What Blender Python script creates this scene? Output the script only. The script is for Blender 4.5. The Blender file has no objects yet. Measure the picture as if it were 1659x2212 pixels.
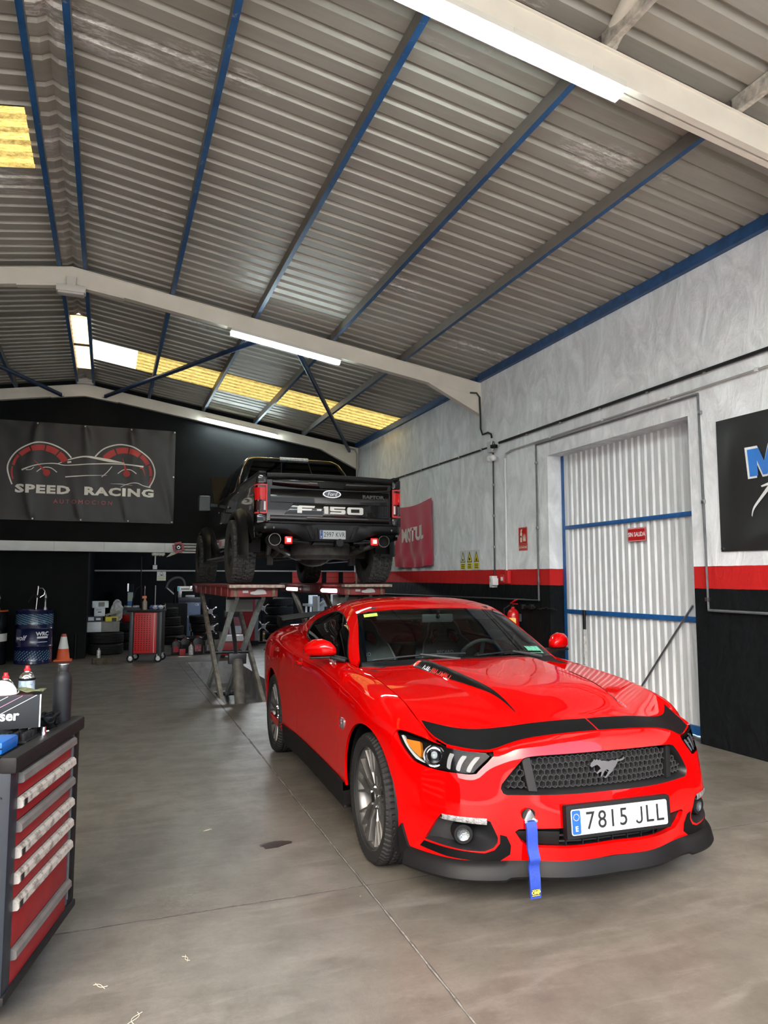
import bpy, bmesh, math, random
import numpy as np
from mathutils import Vector, Matrix, Quaternion
from mathutils.geometry import delaunay_2d_cdt
random.seed(7)
R = math.radians
scene = bpy.context.scene
COL = scene.collection

# ---------------------------------------------------------------- camera
cam_d = bpy.data.cameras.new('camera'); cam = bpy.data.objects.new('camera', cam_d); COL.objects.link(cam)
cam_d.sensor_fit = 'VERTICAL'; cam_d.sensor_height = 36.0
cam_d.lens = 1567.0 / 2212.0 * 36.0
cam_d.clip_start = 0.05; cam_d.clip_end = 300
cam.location = (0, 0, 1.51)
cam.rotation_euler = (R(90) + math.atan((1255 - 1106) / 1567.0), 0, -R(20.75))
scene.camera = cam

# ---------------------------------------------------------------- world, sun, exposure
W = bpy.data.worlds.new('sky'); scene.world = W; W.use_nodes = True
wn = W.node_tree; wn.nodes.clear()
sky = wn.nodes.new('ShaderNodeTexSky'); sky.sky_type = 'NISHITA'; sky.sun_disc = False
sky.sun_elevation = R(42); sky.sun_rotation = R(215); sky.air_density = 1.0; sky.dust_density = 2.5; sky.ozone_density = 1.0
bgn = wn.nodes.new('ShaderNodeBackground'); bgn.inputs['Strength'].default_value = 0.50
won = wn.nodes.new('ShaderNodeOutputWorld')
wmx = wn.nodes.new('ShaderNodeMix'); wmx.data_type = 'RGBA'; wmx.blend_type = 'MULTIPLY'; wmx.inputs[0].default_value = 1.0
wmx.inputs[7].default_value = (1.0, .985, .925, 1)                 # hazy, slightly warm sky
wn.links.new(sky.outputs[0], wmx.inputs[6]); wn.links.new(wmx.outputs[2], bgn.inputs[0]); wn.links.new(bgn.outputs[0], won.inputs[0])
sun_d = bpy.data.lights.new('sun', 'SUN'); sun_d.energy = 4.5; sun_d.angle = R(0.6); sun_d.color = (1, .95, .86)
sun = bpy.data.objects.new('sun', sun_d); COL.objects.link(sun)
sun.rotation_euler = (R(-12), R(-40), 0)      # high, from the left, a little beyond the gable
port_d = bpy.data.lights.new('door_portal', 'AREA'); port_d.shape = 'RECTANGLE'; port_d.size = 11.4; port_d.size_y = 4.4
port_d.cycles.is_portal = True
port = bpy.data.objects.new('door_portal', port_d); COL.objects.link(port)
port.location = (-.5, -1.95, 2.2); port.rotation_euler = (R(90), 0, 0)
vs = scene.view_settings
vs.view_transform = 'Standard'; vs.look = 'None'; vs.gamma = 1.0; vs.use_curve_mapping = False
vs.exposure = 2.12

# ---------------------------------------------------------------- materials
_M = {}
def lin(c):
    return tuple(((x / 12.92) if x <= .04045 else ((x + .055) / 1.055) ** 2.4) for x in c)
def hexc(h):
    h = h.lstrip('#'); return lin(tuple(int(h[i:i + 2], 16) / 255 for i in (0, 2, 4)))
class NT:
    def __init__(s, name):
        s.m = bpy.data.materials.new(name); s.m.use_nodes = True; s.t = s.m.node_tree
        s.n = s.t.nodes; s.b = s.n['Principled BSDF']; s.out = s.n['Material Output']
        s._c = None
    def new(s, ty, **kw):
        x = s.n.new('ShaderNode' + ty)
        for k, v in kw.items(): setattr(x, k, v)
        return x
    def link(s, a, b): s.t.links.new(a, b)
    def co(s, kind='Object'):
        if s._c is None: s._c = s.new('TexCoord')
        return s._c.outputs[kind]
    def noise(s, scale, detail=3, rough=.5, vec=None, stretch=None, dist=0):
        v = vec if vec is not None else s.co()
        if stretch is not None:
            mp = s.new('Mapping'); mp.inputs['Scale'].default_value = stretch; s.link(v, mp.inputs[0]); v = mp.outputs[0]
        t = s.new('TexNoise'); t.inputs['Scale'].default_value = scale; t.inputs['Detail'].default_value = detail
        t.inputs['Roughness'].default_value = rough; t.inputs['Distortion'].default_value = dist
        s.link(v, t.inputs['Vector']); return t.outputs['Fac']
    def ramp(s, fac, stops):
        r = s.new('ValToRGB'); e = r.color_ramp.elements
        while len(e) < len(stops): e.new(.5)
        for i, (p, c) in enumerate(stops):
            e[i].position = p; e[i].color = (c if len(c) == 4 else (*c, 1)) if isinstance(c, tuple) else (c, c, c, 1)
        s.link(fac, r.inputs[0]); return r.outputs[0]
    def mix(s, fac, a, b):
        x = s.new('Mix', data_type='RGBA'); 
        for sock, v in ((x.inputs[0], fac), (x.inputs[6], a), (x.inputs[7], b)):
            if isinstance(v, (int, float)): sock.default_value = v
            elif isinstance(v, tuple): sock.default_value = (*v[:3], 1)
            else: s.link(v, sock)
        return x.outputs[2]
    def math(s, op, a, b=None, c=None):
        x = s.new('Math', operation=op)
        for i, v in enumerate((a, b, c)):
            if v is None: continue
            if isinstance(v, (int, float)): x.inputs[i].default_value = v
            else: s.link(v, x.inputs[i])
        return x.outputs[0]
    def xyz(s, vec=None):
        x = s.new('SeparateXYZ'); s.link(vec if vec is not None else s.co(), x.inputs[0]); return x.outputs
    def bump(s, h, strength=.3, dist=.01):
        b = s.new('Bump'); b.inputs['Strength'].default_value = strength; b.inputs['Distance'].default_value = dist
        s.link(h, b.inputs['Height']); s.link(b.outputs[0], s.b.inputs['Normal'])
    def set(s, **kw):
        names = dict(col='Base Color', rough='Roughness', metal='Metallic', spec='Specular IOR Level', coat='Coat Weight', coatr='Coat Roughness',
                     emis='Emission Color', estr='Emission Strength', trans='Transmission Weight', ior='IOR', alpha='Alpha', sheen='Sheen Weight', aniso='Anisotropic')
        for k, v in kw.items():
            sock = s.b.inputs[names[k]]
            if isinstance(v, (int, float)): sock.default_value = v
            elif isinstance(v, tuple): sock.default_value = (*v[:3], 1)
            else: s.link(v, sock)
        return s
def mat(name, col, rough=.5, metal=0., var=0., vscale=8., bump=0., bscale=60., coat=0., spec=.5, emis=None, estr=0., rvar=0.):
    """a plain procedural material: colour with optional noise variation and fine relief"""
    if name in _M: return _M[name]
    if isinstance(col, str): col = hexc(col)
    t = NT(name); t.set(rough=rough, metal=metal, spec=spec)
    if coat: t.set(coat=coat, coatr=.03)
    if var:
        f = t.noise(vscale, 4, .6)
        t.set(col=t.mix(t.ramp(f, [(.3, 0.), (.7, 1.)]), tuple(c * (1 - var) for c in col), tuple(min(1, c * (1 + var)) for c in col)))
    else: t.set(col=tuple(col))
    if rvar:
        f = t.noise(vscale * 1.7, 4, .6); t.set(rough=t.math('MULTIPLY_ADD', f, rvar * 2, rough - rvar))
    if bump: t.bump(t.noise(bscale, 3, .6), bump, .004)
    if emis is not None: t.set(emis=tuple(emis), estr=estr)
    _M[name] = t.m; return t.m
def reg(t): _M[t.m.name] = t.m; return t.m

# ---------------------------------------------------------------- geometry helpers
def tag(o, label=None, cat=None, group=None, kind=None):
    if label: o['label'] = label
    if cat: o['category'] = cat
    if group: o['group'] = group
    if kind: o['kind'] = kind
    return o
def empty(name, loc=(0, 0, 0), rz=0., label=None, cat=None, group=None, kind=None):
    o = bpy.data.objects.new(name, None); COL.objects.link(o); o.empty_display_size = .1
    o.location = loc; o.rotation_euler = (0, 0, rz)
    return tag(o, label, cat, group, kind)
def link(name, me, parent=None, loc=None, rot=None):
    o = bpy.data.objects.new(name, me); COL.objects.link(o)
    if parent is not None: o.parent = parent
    if loc is not None: o.location = loc
    if rot is not None: o.rotation_euler = rot
    return o
def copy_tree(o, parent=None):
    c = o.copy(); COL.objects.link(c)
    if parent is not None: c.parent = parent
    for ch in list(o.children): copy_tree(ch, c)
    return c
class MB:
    """collects pieces of one part and links them as ONE mesh object"""
    def __init__(s): s.v = []; s.f = []; s.mi = []; s.cm = 0; s.mats = []
    def mat(s, m):
        if m not in s.mats: s.mats.append(m)
        s.cm = s.mats.index(m); return s
    def add(s, vs, fs):
        n = len(s.v); s.v += [tuple(map(float, p)) for p in vs]; s.f += [tuple(i + n for i in f) for f in fs]; s.mi += [s.cm] * len(fs); return s
    def box(s, c, d, rot=None, taper=1.0):
        c = Vector(c); hx, hy, hz = d[0] / 2, d[1] / 2, d[2] / 2; q = rot if rot is not None else Matrix.Identity(3)
        vs = []
        for z in (-1, 1):
            k = taper if z > 0 else 1
            for x, y in ((-1, -1), (1, -1), (1, 1), (-1, 1)): vs.append(c + q @ Vector((x * hx * k, y * hy * k, z * hz)))
        return s.add(vs, [(3, 2, 1, 0), (4, 5, 6, 7), (0, 1, 5, 4), (1, 2, 6, 5), (2, 3, 7, 6), (3, 0, 4, 7)])
    def box2(s, lo, hi):
        return s.box([(a + b) / 2 for a, b in zip(lo, hi)], [abs(b - a) for a, b in zip(lo, hi)])
    def bar(s, p0, p1, w, h, up=(0, 0, 1)):
        """rectangular bar from p0 to p1: width w (sideways), height h (along up)"""
        p0, p1 = Vector(p0), Vector(p1); d = (p1 - p0); L = d.length; d.normalize(); up = Vector(up)
        x = d.cross(up)
        if x.length < 1e-4: x = d.cross(Vector((1, 0, 0)))
        x.normalize(); z = x.cross(d).normalized()
        q = Matrix((x, d, z)).transposed()
        return s.box((p0 + p1) / 2, (w, L, h), q)
    def cyl(s, p0, p1, r0, r1=None, n=16, caps=True):
        r1 = r0 if r1 is None else r1
        p0, p1 = Vector(p0), Vector(p1); d = (p1 - p0).normalized()
        a = d.orthogonal().normalized(); b = d.cross(a)
        vs = []
        for p, r in ((p0, r0), (p1, r1)):
            for i in range(n):
                t = 2 * math.pi * i / n; vs.append(p + (a * math.cos(t) + b * math.sin(t)) * r)
        fs = [(i, (i + 1) % n, n + (i + 1) % n, n + i) for i in range(n)]
        if caps: fs += [tuple(range(n - 1, -1, -1)), tuple(range(n, 2 * n))]
        return s.add(vs, fs)
    def tube(s, path, r, n=8, closed=False, caps=True):
        path = [Vector(p) for p in path]; m = len(path)
        rr = r if isinstance(r, (list, tuple)) else [r] * m
        vs = []; fs = []; a = None
        for i, p in enumerate(path):
            if closed: d = path[(i + 1) % m] - path[i - 1]
            else: d = path[min(i + 1, m - 1)] - path[max(i - 1, 0)]
            if d.length < 1e-9: d = Vector((0, 0, 1))
            d.normalize()
            if a is None: a = d.orthogonal().normalized()
            else:
                a = a - d * a.dot(d); a = a.normalized() if a.length > 1e-6 else d.orthogonal().normalized()
            b = d.cross(a)
            for k in range(n):
                t = 2 * math.pi * k / n; vs.append(p + (a * math.cos(t) + b * math.sin(t)) * rr[i])
        for i in range(m if closed else m - 1):
            j = (i + 1) % m
            for k in range(n): fs.append((i * n + k, i * n + (k + 1) % n, j * n + (k + 1) % n, j * n + k))
        if caps and not closed: fs += [tuple(range(n - 1, -1, -1)), tuple(range((m - 1) * n, m * n))]
        return s.add(vs, fs)
    def lathe(s, prof, n=24, o=(0, 0, 0), axis="Z", closed=False, caps=False):
        """prof: (r, h) pairs; revolve about axis through o"""
        vs = []; fs = []; o = Vector(o); m = len(prof)
        for r, h in prof:
            for i in range(n):
                t = 2 * math.pi * i / n; x, y = r * math.cos(t), r * math.sin(t)
                vs.append(o + (Vector((x, y, h)) if axis == 'Z' else Vector((h, x, y)) if axis == 'X' else Vector((y, h, x))))
        for j in range(m if closed else m - 1):
            k = (j + 1) % m
            for i in range(n): fs.append((j * n + i, j * n + (i + 1) % n, k * n + (i + 1) % n, k * n + i))
        if caps and not closed:
            if prof[0][0] > 1e-5: fs.append(tuple(range(n - 1, -1, -1)))
            if prof[-1][0] > 1e-5: fs.append(tuple(range((m - 1) * n, m * n)))
        return s.add(vs, fs)
    def sphere(s, c, r, n=14, m=9, sc=(1, 1, 1)):
        prof = [(max(1e-6, math.sin(math.pi * i / m)), -math.cos(math.pi * i / m)) for i in range(m + 1)]
        k = len(s.v); s.lathe(prof, n); c = Vector(c)
        for i in range(k, len(s.v)):
            p = s.v[i]; s.v[i] = tuple(c + Vector((p[0] * sc[0], p[1] * sc[1], p[2] * sc[2])) * r)
        return s
    def prism(s, poly, h0, h1, fr=None):
        """2D polygon extruded from h0 to h1; fr(u, v, h) -> point (default: u,v,h as x,y,z)"""
        fr = fr or (lambda u, v, h: (u, v, h)); n = len(poly)
        vs = [fr(u, v, h0) for u, v in poly] + [fr(u, v, h1) for u, v in poly]
        fs = [tuple(range(n - 1, -1, -1)), tuple(range(n, 2 * n))] + [(i, (i + 1) % n, n + (i + 1) % n, n + i) for i in range(n)]
        return s.add(vs, fs)
    def grid(s, pts):
        r, c = len(pts), len(pts[0])
        return s.add([p for row in pts for p in row], [(i * c + j, i * c + j + 1, (i + 1) * c + j + 1, (i + 1) * c + j) for i in range(r - 1) for j in range(c - 1)])
    def xf(s, M, k0=0):
        for i in range(k0, len(s.v)): s.v[i] = tuple(M @ Vector(s.v[i]))
        return s
    def mesh(s, name, m=None, bevel=0., seg=2, smooth=35, fixn=True):
        me = bpy.data.meshes.new(name); me.from_pydata(s.v, [], s.f)
        ms = s.mats if s.mats else [m]
        for x in ms: me.materials.append(x)
        if s.mats: me.polygons.foreach_set('material_index', s.mi)
        if bevel or fixn:
            bm = bmesh.new(); bm.from_mesh(me)
            if fixn: bmesh.ops.recalc_face_normals(bm, faces=bm.faces)
            if bevel:
                es = [e for e in bm.edges if len(e.link_faces) == 2 and e.calc_face_angle(0) > R(28)]
                if es: bmesh.ops.bevel(bm, geom=es, offset=bevel, segments=seg, profile=.6, affect='EDGES', clamp_overlap=True)
            bm.to_mesh(me); bm.free()
        if smooth:
            me.shade_smooth(); me.set_sharp_from_angle(angle=R(smooth))
        me.update(); return me
    def obj(s, name, m=None, parent=None, bevel=0., seg=2, smooth=35, loc=None, rot=None, fixn=True):
        return link(name, s.mesh(name, m, bevel, seg, smooth, fixn), parent, loc, rot)
def text_mesh(txt, size, extrude=.001, bold=0., shear=0., spacing=1., align='CENTER', valign='CENTER', sx=1.0, res=3):
    """lettering as a mesh in its own XY plane"""
    cu = bpy.data.curves.new('lettering', 'FONT'); cu.body = txt; cu.size = size; cu.extrude = extrude; cu.offset = bold
    cu.shear = shear; cu.space_character = spacing; cu.align_x = align; cu.align_y = valign; cu.resolution_u = res
    ob = bpy.data.objects.new('lettering', cu); COL.objects.link(ob)
    dg = bpy.context.evaluated_depsgraph_get()
    me = bpy.data.meshes.new_from_object(ob.evaluated_get(dg))
    bpy.data.objects.remove(ob); bpy.data.curves.remove(cu)
    if sx != 1.0:
        for v in me.vertices: v.co.x *= sx
    return me
def text(name, txt, size, m, parent, loc, right, upv, warp=None, **kw):
    """lettering laid on a surface: right = reading direction, upv = up direction"""
    me = text_mesh(txt, size, **kw); me.materials.clear(); me.materials.append(m)
    x = Vector(right).normalized(); y = Vector(upv); y = (y - x * y.dot(x)).normalized(); z = x.cross(y); o = Vector(loc)
    for v in me.vertices:
        p = o + x * v.co.x + y * v.co.y + z * v.co.z
        v.co = warp(p, v.co) if warp else p
    me.update(); return link(name, me, parent)
def sheet(name, pts, thick, m, parent=None, smooth=60):
    """a thin double-sided sheet from a grid of points with real thickness"""
    P = np.array(pts, float); r, c = P.shape[:2]
    du = np.gradient(P, axis=0); dv = np.gradient(P, axis=1); n = np.cross(du, dv); n /= np.linalg.norm(n, axis=2, keepdims=True) + 1e-12
    A = P + n * thick / 2; B = P - n * thick / 2
    b = MB(); b.grid(A.tolist()); k = len(b.v); b.grid(B.tolist())
    per = [(0, j) for j in range(c)] + [(i, c - 1) for i in range(1, r)] + [(r - 1, j) for j in range(c - 2, -1, -1)] + [(i, 0) for i in range(r - 2, 0, -1)]
    ids = [i * c + j for i, j in per]; L = len(ids)
    b.f += [(ids[q], ids[(q + 1) % L], k + ids[(q + 1) % L], k + ids[q]) for q in range(L)]; b.mi += [0] * L
    return b.obj(name, m, parent, smooth=smooth)
def smoothstep(a, b, x):
    t = np.clip((x - a) / (b - a), 0, 1); return t * t * (3 - 2 * t)

# common materials
M_black = mat('black_plastic', (.0042, .0042, .0046), .5, spec=.25)
M_gloss = mat('gloss_black', (.006, .006, .007), .12, coat=.6)
M_chrome = mat('chrome', (.82, .83, .85), .12, 1.)
M_steel = mat('steel', (.42, .42, .43), .38, 1., var=.15)
M_white = mat('white_paint', (.72, .72, .70), .5)
M_rubber = mat('rubber', (.012, .012, .0125), .75, var=.25, vscale=14)
# ================================================================ THE SHELL
XR, YB, YF, XL = 5.22, 15.55, -1.9, -6.32
RX = -.55
def roofz(x): return 5.56 - .1615 * abs(x - RX)
# --- floor: worn power-floated concrete, pit for the lift left open
def m_floor():
    t = NT('concrete_floor'); co = t.co()
    big = t.noise(.55, 5, .62); mid = t.noise(3.2, 6, .68); fine = t.noise(38, 4, .7); spk = t.noise(160, 2, .6)
    streak = t.noise(5., 5, .65, stretch=(.35, 1.6, 1), dist=.6)
    c = t.mix(t.ramp(big, [(.3, 0.), (.7, 1.)]), (.092, .083, .068), (.158, .145, .124))
    c = t.mix(t.math('MULTIPLY', t.ramp(mid, [(.42, 0.), (.68, 1.)]), .72), c, (.062, .053, .044))
    c = t.mix(t.math('MULTIPLY', t.ramp(streak, [(.5, 0.), (.70, 1.)]), .52), c, (.195, .18, .158))
    c = t.mix(t.math('MULTIPLY', t.ramp(fine, [(.35, 0.), (.75, 1.)]), .42), c, (.065, .058, .050))
    c = t.mix(t.ramp(spk, [(.70, 0.), (.74, .35)]), c, (.42, .39, .35))
    t.set(col=c, rough=t.math('MULTIPLY_ADD', mid, .34, .22), spec=.45)
    t.bump(t.math('MULTIPLY_ADD', fine, .5, t.math('MULTIPLY', spk, .25)), .25, .005)
    return reg(t)
MF = m_floor()
PX0, PX1, PY0, PY1 = 1.40, 2.32, 9.2, 14.15       # left lift pit
QX0, QX1 = 3.05, 3.97                            # right lift pit
def floor():
    b = MB()
    xs = [XL - .3, PX0, PX1, QX0, QX1, XR + .32]; ys = [YF, PY0, PY1, YB + .1]
    for i in range(5):
        for j in range(3):
            if j == 1 and i in (1, 3): continue
            b.add([(xs[i], ys[j], 0), (xs[i + 1], ys[j], 0), (xs[i + 1], ys[j + 1], 0), (xs[i], ys[j + 1], 0)], [(0, 1, 2, 3)])
    b.add([(-.4, YB + .1, 0), (8.2, YB + .1, 0), (8.2, 22.2, 0), (-.4, 22.2, 0)], [(0, 1, 2, 3)])
    o = b.obj('floor', MF, smooth=0, fixn=False); return tag(o, 'worn brown-grey concrete workshop floor', 'floor', kind='structure')
FLOOR = floor()
M_pit = mat('pit_concrete', (.30, .30, .30), .8, var=.35, vscale=3, bump=.3)
def pit(x0, x1):
    b = MB(); d = -.42
    b.add([(x0, PY0, 0), (x1, PY0, 0), (x1, PY1, 0), (x0, PY1, 0), (x0, PY0, d), (x1, PY0, d), (x1, PY1, d), (x0, PY1, d)],
          [(0, 1, 5, 4), (1, 2, 6, 5), (2, 3, 7, 6), (3, 0, 4, 7), (4, 5, 6, 7)])
    return b.obj('pit_lining', M_pit, FLOOR, smooth=0, fixn=False)
pit(PX0, PX1); pit(QX0, QX1)
# saw-cut joints: thin grooves filled with grey dust
M_joint = mat('joint_dust', (.15, .14, .125), .95, var=.6, vscale=30); M_jdark = mat('joint_dark', (.045, .04, .035), .95)
def joint(p0, p1, w=.007):
    d = Vector((p1[0] - p0[0], p1[1] - p0[1], 0)); n = int(d.length / .06) + 1; nn = Vector((-d.y, d.x, 0)).normalized()
    b = MB()
    for m, ww, z in ((M_jdark, w, .0012), (M_joint, w * .45, .0020)):
        b.mat(m); L = []
        for i in range(n + 1):
            p = Vector((*p0, 0)) + d * (i / n) + nn * random.gauss(0, .0011)
            k = ww * (1 + random.uniform(-.35, .35)); L.append([p + nn * k + Vector((0, 0, z)), p - nn * k + Vector((0, 0, z))])
        b.grid(L)
    return b.obj('floor_joint', None, FLOOR, smooth=0)
joint((1.16, -1.5), (1.43, 14.1)); joint((-6.0, 3.52), (5.2, 3.585), .005); joint((PX0 - .16, PY0), (PX0 - .13, PY1), .004)
joint((-6, 9.0), (1.3, 9.02), .003)
# outside apron behind the camera (lights the hall through the open front)
b = MB(); b.add([(-45, -60, -.02), (45, -60, -.02), (45, YF + .02, -.02), (-45, YF + .02, -.02)], [(0, 1, 2, 3)])
b.add([(XR + .32, YF + .02, -.02), (45, YF + .02, -.02), (45, 60, -.02), (XR + .32, 60, -.02)], [(0, 1, 2, 3)])
tag(b.obj('ground', mat('apron_concrete', (.36, .34, .31), .9, var=.15, vscale=1), smooth=0, fixn=False), 'pale concrete yard in front of the open workshop', 'ground', kind='structure')
# unseen unit across the yard, added to darken reflections in the car nose
b = MB(); b.box2((-40, -21, -.02), (40, -20, 8.2)); tag(b.obj('wall_glare_block', mat('facade_grey', (.20, .187, .17), .8, var=.2, vscale=.4), smooth=0), 'plain grey unit added across the yard to cut sky glare', 'building', kind='structure')
# --- painted, brush-textured plaster walls
def m_wall(name, axis_y=True, base=(.80, .83, .85), black=(.0050, .0058, .0066)):
    t = NT(name); x, y, z = t.xyz()
    wob = t.math('MULTIPLY', t.math('SUBTRACT', t.noise(7, 3, .6), .5), .012)
    zz = t.math('ADD', z, wob)
    zz = t.math('SUBTRACT', zz, t.math('MULTIPLY', t.math('SUBTRACT', y, 5.4), .0062)) if axis_y else zz
    br = t.noise(2.2, 6, .62, stretch=(1.6, 1.6, .75), dist=1.6); br2 = t.noise(9, 5, .6, stretch=(1, 1, .55), dist=2.2)
    up = t.mix(t.ramp(br, [(.35, 0.), (.68, 1.)]), tuple(c * .80 for c in base), tuple(c * 1.10 for c in base))
    up = t.mix(t.math('MULTIPLY', t.ramp(br2, [(.6, 0.), (.72, 1.)]), .5), up, (.88, .89, .90))
    red = t.mix(br, (.42, .012, .012), (.52, .022, .020))
    bl = t.mix(t.ramp(br2, [(.35, 0.), (.75, 1.)]), tuple(c * .8 for c in black), tuple(c * 1.8 for c in black))
    c = t.mix(t.math('GREATER_THAN', zz, 1.440), bl, red); c = t.mix(t.math('GREATER_THAN', zz, 1.648), c, up)
    t.set(col=c, rough=.65, spec=.10)
    t.bump(t.math('ADD', t.math('MULTIPLY', br, 1.2), t.math('MULTIPLY', br2, .55)), .55, .022)
    return reg(t)
MW = m_wall('painted_plaster')
DY0, DY1, DZ = 5.44, 7.866, 3.11
def wall_right():
    b = MB(); H = 4.75; T = .34; x = XR; xo = XR + T
    def q(y0, y1, z0, z1, xx=x): b.add([(xx, y0, z0), (xx, y1, z0), (xx, y1, z1), (xx, y0, z1)], [(0, 1, 2, 3)])
    q(YF, DY0, 0, H); q(DY0, DY1, DZ, H); q(DY1, 9.61, 0, H)
    q(9.61, YB + .2, 0, H, x + .022)
    b.add([(x, 9.61, 0), (x + .022, 9.61, 0), (x + .022, 9.61, H), (x, 9.61, H)], [(0, 1, 2, 3)])
    # reveals of the doorway
    b.add([(x, DY0, 0), (xo, DY0, 0), (xo, DY0, DZ), (x, DY0, DZ)], [(0, 1, 2, 3)])
    b.add([(x, DY1, 0), (xo, DY1, 0), (xo, DY1, DZ), (x, DY1, DZ)], [(0, 1, 2, 3)])
    b.add([(x, DY0, DZ), (x, DY1, DZ), (xo, DY1, DZ), (xo, DY0, DZ)], [(0, 1, 2, 3)])
    q(YF, DY0, 0, H, xo); q(DY0, DY1, DZ, H, xo); q(DY1, YB + .2, 0, H, xo)
    b.add([(x, YF, 0), (xo, YF, 0), (xo, YF, H), (x, YF, H)], [(0, 1, 2, 3)])
    return tag(b.obj('wall_right', MW, smooth=0, fixn=False), 'grey plaster side wall with red stripe above a black dado', 'wall', kind='structure')
wall_right()
MBk = mat('black_wall_paint', (.0042, .0048, .0052), .7, var=.35, vscale=2.0, bump=.25, bscale=25, spec=.12)
MWL = MW
b = MB(); b.box2((XL - .2, YF, 0), (XL, YB + .2, 4.75))
tag(b.obj('wall_left', MWL, smooth=0), 'grey plaster wall with red stripe opposite the gate', 'wall', kind='structure')
def wall_back():
    b = MB(); z0 = 2.08
    poly = [(XL, z0), (XR + .03, z0), (XR + .03, roofz(XR)), (RX, roofz(RX)), (XL, roofz(XL))]
    b.prism(poly, YB, YB + .22, lambda u, v, h: (u, h, v))
    b.box2((XL, YB, 0), (-.37, YB + .40, z0))
    return tag(b.obj('wall_back', MBk, smooth=0), 'matt black gable wall behind the hanging car banner', 'wall', kind='structure')
wall_back()
# annexe behind the opening
MAn = mat('annexe_black', (.005, .0065, .008), .7, var=.4, vscale=2, bump=.2, spec=.1)
b = MB(); b.box2((-.6, 22.2, 0), (8.3, 22.4, 3.0)); tag(b.obj('wall_rear', MAn, smooth=0), 'black rear wall of the store behind the lift', 'wall', kind='structure')
b = MB(); b.box2((-.58, YB + .40, 0), (-.37, 22.25, 3.0)); tag(b.obj('wall_inner', MAn, smooth=0), 'black side wall of the dark store room', 'wall', kind='structure')
b = MB(); b.box2((8.1, YB + .2, 0), (8.3, 22.25, 3.0)); tag(b.obj('wall_far', MAn, smooth=0), 'black far side wall of the store room', 'wall', kind='structure')
an = empty('ceiling_annexe', (0, 0, 0), label='low dark corrugated ceiling of the rear store', cat='ceiling', kind='structure'); an.name = 'ceiling_store'
MAc = mat('store_ceiling_sheet', (.17, .165, .16), .6, var=.2)
for k, y in enumerate(np.arange(YB + .22, 22.2, 1.1)):
    bb = MB(); y1 = min(y + 1.08, 22.3); L = []
    n = int((y1 - y) / .27)
    for i in range(n * 4 + 1):
        yy = y + (y1 - y) * i / (n * 4); L.append([(-.58, yy, 2.72 + (.03 if i % 4 in (1, 2) else 0)), (8.3, yy, 2.72 + (.03 if i % 4 in (1, 2) else 0))])
    bb.grid(L); bb.obj('ceiling_sheet', MAc, an, smooth=0)
for x in (.35, 1.75, 3.3, 4.9, 6.4):
    MB().box2((x, YB + .22, 2.62), (x + .07, 22.2, 2.72)).obj('ceiling_joist', M_black, an)
# --- white steel lintel across the back
M_lint = mat('lintel_white', (.66, .69, .71), .45, var=.10, vscale=2.5, bump=.15, bscale=14)
lt = empty('steel_lintel', (0, YB - .15, 2.18), label='long white steel beam above the store opening', cat='beam')
bb = MB(); bb.box2((XL + .02, -.055, -.095), (1.25, .13, .095)); bb.obj('web', M_lint, lt, bevel=.006)
for z in (-.088, -.035, .03, .088): MB().box2((1.25, -.03, z - .012), (5.2, .13, z + .012)).obj('rail', M_lint, lt)
MB().box2((1.25, .05, -.09), (5.2, .13, .09)).obj('rail_back', mat('lintel_grey', (.30, .31, .32), .5), lt)
for x in (-1.0, -.1, 1.05): MB().box2((x, -.062, -.095), (x + .012, -.05, .095)).obj('joint_plate', mat('lintel_joint', (.52, .55, .57), .5), lt)
# --- roof sheets, each a trapezoidal steel sheet about a metre wide, with translucent ones between
def m_sheet():
    t = NT('roof_sheet_steel'); x, y, z = t.xyz()
    n1 = t.noise(1.1, 5, .6, stretch=(.25, 1.5, 1)); n2 = t.noise(6, 5, .7, stretch=(.12, 2.2, 1)); n3 = t.noise(26, 4, .75, stretch=(.3, 1.4, 1))
    c = t.mix(t.ramp(n1, [(.3, 0.), (.7, 1.)]), (.30, .287, .245), (.40, .384, .335))
    c = t.mix(t.math('MULTIPLY', t.ramp(n2, [(.45, 0.), (.7, 1.)]), .35), c, (.26, .235, .20))
    bald = t.math('MULTIPLY', t.ramp(t.noise(.85, 4, .6, stretch=(.45, 1.0, 1)), [(.60, 0.), (.66, 1.)]), t.ramp(n3, [(.48, 0.), (.55, 1.)]))
    c = t.mix(bald, c, (.60, .58, .55))
    t.set(col=c, rough=t.math('MULTIPLY_ADD', n1, .2, .36), metal=.12, spec=.4)
    t.bump(n3, .08, .004)
    return reg(t)
MSh = m_sheet()
def m_glow(name, c1, c2):
    t = NT(name); n = t.noise(22, 6, .85, stretch=(.5, 1.3, 1)); n2 = t.noise(2.5, 4, .6)
    col = t.mix(t.ramp(n, [(.38, 0.), (.62, 1.)]), c1, c2); col = t.mix(t.math('MULTIPLY', n2, .25), col, (.40, .30, .11))
    tr = t.new('BsdfTranslucent'); t.link(col, tr.inputs[0]); df = t.new('BsdfDiffuse'); t.link(col, df.inputs[0])
    mx = t.new('MixShader'); mx.inputs[0].default_value = .25; t.link(tr.outputs[0], mx.inputs[1]); t.link(df.outputs[0], mx.inputs[2])
    t.link(mx.outputs[0], t.out.inputs[0]); return reg(t)
M_sky = m_glow('yellowed_fibreglass', (.055, .026, .002), (.25, .17, .044)); M_sky2 = m_glow('clear_fibreglass', (.40, .37, .28), (.56, .53, .44))
CEIL = empty('ceiling', (0, 0, 0), label='corrugated steel pitched roof seen from below', cat='ceiling', kind='structure')
def prof(y0, y1):
    P = []; y = y0
    while y < y1 - .01:
        for dy, dz in ((0, 0), (.126, 0), (.129, .046), (.178, .046)): P.append((y + dy, dz))
        y += .2
    P.append((y1, 0)); P.append((y1 + .02, .002)); return P
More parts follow.
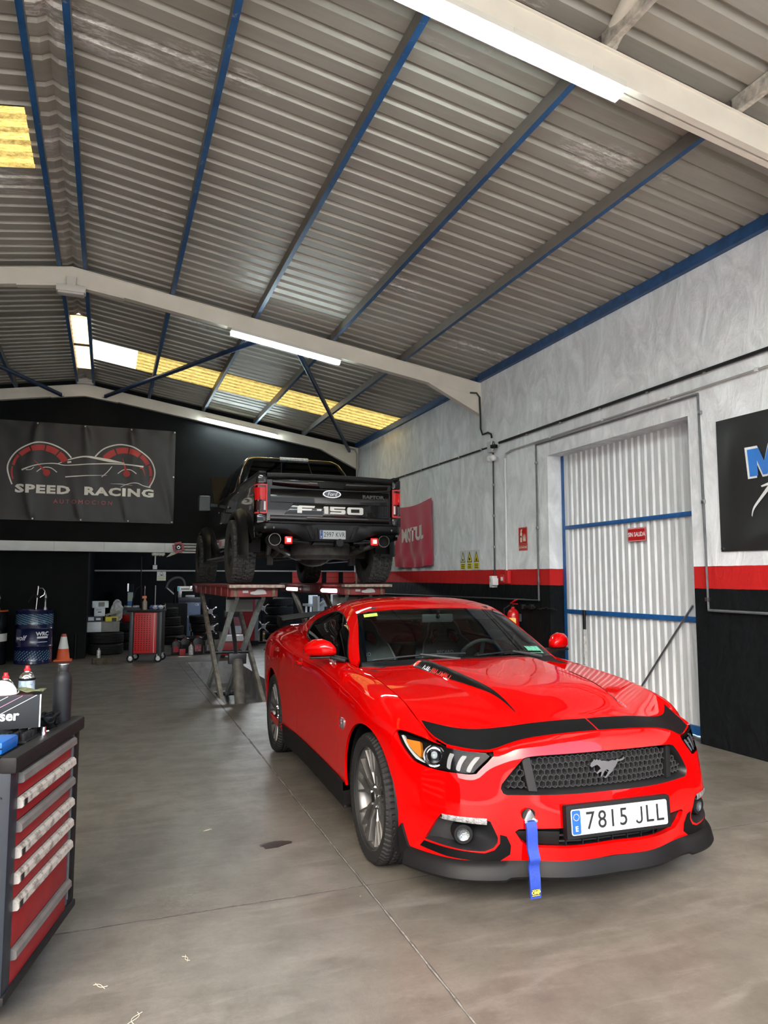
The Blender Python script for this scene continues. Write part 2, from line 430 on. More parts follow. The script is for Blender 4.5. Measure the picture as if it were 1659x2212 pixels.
def roof_sheet(y0, y1, xa, xb, m, name, dz=0.):
    b = MB(); b.grid([[(xa, y, roofz(xa) + d + dz), (xb, y, roofz(xb) + d + dz)] for y, d in prof(y0, y1)])
    return b.obj(name, m, CEIL, smooth=0, fixn=False)
ys = []; y = YF
while y < YB + .2:
    ys.append(y); y += 1.0 if y < 11.5 else 1.0
Y = YF; k = 0
# right slope: plain sheets and an added light strip up to 12.8, translucent 12.8-13.95, plain to the gable
def run(x0, x1, spans):
    for y0, y1, kind in spans:
        y = y0
        while y < y1 - .02:
            e = min(y + 1.0, y1)
            xs_ = x0 + (.13 if x1 > x0 else -.13) if 11.59 < y < 14.55 else x0
            if kind == 's': roof_sheet(y, e, xs_, x1, MSh, 'roof_sheet', 0.)
            else:
                roof_sheet(y, e, x0, x1, M_sky2, 'skylight_panel', -.004)  # unseen translucent strip above the camera, added for more top light in the hall
            y = e
run(RX, XR + .4, [(YF, .3, 's'), (.3, 1.5, 'g'), (1.5, 11.6, 's'), (11.6, 12.7, 's'), (13.9, 14.6, 's'), (14.6, YB + .5, 's')])
roof_sheet(12.7, 13.9, RX + .13, .35, M_sky2, 'skylight_panel'); roof_sheet(12.7, 13.9, .35, XR + .4, M_sky, 'skylight_panel')
run(RX, XL - .4, [(YF, .3, 's'), (.3, 1.5, 'g'), (1.5, 6.5, 's'), (7.5, 11.6, 's'), (11.6, 14.6, 's'), (14.6, YB + .5, 's')])
roof_sheet(6.5, 7.5, -.80, XL - .4, M_sky, 'skylight_panel'); roof_sheet(6.5, 7.5, RX, -.80, MSh, 'roof_sheet')
# ridge capping with its crease, and the glazed gap in it near the gable
def ridge(y0, y1, m, name):
    b = MB(); L = []
    for y, d in prof(y0, y1): L.append([(x, y, roofz(x) - .055 + d * .6 + (.03 if x == RX else 0)) for x in (RX - .17, RX - .06, RX, RX + .06, RX + .17)])
    b.grid(L); return b.obj(name, m, CEIL, smooth=0, fixn=False)
for y in np.arange(YF, 11.5, 1.12): ridge(y, min(y + 1.12, 11.6), MSh, 'ridge_cap')
ridge(14.6, YB + .1, MSh, 'ridge_cap')
MR = m_glow('ridge_light_sheet', (.30, .16, .06), (.50, .34, .18))
for y0 in (11.6, 13.1):
    b = MB(); b.add([(RX - .14, y0, roofz(RX) - .03), (RX + .14, y0, roofz(RX) - .03), (RX + .14, y0 + 1.5, roofz(RX) - .03), (RX - .14, y0 + 1.5, roofz(RX) - .03)], [(0, 1, 2, 3)])
    b.obj('ridge_light', MR, CEIL, smooth=0)
MB().box2((RX - .13, 13.06, roofz(RX) - .06), (RX + .13, 13.10, roofz(RX) - .03)).obj('ridge_strap', M_black, CEIL)
# --- purlins: blue painted channel with a bare brown flank
def m_purlin():
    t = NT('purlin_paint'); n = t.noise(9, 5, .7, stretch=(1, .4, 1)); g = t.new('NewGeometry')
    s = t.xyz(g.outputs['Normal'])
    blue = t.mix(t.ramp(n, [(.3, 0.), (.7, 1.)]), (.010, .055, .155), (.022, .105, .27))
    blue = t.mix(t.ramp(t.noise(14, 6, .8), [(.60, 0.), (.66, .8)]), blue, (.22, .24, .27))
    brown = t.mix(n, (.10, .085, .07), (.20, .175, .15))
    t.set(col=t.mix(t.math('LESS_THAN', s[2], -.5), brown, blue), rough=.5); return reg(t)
MP = m_purlin(); MPc = mat('purlin_cream', (.42, .385, .33), .55, var=.45, vscale=16, bump=.4, bscale=40)
for x in (-.70, -.40, .67, 1.77, 2.87, 3.95):
    w = .05; zb = 5.448 - .1615 * abs(x - RX); zt = roofz(x) - .002
    for y0, y1, m_ in ((YF, 3.57, MPc), (3.59, 9.62, MP), (9.64, YB, MP)):
        MB().box2((x - w / 2, y0, zb), (x + w / 2, y1, zt)).obj('purlin', m_, CEIL)
for x in (-1.8, -2.9, -4.0, -5.1):
    MB().box2((x - .025, YF, 5.448 - .1615 * abs(x - RX)), (x + .025, YB, roofz(x) - .002)).obj('purlin', MP, CEIL)
M_blue = mat('gate_blue', (.012, .095, .30), .4, var=.25, vscale=12)
M_bluedk = mat('eave_blue', (.012, .06, .17), .45, var=.35, vscale=10)
for y0, y1, x in ((YF, 9.60, XR), (9.7, YB, XR + .022)):
    MB().box2((x - .06, y0, 4.525), (x + .02, y1, 4.64)).obj('eave_angle', M_bluedk, CEIL)
# --- portal frames
M_cream = mat('cream_steel', (.72, .675, .58), .42, var=.06, vscale=3, bump=.06, bscale=30)
def frame(y, label):
    t = empty('portal_beam', (RX, y, 0), label=label, cat='beam', group='cream steel roof beams')
    for sgn, xe in ((1, XR - RX), (-1, RX - XL)):
        zr, ze = 5.443, 5.443 - .1615 * xe; h = .215; w = .055
        def poly(z0, z1, hw):
            return [(0, zr + z0), (sgn * xe, ze + z0), (sgn * xe, ze + z1), (0, zr + z1)]
        b = MB(); b.prism(poly(-h, 0, 0), -.006, .006, lambda u, v, q: (u, q, v)); b.prism(poly(-h, -h + .012, 0), -w, w, lambda u, v, q: (u, q, v)); b.prism(poly(-.012, 0, 0), -w, w, lambda u, v, q: (u, q, v))
        # boxed web plate gives the flat face seen from below
        b.prism(poly(-h + .012, -.012, 0), -w + .012, w - .012, lambda u, v, q: (u, q, v))
        b.obj('rafter', M_cream, t, smooth=0)
        # haunch at the eave
        b = MB(); b.prism([(sgn * xe, ze - h), (sgn * xe, ze - h - .28), (sgn * (xe - .88), ze - h + .142)], -.05, .05, lambda u, v, q: (u, q, v)); b.obj('haunch', M_cream, t, smooth=0)
        b = MB(); b.prism([(0, zr - h), (sgn * .62, zr - h - .10), (sgn * .62, zr - h - .112), (0, zr - h - .03)], -.05, .05, lambda u, v, q: (u, q, v)); b.obj('apex_plate', M_cream, t, smooth=0)
    return t
frame(3.58, 'cream roof beam nearest the camera, tube light clipped beneath'); frame(9.65, 'cream roof beam above the truck tailgate and the red flag'); frame(15.47, 'cream roof beam along the black gable wall')
# diagonal wind braces, blue tubes
M_brace = mat('brace_blue', (.010, .028, .075), .4, var=.3)
for p0, p1, lb in (((2.05, 9.75, 4.93), (-.18, 15.35, 5.20), 'dark blue roof brace running left to the ridge'), ((2.30, 9.75, 4.90), (4.98, 15.35, 4.42), 'dark blue roof brace running right to the wall corner'), ((-3.2, 9.75, 4.90), (-.98, 15.35, 5.16), 'dark blue roof brace left of the ridge'), ((2.95, 3.65, 5.0), (2.25, 1.2, 5.1), 'cream painted roof brace at the top edge of the picture')):
    t = empty('roof_brace', p0, label=lb, cat='brace'); d = Vector(p1) - Vector(p0)
    cr = 'cream' in lb
    MB().cyl((0, 0, 0), d, .038 if not cr else .06, n=14).obj('tube', M_cream if cr else M_brace, t)
    for q in (Vector((0, 0, 0)), d): MB().box(q, (.10, .10, .05)).obj('end_plate', M_cream, t, bevel=.004)
# --- tube lights
M_tube = mat('tube_glow', (1, 1, 1), .4, emis=(.93, 1., .98), estr=42.)
M_diff = NT('light_cover'); M_diff.set(col=(.85, .93, .96), rough=.25)
_tr = M_diff.new('BsdfTransparent'); _tr.inputs[0].default_value = (.88, .95, .97, 1); _mx = M_diff.new('MixShader'); _mx.inputs[0].default_value = .25
M_diff.link(_tr.outputs[0], _mx.inputs[1]); M_diff.link(M_diff.b.outputs[0], _mx.inputs[2]); M_diff.link(_mx.outputs[0], M_diff.out.inputs[0]); M_diff = reg(M_diff)
M_hous = mat('light_housing', (.62, .60, .54), .5)
def tube_light(x0, x1, y, zfun, label, on=True):
    c = (x0 + x1) / 2; z = zfun(c); slope = (zfun(x1) - zfun(x0)) / (x1 - x0); L = (x1 - x0) * math.hypot(1, slope)
    t = empty('fluorescent_light', (c, y, z), label=label, cat='light', group='tube lights under the roof beams')
    t.rotation_euler = (0, -math.atan(slope), 0)
    MB().box2((-L / 2, -.055, -.03), (L / 2, .055, .0)).obj('housing', M_hous, t, bevel=.008)
    for s in (-.058, .058): MB().box2((-L / 2, s - .002, -.046), (L / 2, s + .002, -.004)).obj('glow_shield', M_hous, t)  # opaque lips added to keep the tube glow off the ceiling
    for s in (-.024, .024): MB().cyl((-L / 2 + .05, s, -.062), (L / 2 - .05, s, -.062), .013, n=12).obj('tube', M_tube if on else M_white, t)
    P = [(-.056, -.02), (-.052, -.07), (-.035, -.095), (.035, -.095), (.052, -.07), (.056, -.02)]
    b = MB(); b.grid([[(-L / 2 + .006, u, v), (L / 2 - .006, u, v)] for u, v in P])
    for e in (-1, 1): b.add([(e * (L / 2 - .006), u, v) for u, v in P], [tuple(range(6))])
    b.obj('cover', M_diff, t, smooth=0)
    for x in (-.35, 0, .35): MB().box2((x * L - .01, -.062, -.03), (x * L + .01, .062, -.005)).obj('clip', M_hous, t)
    return t
bz = lambda x: 5.443 - .1615 * abs(x - RX) - .215
tube_light(1.35, 2.96, 3.54, lambda x: bz(x) - .005, 'tube light at the top of the picture under the nearest beam')
tube_light(1.44, 2.98, 9.60, lambda x: bz(x) - .01, 'tube light under the middle beam above the truck')
tube_light(1.80, 3.33, 15.32, lambda x: bz(x) + .10, 'tube light on the far gable beam')
def ridge_lamp(y, z, label):
    t = empty('emergency_lamp', (RX, y, z), label=label, cat='light')
    MB().box2((-.17, -.07, -.09), (.17, .07, -.01)).obj('body', M_hous, t, bevel=.012)
    MB().box2((-.15, -.06, -.115), (.15, .06, -.088)).obj('lens', mat('lamp_lens', (.55, .53, .50), .3), t, bevel=.01)
    MB().box2((-.05, -.02, -.01), (.05, .02, .12)).obj('bracket', M_hous, t)
ridge_lamp(9.55, bz(RX) - .06, 'small grey unlit lamp hanging at the ridge of the middle beam'); ridge_lamp(15.3, bz(RX) + .30, 'small white unlit lamp on the ridge of the gable beam')
# ================================================================ RED COUPE: body surfaces (car frame: a forward of front axle, b to its right, z up)
class Spl:
    """natural cubic spline through rows of values at knots x"""
    def __init__(s, x, y):
        s.x = np.asarray(x, float); s.y = np.asarray(y, float); n = len(s.x); h = np.diff(s.x)
        A = np.zeros((n, n)); r = np.zeros_like(s.y); A[0, 0] = A[-1, -1] = 1
        for i in range(1, n - 1):
            A[i, i - 1] = h[i - 1]; A[i, i] = 2 * (h[i - 1] + h[i]); A[i, i + 1] = h[i]
            r[i] = 6 * ((s.y[i + 1] - s.y[i]) / h[i] - (s.y[i] - s.y[i - 1]) / h[i - 1])
        s.m = np.linalg.solve(A, r.reshape(n, -1)).reshape(s.y.shape)
    def __call__(s, t):
        t = np.asarray(t, float); i = np.clip(np.searchsorted(s.x, t) - 1, 0, len(s.x) - 2); h = s.x[i + 1] - s.x[i]
        a = (s.x[i + 1] - t) / h; b = 1 - a
        e = lambda v: v.reshape(v.shape + (1,) * (s.y.ndim - 1))
        return e(a) * s.y[i] + e(b) * s.y[i + 1] + (e(a ** 3 - a) * s.m[i] + e(b ** 3 - b) * s.m[i + 1]) * e(h * h) / 6
class Patch:
    """tensor spline surface through a table of points T[i][j] with knots us, vs"""
    def __init__(s, us, vs, T):
        s.us, s.vs = np.asarray(us, float), np.asarray(vs, float); s.T = np.asarray(T, float); s.su = Spl(s.us, s.T)
    def __call__(s, u, v):
        u = np.atleast_1d(np.asarray(u, float)); v = np.atleast_1d(np.asarray(v, float))
        rows = s.su(u)                                   # (n, nv, 3)
        # spline along v for every sample: solve once per call with shared matrix
        x = s.vs; n = len(x); h = np.diff(x)
        A = np.zeros((n, n)); A[0, 0] = A[-1, -1] = 1; r = np.zeros_like(rows)
        for i in range(1, n - 1):
            A[i, i - 1] = h[i - 1]; A[i, i] = 2 * (h[i - 1] + h[i]); A[i, i + 1] = h[i]
            r[:, i] = 6 * ((rows[:, i + 1] - rows[:, i]) / h[i] - (rows[:, i] - rows[:, i - 1]) / h[i - 1])
        m = np.einsum('ij,kjd->kid', np.linalg.inv(A), r)
        i = np.clip(np.searchsorted(x, v) - 1, 0, n - 2); hh = x[i + 1] - x[i]; a = (x[i + 1] - v) / hh; b = 1 - a; k = np.arange(len(v))
        return a[:, None] * rows[k, i] + b[:, None] * rows[k, i + 1] + ((a ** 3 - a)[:, None] * m[k, i] + (b ** 3 - b)[:, None] * m[k, i + 1]) * (hh * hh)[:, None] / 6
# stations: (a list | number, b list | number, z list) at eight levels
ZF = [.15, .28, .42, .54, .65, .72, .765, .79]
STN = [
 ([.89, .918, .942, .922, .882, .856, .838, .822], 0, ZF),
 ([.875, .902, .922, .902, .872, .848, .828, .810], .25, [.15, .28, .42, .54, .65, .72, .762, .783]),
 ([.800, .822, .842, .836, .830, .818, .800, .785], .45, [.15, .28, .42, .54, .65, .705, .74, .755]),
 ([.760, .782, .792, .780, .760, .748, .740, .735], [.58, .58, .58, .58, .58, .575, .57, .565], [.15, .28, .42, .54, .625, .67, .697, .716]),
 ([.700, .715, .718, .700, .668, .640, .622, .606], [.70, .70, .70, .70, .71, .72, .725, .730], [.15, .28, .42, .54, .625, .675, .707, .732]),
 ([.590, .605, .602, .580, .540, .508, .485, .46], [.785, .79, .792, .792, .794, .790, .778, .752], [.15, .28, .42, .54, .64, .70, .745, .772]),
 ([.440, .440, .440, .430, .400, .375, .355, .33], [.855, .866, .870, .870, .866, .850, .815, .766], [.15, .28, .42, .54, .66, .75, .80, .826]),
 (.20, [.895, .905, .914, .918, .912, .885, .826, .768], [.15, .28, .42, .54, .68, .79, .846, .868]),
 (0., [.910, .920, .930, .937, .932, .902, .836, .765], [.15, .28, .42, .56, .71, .82, .878, .898]),
 (-.35, [.905, .920, .932, .938, .932, .904, .836, .755], [.15, .28, .42, .57, .73, .85, .912, .931]),
 (-.75, [.900, .915, .922, .925, .924, .908, .850, .762], [.15, .28, .42, .57, .74, .868, .935, .958]),
 (-1.05, [.897, .911, .917, .918, .922, .915, .872, .795], [.15, .28, .42, .57, .735, .865, .940, .973]),
 (-1.35, [.895, .910, .915, .916, .922, .920, .883, .800], [.15, .28, .42, .57, .735, .865, .945, .988]),
 (-1.90, [.900, .915, .922, .928, .938, .942, .905, .797], [.15, .28, .42, .57, .745, .885, .970, 1.022]),
 (-2.35, [.915, .930, .940, .948, .957, .956, .905, .765], [.15, .28, .42, .58, .76, .90, 1.0, 1.060]),
 (-2.72, [.920, .935, .946, .955, .960, .950, .885, .725], [.15, .28, .42, .58, .77, .91, 1.01, 1.072]),
 (-3.10, [.900, .920, .932, .940, .945, .932, .860, .690], [.15, .28, .42, .58, .77, .91, 1.01, 1.075]),
 (-3.45, [.835, .860, .876, .886, .890, .876, .800, .640], [.15, .28, .42, .58, .77, .91, 1.01, 1.072]),
 ([-3.60, -3.66, -3.70, -3.71, -3.70, -3.70, -3.71, -3.70], [.62, .66, .69, .70, .71, .70, .65, .50], [.15, .28, .42, .58, .77, .91, 1.01, 1.068]),
 ([-3.70, -3.77, -3.82, -3.82, -3.80, -3.79, -3.81, -3.79], 0, [.15, .28, .42, .58, .77, .91, 1.01, 1.070]),
]
def _st(x): return [x] * 8 if isinstance(x, (int, float)) else x
BT = np.array([np.stack([_st(a), _st(b), z], -1) for a, b, z in STN])
SK = np.concatenate([[0], np.cumsum(np.linalg.norm(np.diff(BT[:, 3, :2], axis=0), axis=1))])
TK = np.array([.15, .28, .42, .56, .71, .83, .915, .98])
BODY = Patch(SK, TK, BT)                                # BODY(s, t)
# bonnet: rows front to rear, columns centre to edge
HR = [
 [(.822, 0, .790), (.810, .25, .783), (.785, .45, .755), (.735, .565, .716), (.606, .730, .732)],
 [(.722, 0, .826), (.706, .25, .819), (.665, .45, .792), (.602, .585, .768), (.46, .752, .772)],
 [(.610, 0, .853), (.592, .25, .847), (.548, .45, .828), (.480, .605, .815), (.33, .766, .826)],
 [(.430, 0, .886), (.415, .25, .882), (.372, .45, .868), (.310, .620, .860), (.20, .768, .868)],
 [(.160, 0, .920), (.150, .25, .917), (.120, .45, .907), (.075, .620, .898), (0., .765, .898)],
 [(-.22, 0, .952), (-.225, .25, .950), (-.245, .45, .942), (-.285, .620, .932), (-.35, .755, .931)],
 [(-.56, 0, .975), (-.568, .25, .973), (-.595, .45, .966), (-.645, .620, .956), (-.72, .757, .955)],
]
HV = np.array([0, .25, .45, .60, .76]); HU = np.array([0, .10, .215, .40, .67, 1.05, 1.39])
_H = Patch(HU, HV, HR)
def crease(a): return np.interp(a, [-.56, .61], [.388, .318])
def HOOD(u, v):
    """u along (0 front .. 1.39 rear), v sideways, signed"""
    u = np.atleast_1d(np.asarray(u, float)); v = np.atleast_1d(np.asarray(v, float))
    P = _H(u, np.abs(v)).copy(); P[:, 1] *= np.where(v < 0, -1, 1)
    a, b = P[:, 0], np.abs(P[:, 1]); bc = crease(a)
    hgt = .030 * smoothstep(.66, .30, a) * smoothstep(-.75, -.35, a) + .012 * smoothstep(.66, .45, a)
    P[:, 2] += hgt * (1 - smoothstep(bc - .012, bc + .045, b)) + .006 * smoothstep(.05, .3, b) * (1 - smoothstep(bc - .012, bc + .02, b)) * smoothstep(.66, .3, a)
    return P
# windscreen, roof + rear glass, cabin side
WR = [
 [(-.575, 0, .972), (-.600, .30, .970), (-.655, .55, .962), (-.722, .735, .950)],
 [(-.790, 0, 1.110), (-.815, .285, 1.105), (-.870, .52, 1.088), (-.925, .682, 1.072)],
 [(-.985, 0, 1.222), (-1.005, .272, 1.217), (-1.062, .488, 1.200), (-1.122, .634, 1.183)],
 [(-1.165, 0, 1.309), (-1.187, .26, 1.304), (-1.240, .46, 1.290), (-1.300, .590, 1.271)],
]
_Wp = Patch([0, .27, .50, .72], [0, .28, .52, .70], WR)
def WIND(u, v):
    v = np.atleast_1d(np.asarray(v, float)); P = _Wp(u, np.abs(v)).copy(); P[:, 1] *= np.where(v < 0, -1, 1); return P
RR = [
 [(-1.165, 0, 1.309), (-1.187, .26, 1.304), (-1.240, .46, 1.290), (-1.300, .590, 1.271)],
 [(-1.40, 0, 1.366), (-1.41, .25, 1.360), (-1.445, .44, 1.343), (-1.48, .582, 1.312)],
 [(-1.72, 0, 1.383), (-1.72, .25, 1.377), (-1.735, .425, 1.360), (-1.75, .570, 1.324)],
 [(-2.06, 0, 1.368), (-2.06, .24, 1.362), (-2.065, .41, 1.344), (-2.075, .556, 1.303)],
 [(-2.36, 0, 1.330), (-2.36, .235, 1.324), (-2.37, .40, 1.305), (-2.385, .545, 1.262)],
 [(-2.62, 0, 1.278), (-2.62, .23, 1.272), (-2.635, .395, 1.252), (-2.665, .535, 1.207)],
 [(-2.95, 0, 1.188), (-2.95, .24, 1.182), (-2.955, .41, 1.163), (-2.965, .55, 1.125)],
 [(-3.30, 0, 1.090), (-3.30, .27, 1.088), (-3.28, .46, 1.084), (-3.26, .60, 1.077)],
]
_Rp = Patch([0, .24, .56, .90, 1.20, 1.47, 1.82, 2.20], [0, .25, .43, .59], RR)
def ROOF(u, v):
    v = np.atleast_1d(np.asarray(v, float)); P = _Rp(u, np.abs(v)).copy(); P[:, 1] *= np.where(v < 0, -1, 1); return P
LOW = [(-.722, .745, .953), (-.97, .788, .969), (-1.28, .799, .984), (-1.72, .800, 1.010), (-2.06, .788, 1.035), (-2.38, .763, 1.060), (-2.68, .729, 1.072), (-2.97, .701, 1.0745), (-3.26, .668, 1.074)]
UPP = [(-.722, .735, .953), (-1.00, .664, 1.117), (-1.300, .590, 1.271), (-1.75, .570, 1.324), (-2.075, .556, 1.303), (-2.385, .545, 1.262), (-2.665, .535, 1.207), (-2.965, .55, 1.125), (-3.26, .60, 1.077)]
CK = np.array([0, .27, .57, 1.01, 1.35, 1.66, 1.96, 2.25, 2.54])
_L, _U = Spl(CK, np.array(LOW)), Spl(CK, np.array(UPP))
def SIDE(w, v):
    """cabin side between belt line (v=0) and roof rail (v=1)"""
    w = np.atleast_1d(np.asarray(w, float)); v = np.atleast_1d(np.asarray(v, float))
    P = _L(w) * (1 - v)[:, None] + _U(w) * v[:, None]
    bl = .055 * np.clip(np.minimum(w / .6, 1), 0, 1) * np.clip((2.54 - w) / .8, 0, 1)
    P[:, 1] += bl * (4 * v * (1 - v)) * .55; P[:, 2] += bl * (4 * v * (1 - v)) * .25
    return P
# ================================================================ RED COUPE: panels
def signed(S):
    def f(s, t):
        s = np.atleast_1d(np.asarray(s, float)); P = S(np.abs(s), t).copy(); P[:, 1] *= np.where(s < 0, -1, 1); return P
    return f
BODYS = signed(BODY)
def inv(S, tgt, x0, dims):
    """(u, v) on surface S whose coordinates dims equal tgt"""
    x = np.array(x0, float); tgt = np.asarray(tgt, float)
    for k in range(30):
        f = lambda q: S(q[0], q[1])[0][list(dims)] - tgt
        r = f(x); J = np.stack([(f(x + e) - r) / 1e-5 for e in np.eye(2) * 1e-5], 1)
        d = np.linalg.lstsq(J, r, rcond=None)[0]; n = np.linalg.norm(d); x = x - d * min(1, .25 / (n + 1e-9))
        if n < 1e-6: break
    return x
def st_az(a, z):                                           # body side point from (a, z)
    s0 = np.interp(-a, [-.4, 0, .35, .75, 1.35, 1.9, 2.35, 2.72, 3.1, 3.45], [1.067, 1.503, 1.853, 2.254, 2.854, 3.404, 3.854, 4.224, 4.605, 4.959])
    return inv(BODY, (a, z), (s0, min(.9, max(.2, z))), (0, 2))
def st_bz(b, z):                                           # body front point from (b, z)
    return inv(BODY, (b, z), (np.interp(b, [0, .25, .45, .58, .7, .79], [0, .251, .461, .603, .747, .898]), z), (1, 2))
def inpoly(P, poly):
    x, y = P[:, 0], P[:, 1]; c = np.zeros(len(P), bool); n = len(poly)
    for i in range(n):
        x0, y0 = poly[i]; x1, y1 = poly[(i + 1) % n]
        if y0 == y1: continue
        k = ((y0 > y) != (y1 > y)) & (x < (x1 - x0) * (y - y0) / (y1 - y0) + x0); c ^= k
    return c
def dens(poly, step, closed=True):
    out = []; n = len(poly)
    for i in range(n if closed else n - 1):
        p, q = np.array(poly[i], float), np.array(poly[(i + 1) % n], float); k = max(1, int(math.ceil(np.linalg.norm(q - p) / step)))
        for j in range(k): out.append(tuple(p + (q - p) * j / k))
    if not closed: out.append(tuple(poly[-1]))
    return out
def surf_n(S, u, v, e=.004):
    du = S(u + e, v) - S(u - e, v); dv = S(u, v + e) - S(u, v - e); n = np.cross(du, dv)
    return n / (np.linalg.norm(n, axis=1, keepdims=True) + 1e-12)
def panel(name, S, poly, m, parent, holes=(), step=.03, off=0., flange=.014, sgn=1, mirror=False, hint=None, dense=None):
    """trimmed piece of surface S: boundary follows poly exactly, normals from the surface, edges turned in"""
    loops = [dens(poly, step * .6)] + [dens(h, step * .6) for h in holes]
    pts = []; edges = []
    for L in loops:
        k = len(pts); pts += L; edges += [(k + i, k + (i + 1) % len(L)) for i in range(len(L))]
    nb = len(pts); A = np.array(loops[0]); lo, hi = A.min(0), A.max(0)
    gx = np.arange(lo[0] + step * .5, hi[0], step); gy = np.arange(lo[1] + step * .5, hi[1], step)
    G = np.array([(x + (step * .5 if j % 2 else 0), y) for j, y in enumerate(gy) for x in gx])
    if dense is not None: G = np.concatenate([G, dense]) if len(G) else dense
    if len(G):
        k = inpoly(G, loops[0])
        for h in loops[1:]: k &= ~inpoly(G, h)
        G = G[k]; B = np.array(pts)
        if len(G):
            keep = np.ones(len(G), bool)
            for i in range(0, len(G), 400):
                d = ((G[i:i + 400, None, :] - B[None]) ** 2).sum(2).min(1); keep[i:i + 400] = d > (step * .38) ** 2
            G = G[keep]
        pts += [tuple(g) for g in G]
    r = delaunay_2d_cdt([Vector(p) for p in pts], edges, [], 0, 1e-7)
    V = np.array([(p.x, p.y) for p in r[0]]); T = np.array([t for t in r[2]])
    c = V[T].mean(1); k = inpoly(c, loops[0])
    for h in loops[1:]: k &= ~inpoly(c, h)
    T = T[k]
    P = S(V[:, 0], V[:, 1]); N = surf_n(S, V[:, 0], V[:, 1]) * sgn
    P = P + N * off
    # make winding agree with N
    fn = np.cross(P[T[:, 1]] - P[T[:, 0]], P[T[:, 2]] - P[T[:, 0]]); w = (fn * N[T[:, 0]]).sum(1) < 0; T[w] = T[w][:, ::-1]
    verts = P.tolist(); nor = N.tolist(); faces = [tuple(int(q) for q in t) for t in T]
    if flange:
        cnt = {}
        for t in faces:
            for i in range(3): e = (t[i], t[(i + 1) % 3]); cnt[e] = cnt.get(e, 0) + 1
        bd = [e for e in cnt if (e[1], e[0]) not in cnt]; mp = {}
        for i, j in bd:
            for q in (i, j):
                if q not in mp:
                    mp[q] = (len(verts), len(verts) + 1); verts += [P[q].tolist(), (P[q] - N[q] * flange).tolist()]; nor += [(0, 0, 0), (0, 0, 0)]
            faces.append((mp[j][0], mp[i][0], mp[i][1], mp[j][1]))
    outs = []
    for mm in ((1, -1) if mirror else (1,)):
        vv = [(x, -y * mm, z) for x, y, z in verts]; nn = [(x, -y * mm, z) for x, y, z in nor]; ff = faces if mm < 0 else [tuple(reversed(f)) for f in faces]
        me = bpy.data.meshes.new(name); me.from_pydata(vv, [], ff); me.materials.append(m); me.shade_smooth()
        me.normals_split_custom_set_from_vertices(nn); me.update()
        outs.append(link(name, me, parent))
    return outs
def m_carpaint():
    t = NT('red_car_paint'); t.set(col=(.42, .0006, .0006), rough=.5, spec=.0, coat=1., coatr=.015); t.b.inputs['Coat IOR'].default_value = 1.36; return reg(t)
M_red = m_carpaint()
M_vinyl = mat('matt_black_vinyl', (.0022, .0022, .0025), .45, spec=.14)
M_splt = mat('splitter_black', (.0042, .0042, .0045), .55, bump=.05, spec=.2)
def m_glass(name, tint, refl=1., ior=1.5):
    t = NT(name); tr = t.new('BsdfTransparent'); tr.inputs[0].default_value = (*tint, 1); gl = t.new('BsdfGlossy'); gl.inputs['Roughness'].default_value = .0; gl.inputs[0].default_value = (refl, refl, refl, 1)
    fr = t.new('Fresnel'); fr.inputs[0].default_value = ior; mx = t.new('MixShader')
    t.link(fr.outputs[0], mx.inputs[0]); t.link(tr.outputs[0], mx.inputs[1]); t.link(gl.outputs[0], mx.inputs[2]); t.link(mx.outputs[0], t.out.inputs[0]); return reg(t)
M_ws = m_glass('windscreen_glass', (.66, .74, .71), ior=1.42); M_tint = m_glass('tinted_glass', (.10, .11, .11)); M_lens = m_glass('clear_lens', (.97, .975, .975), refl=.35, ior=1.28)
CAR = empty('sports_car', (2.268, 3.804, 0), 0, 'glossy red two-door sports coupe with matt black bonnet band, parked in front', 'car')
_ang = math.atan2(-.9994, -.03464); CAR.rotation_euler = (0, 0, _ang)
# car frame (a, b, z) -> object local (x forward, y left): x = a, y = -b
L3 = lambda a, b, z: (a, -b, z)
def arch_pts(ca, rx, rz, th0, th1, n):
    return [tuple(st_az(ca + rx * math.cos(R(t)), .343 + rz * math.sin(R(t)))) for t in np.linspace(th0, th1, n)]
HLo = [(1.108, .824), (1.02, .862), (.93, .897), (.84, .935), (.76, .972), (.68, .974), (.604, .971), (.581, .911), (.618, .80), (.650, .715), (.672, .704), (.725, .704), (.823, .693), (.892, .689), (.963, .701), (1.044, .764)]
# front bumper cover
_r = [(.572, .977), (.566, .905), (.604, .795), (.640, .703), (.668, .695), (.725, .695), (.823, .684), (.892, .680), (.968, .692), (1.052, .757), (1.118, .820)]
_r += [tuple(st_az(.295, .655))] + arch_pts(.0, .398, .385, 46, -9, 12) + [(1.082, .262), (1.021, .230), (.806, .238), (.553, .228), (.30, .238)]
_bp = [(0, .977)] + _r + [(0, .247)] + [(-s_, t_) for s_, t_ in reversed(_r)]
GRo = [(.0, .806), (.25, .804), (.405, .803), (.430, .795), (.536, .615), (.541, .590), (.532, .562), (.515, .553), (.30, .556), (.0, .560)]
GR = GRo + [(-s_, t_) for s_, t_ in reversed(GRo[1:-1])]
LGo = [(.0, .400), (.25, .395), (.465, .384), (.482, .372), (.452, .330), (.415, .304), (.25, .302), (.0, .306)]
LG = LGo + [(-s_, t_) for s_, t_ in reversed(LGo[1:-1])]
FG = [(.870, .395), (.838, .430), (.80, .434), (.62, .426), (.597, .418), (.560, .345), (.562, .322), (.580, .300), (.62, .284), (.70, .284), (.936, .300)]
mir = lambda P: [(-s_, t_) for s_, t_ in reversed(P)]
panel('front_bumper', BODYS, _bp, M_red, CAR, holes=[GR, LG, FG, mir(FG)], step=.028, flange=.022)
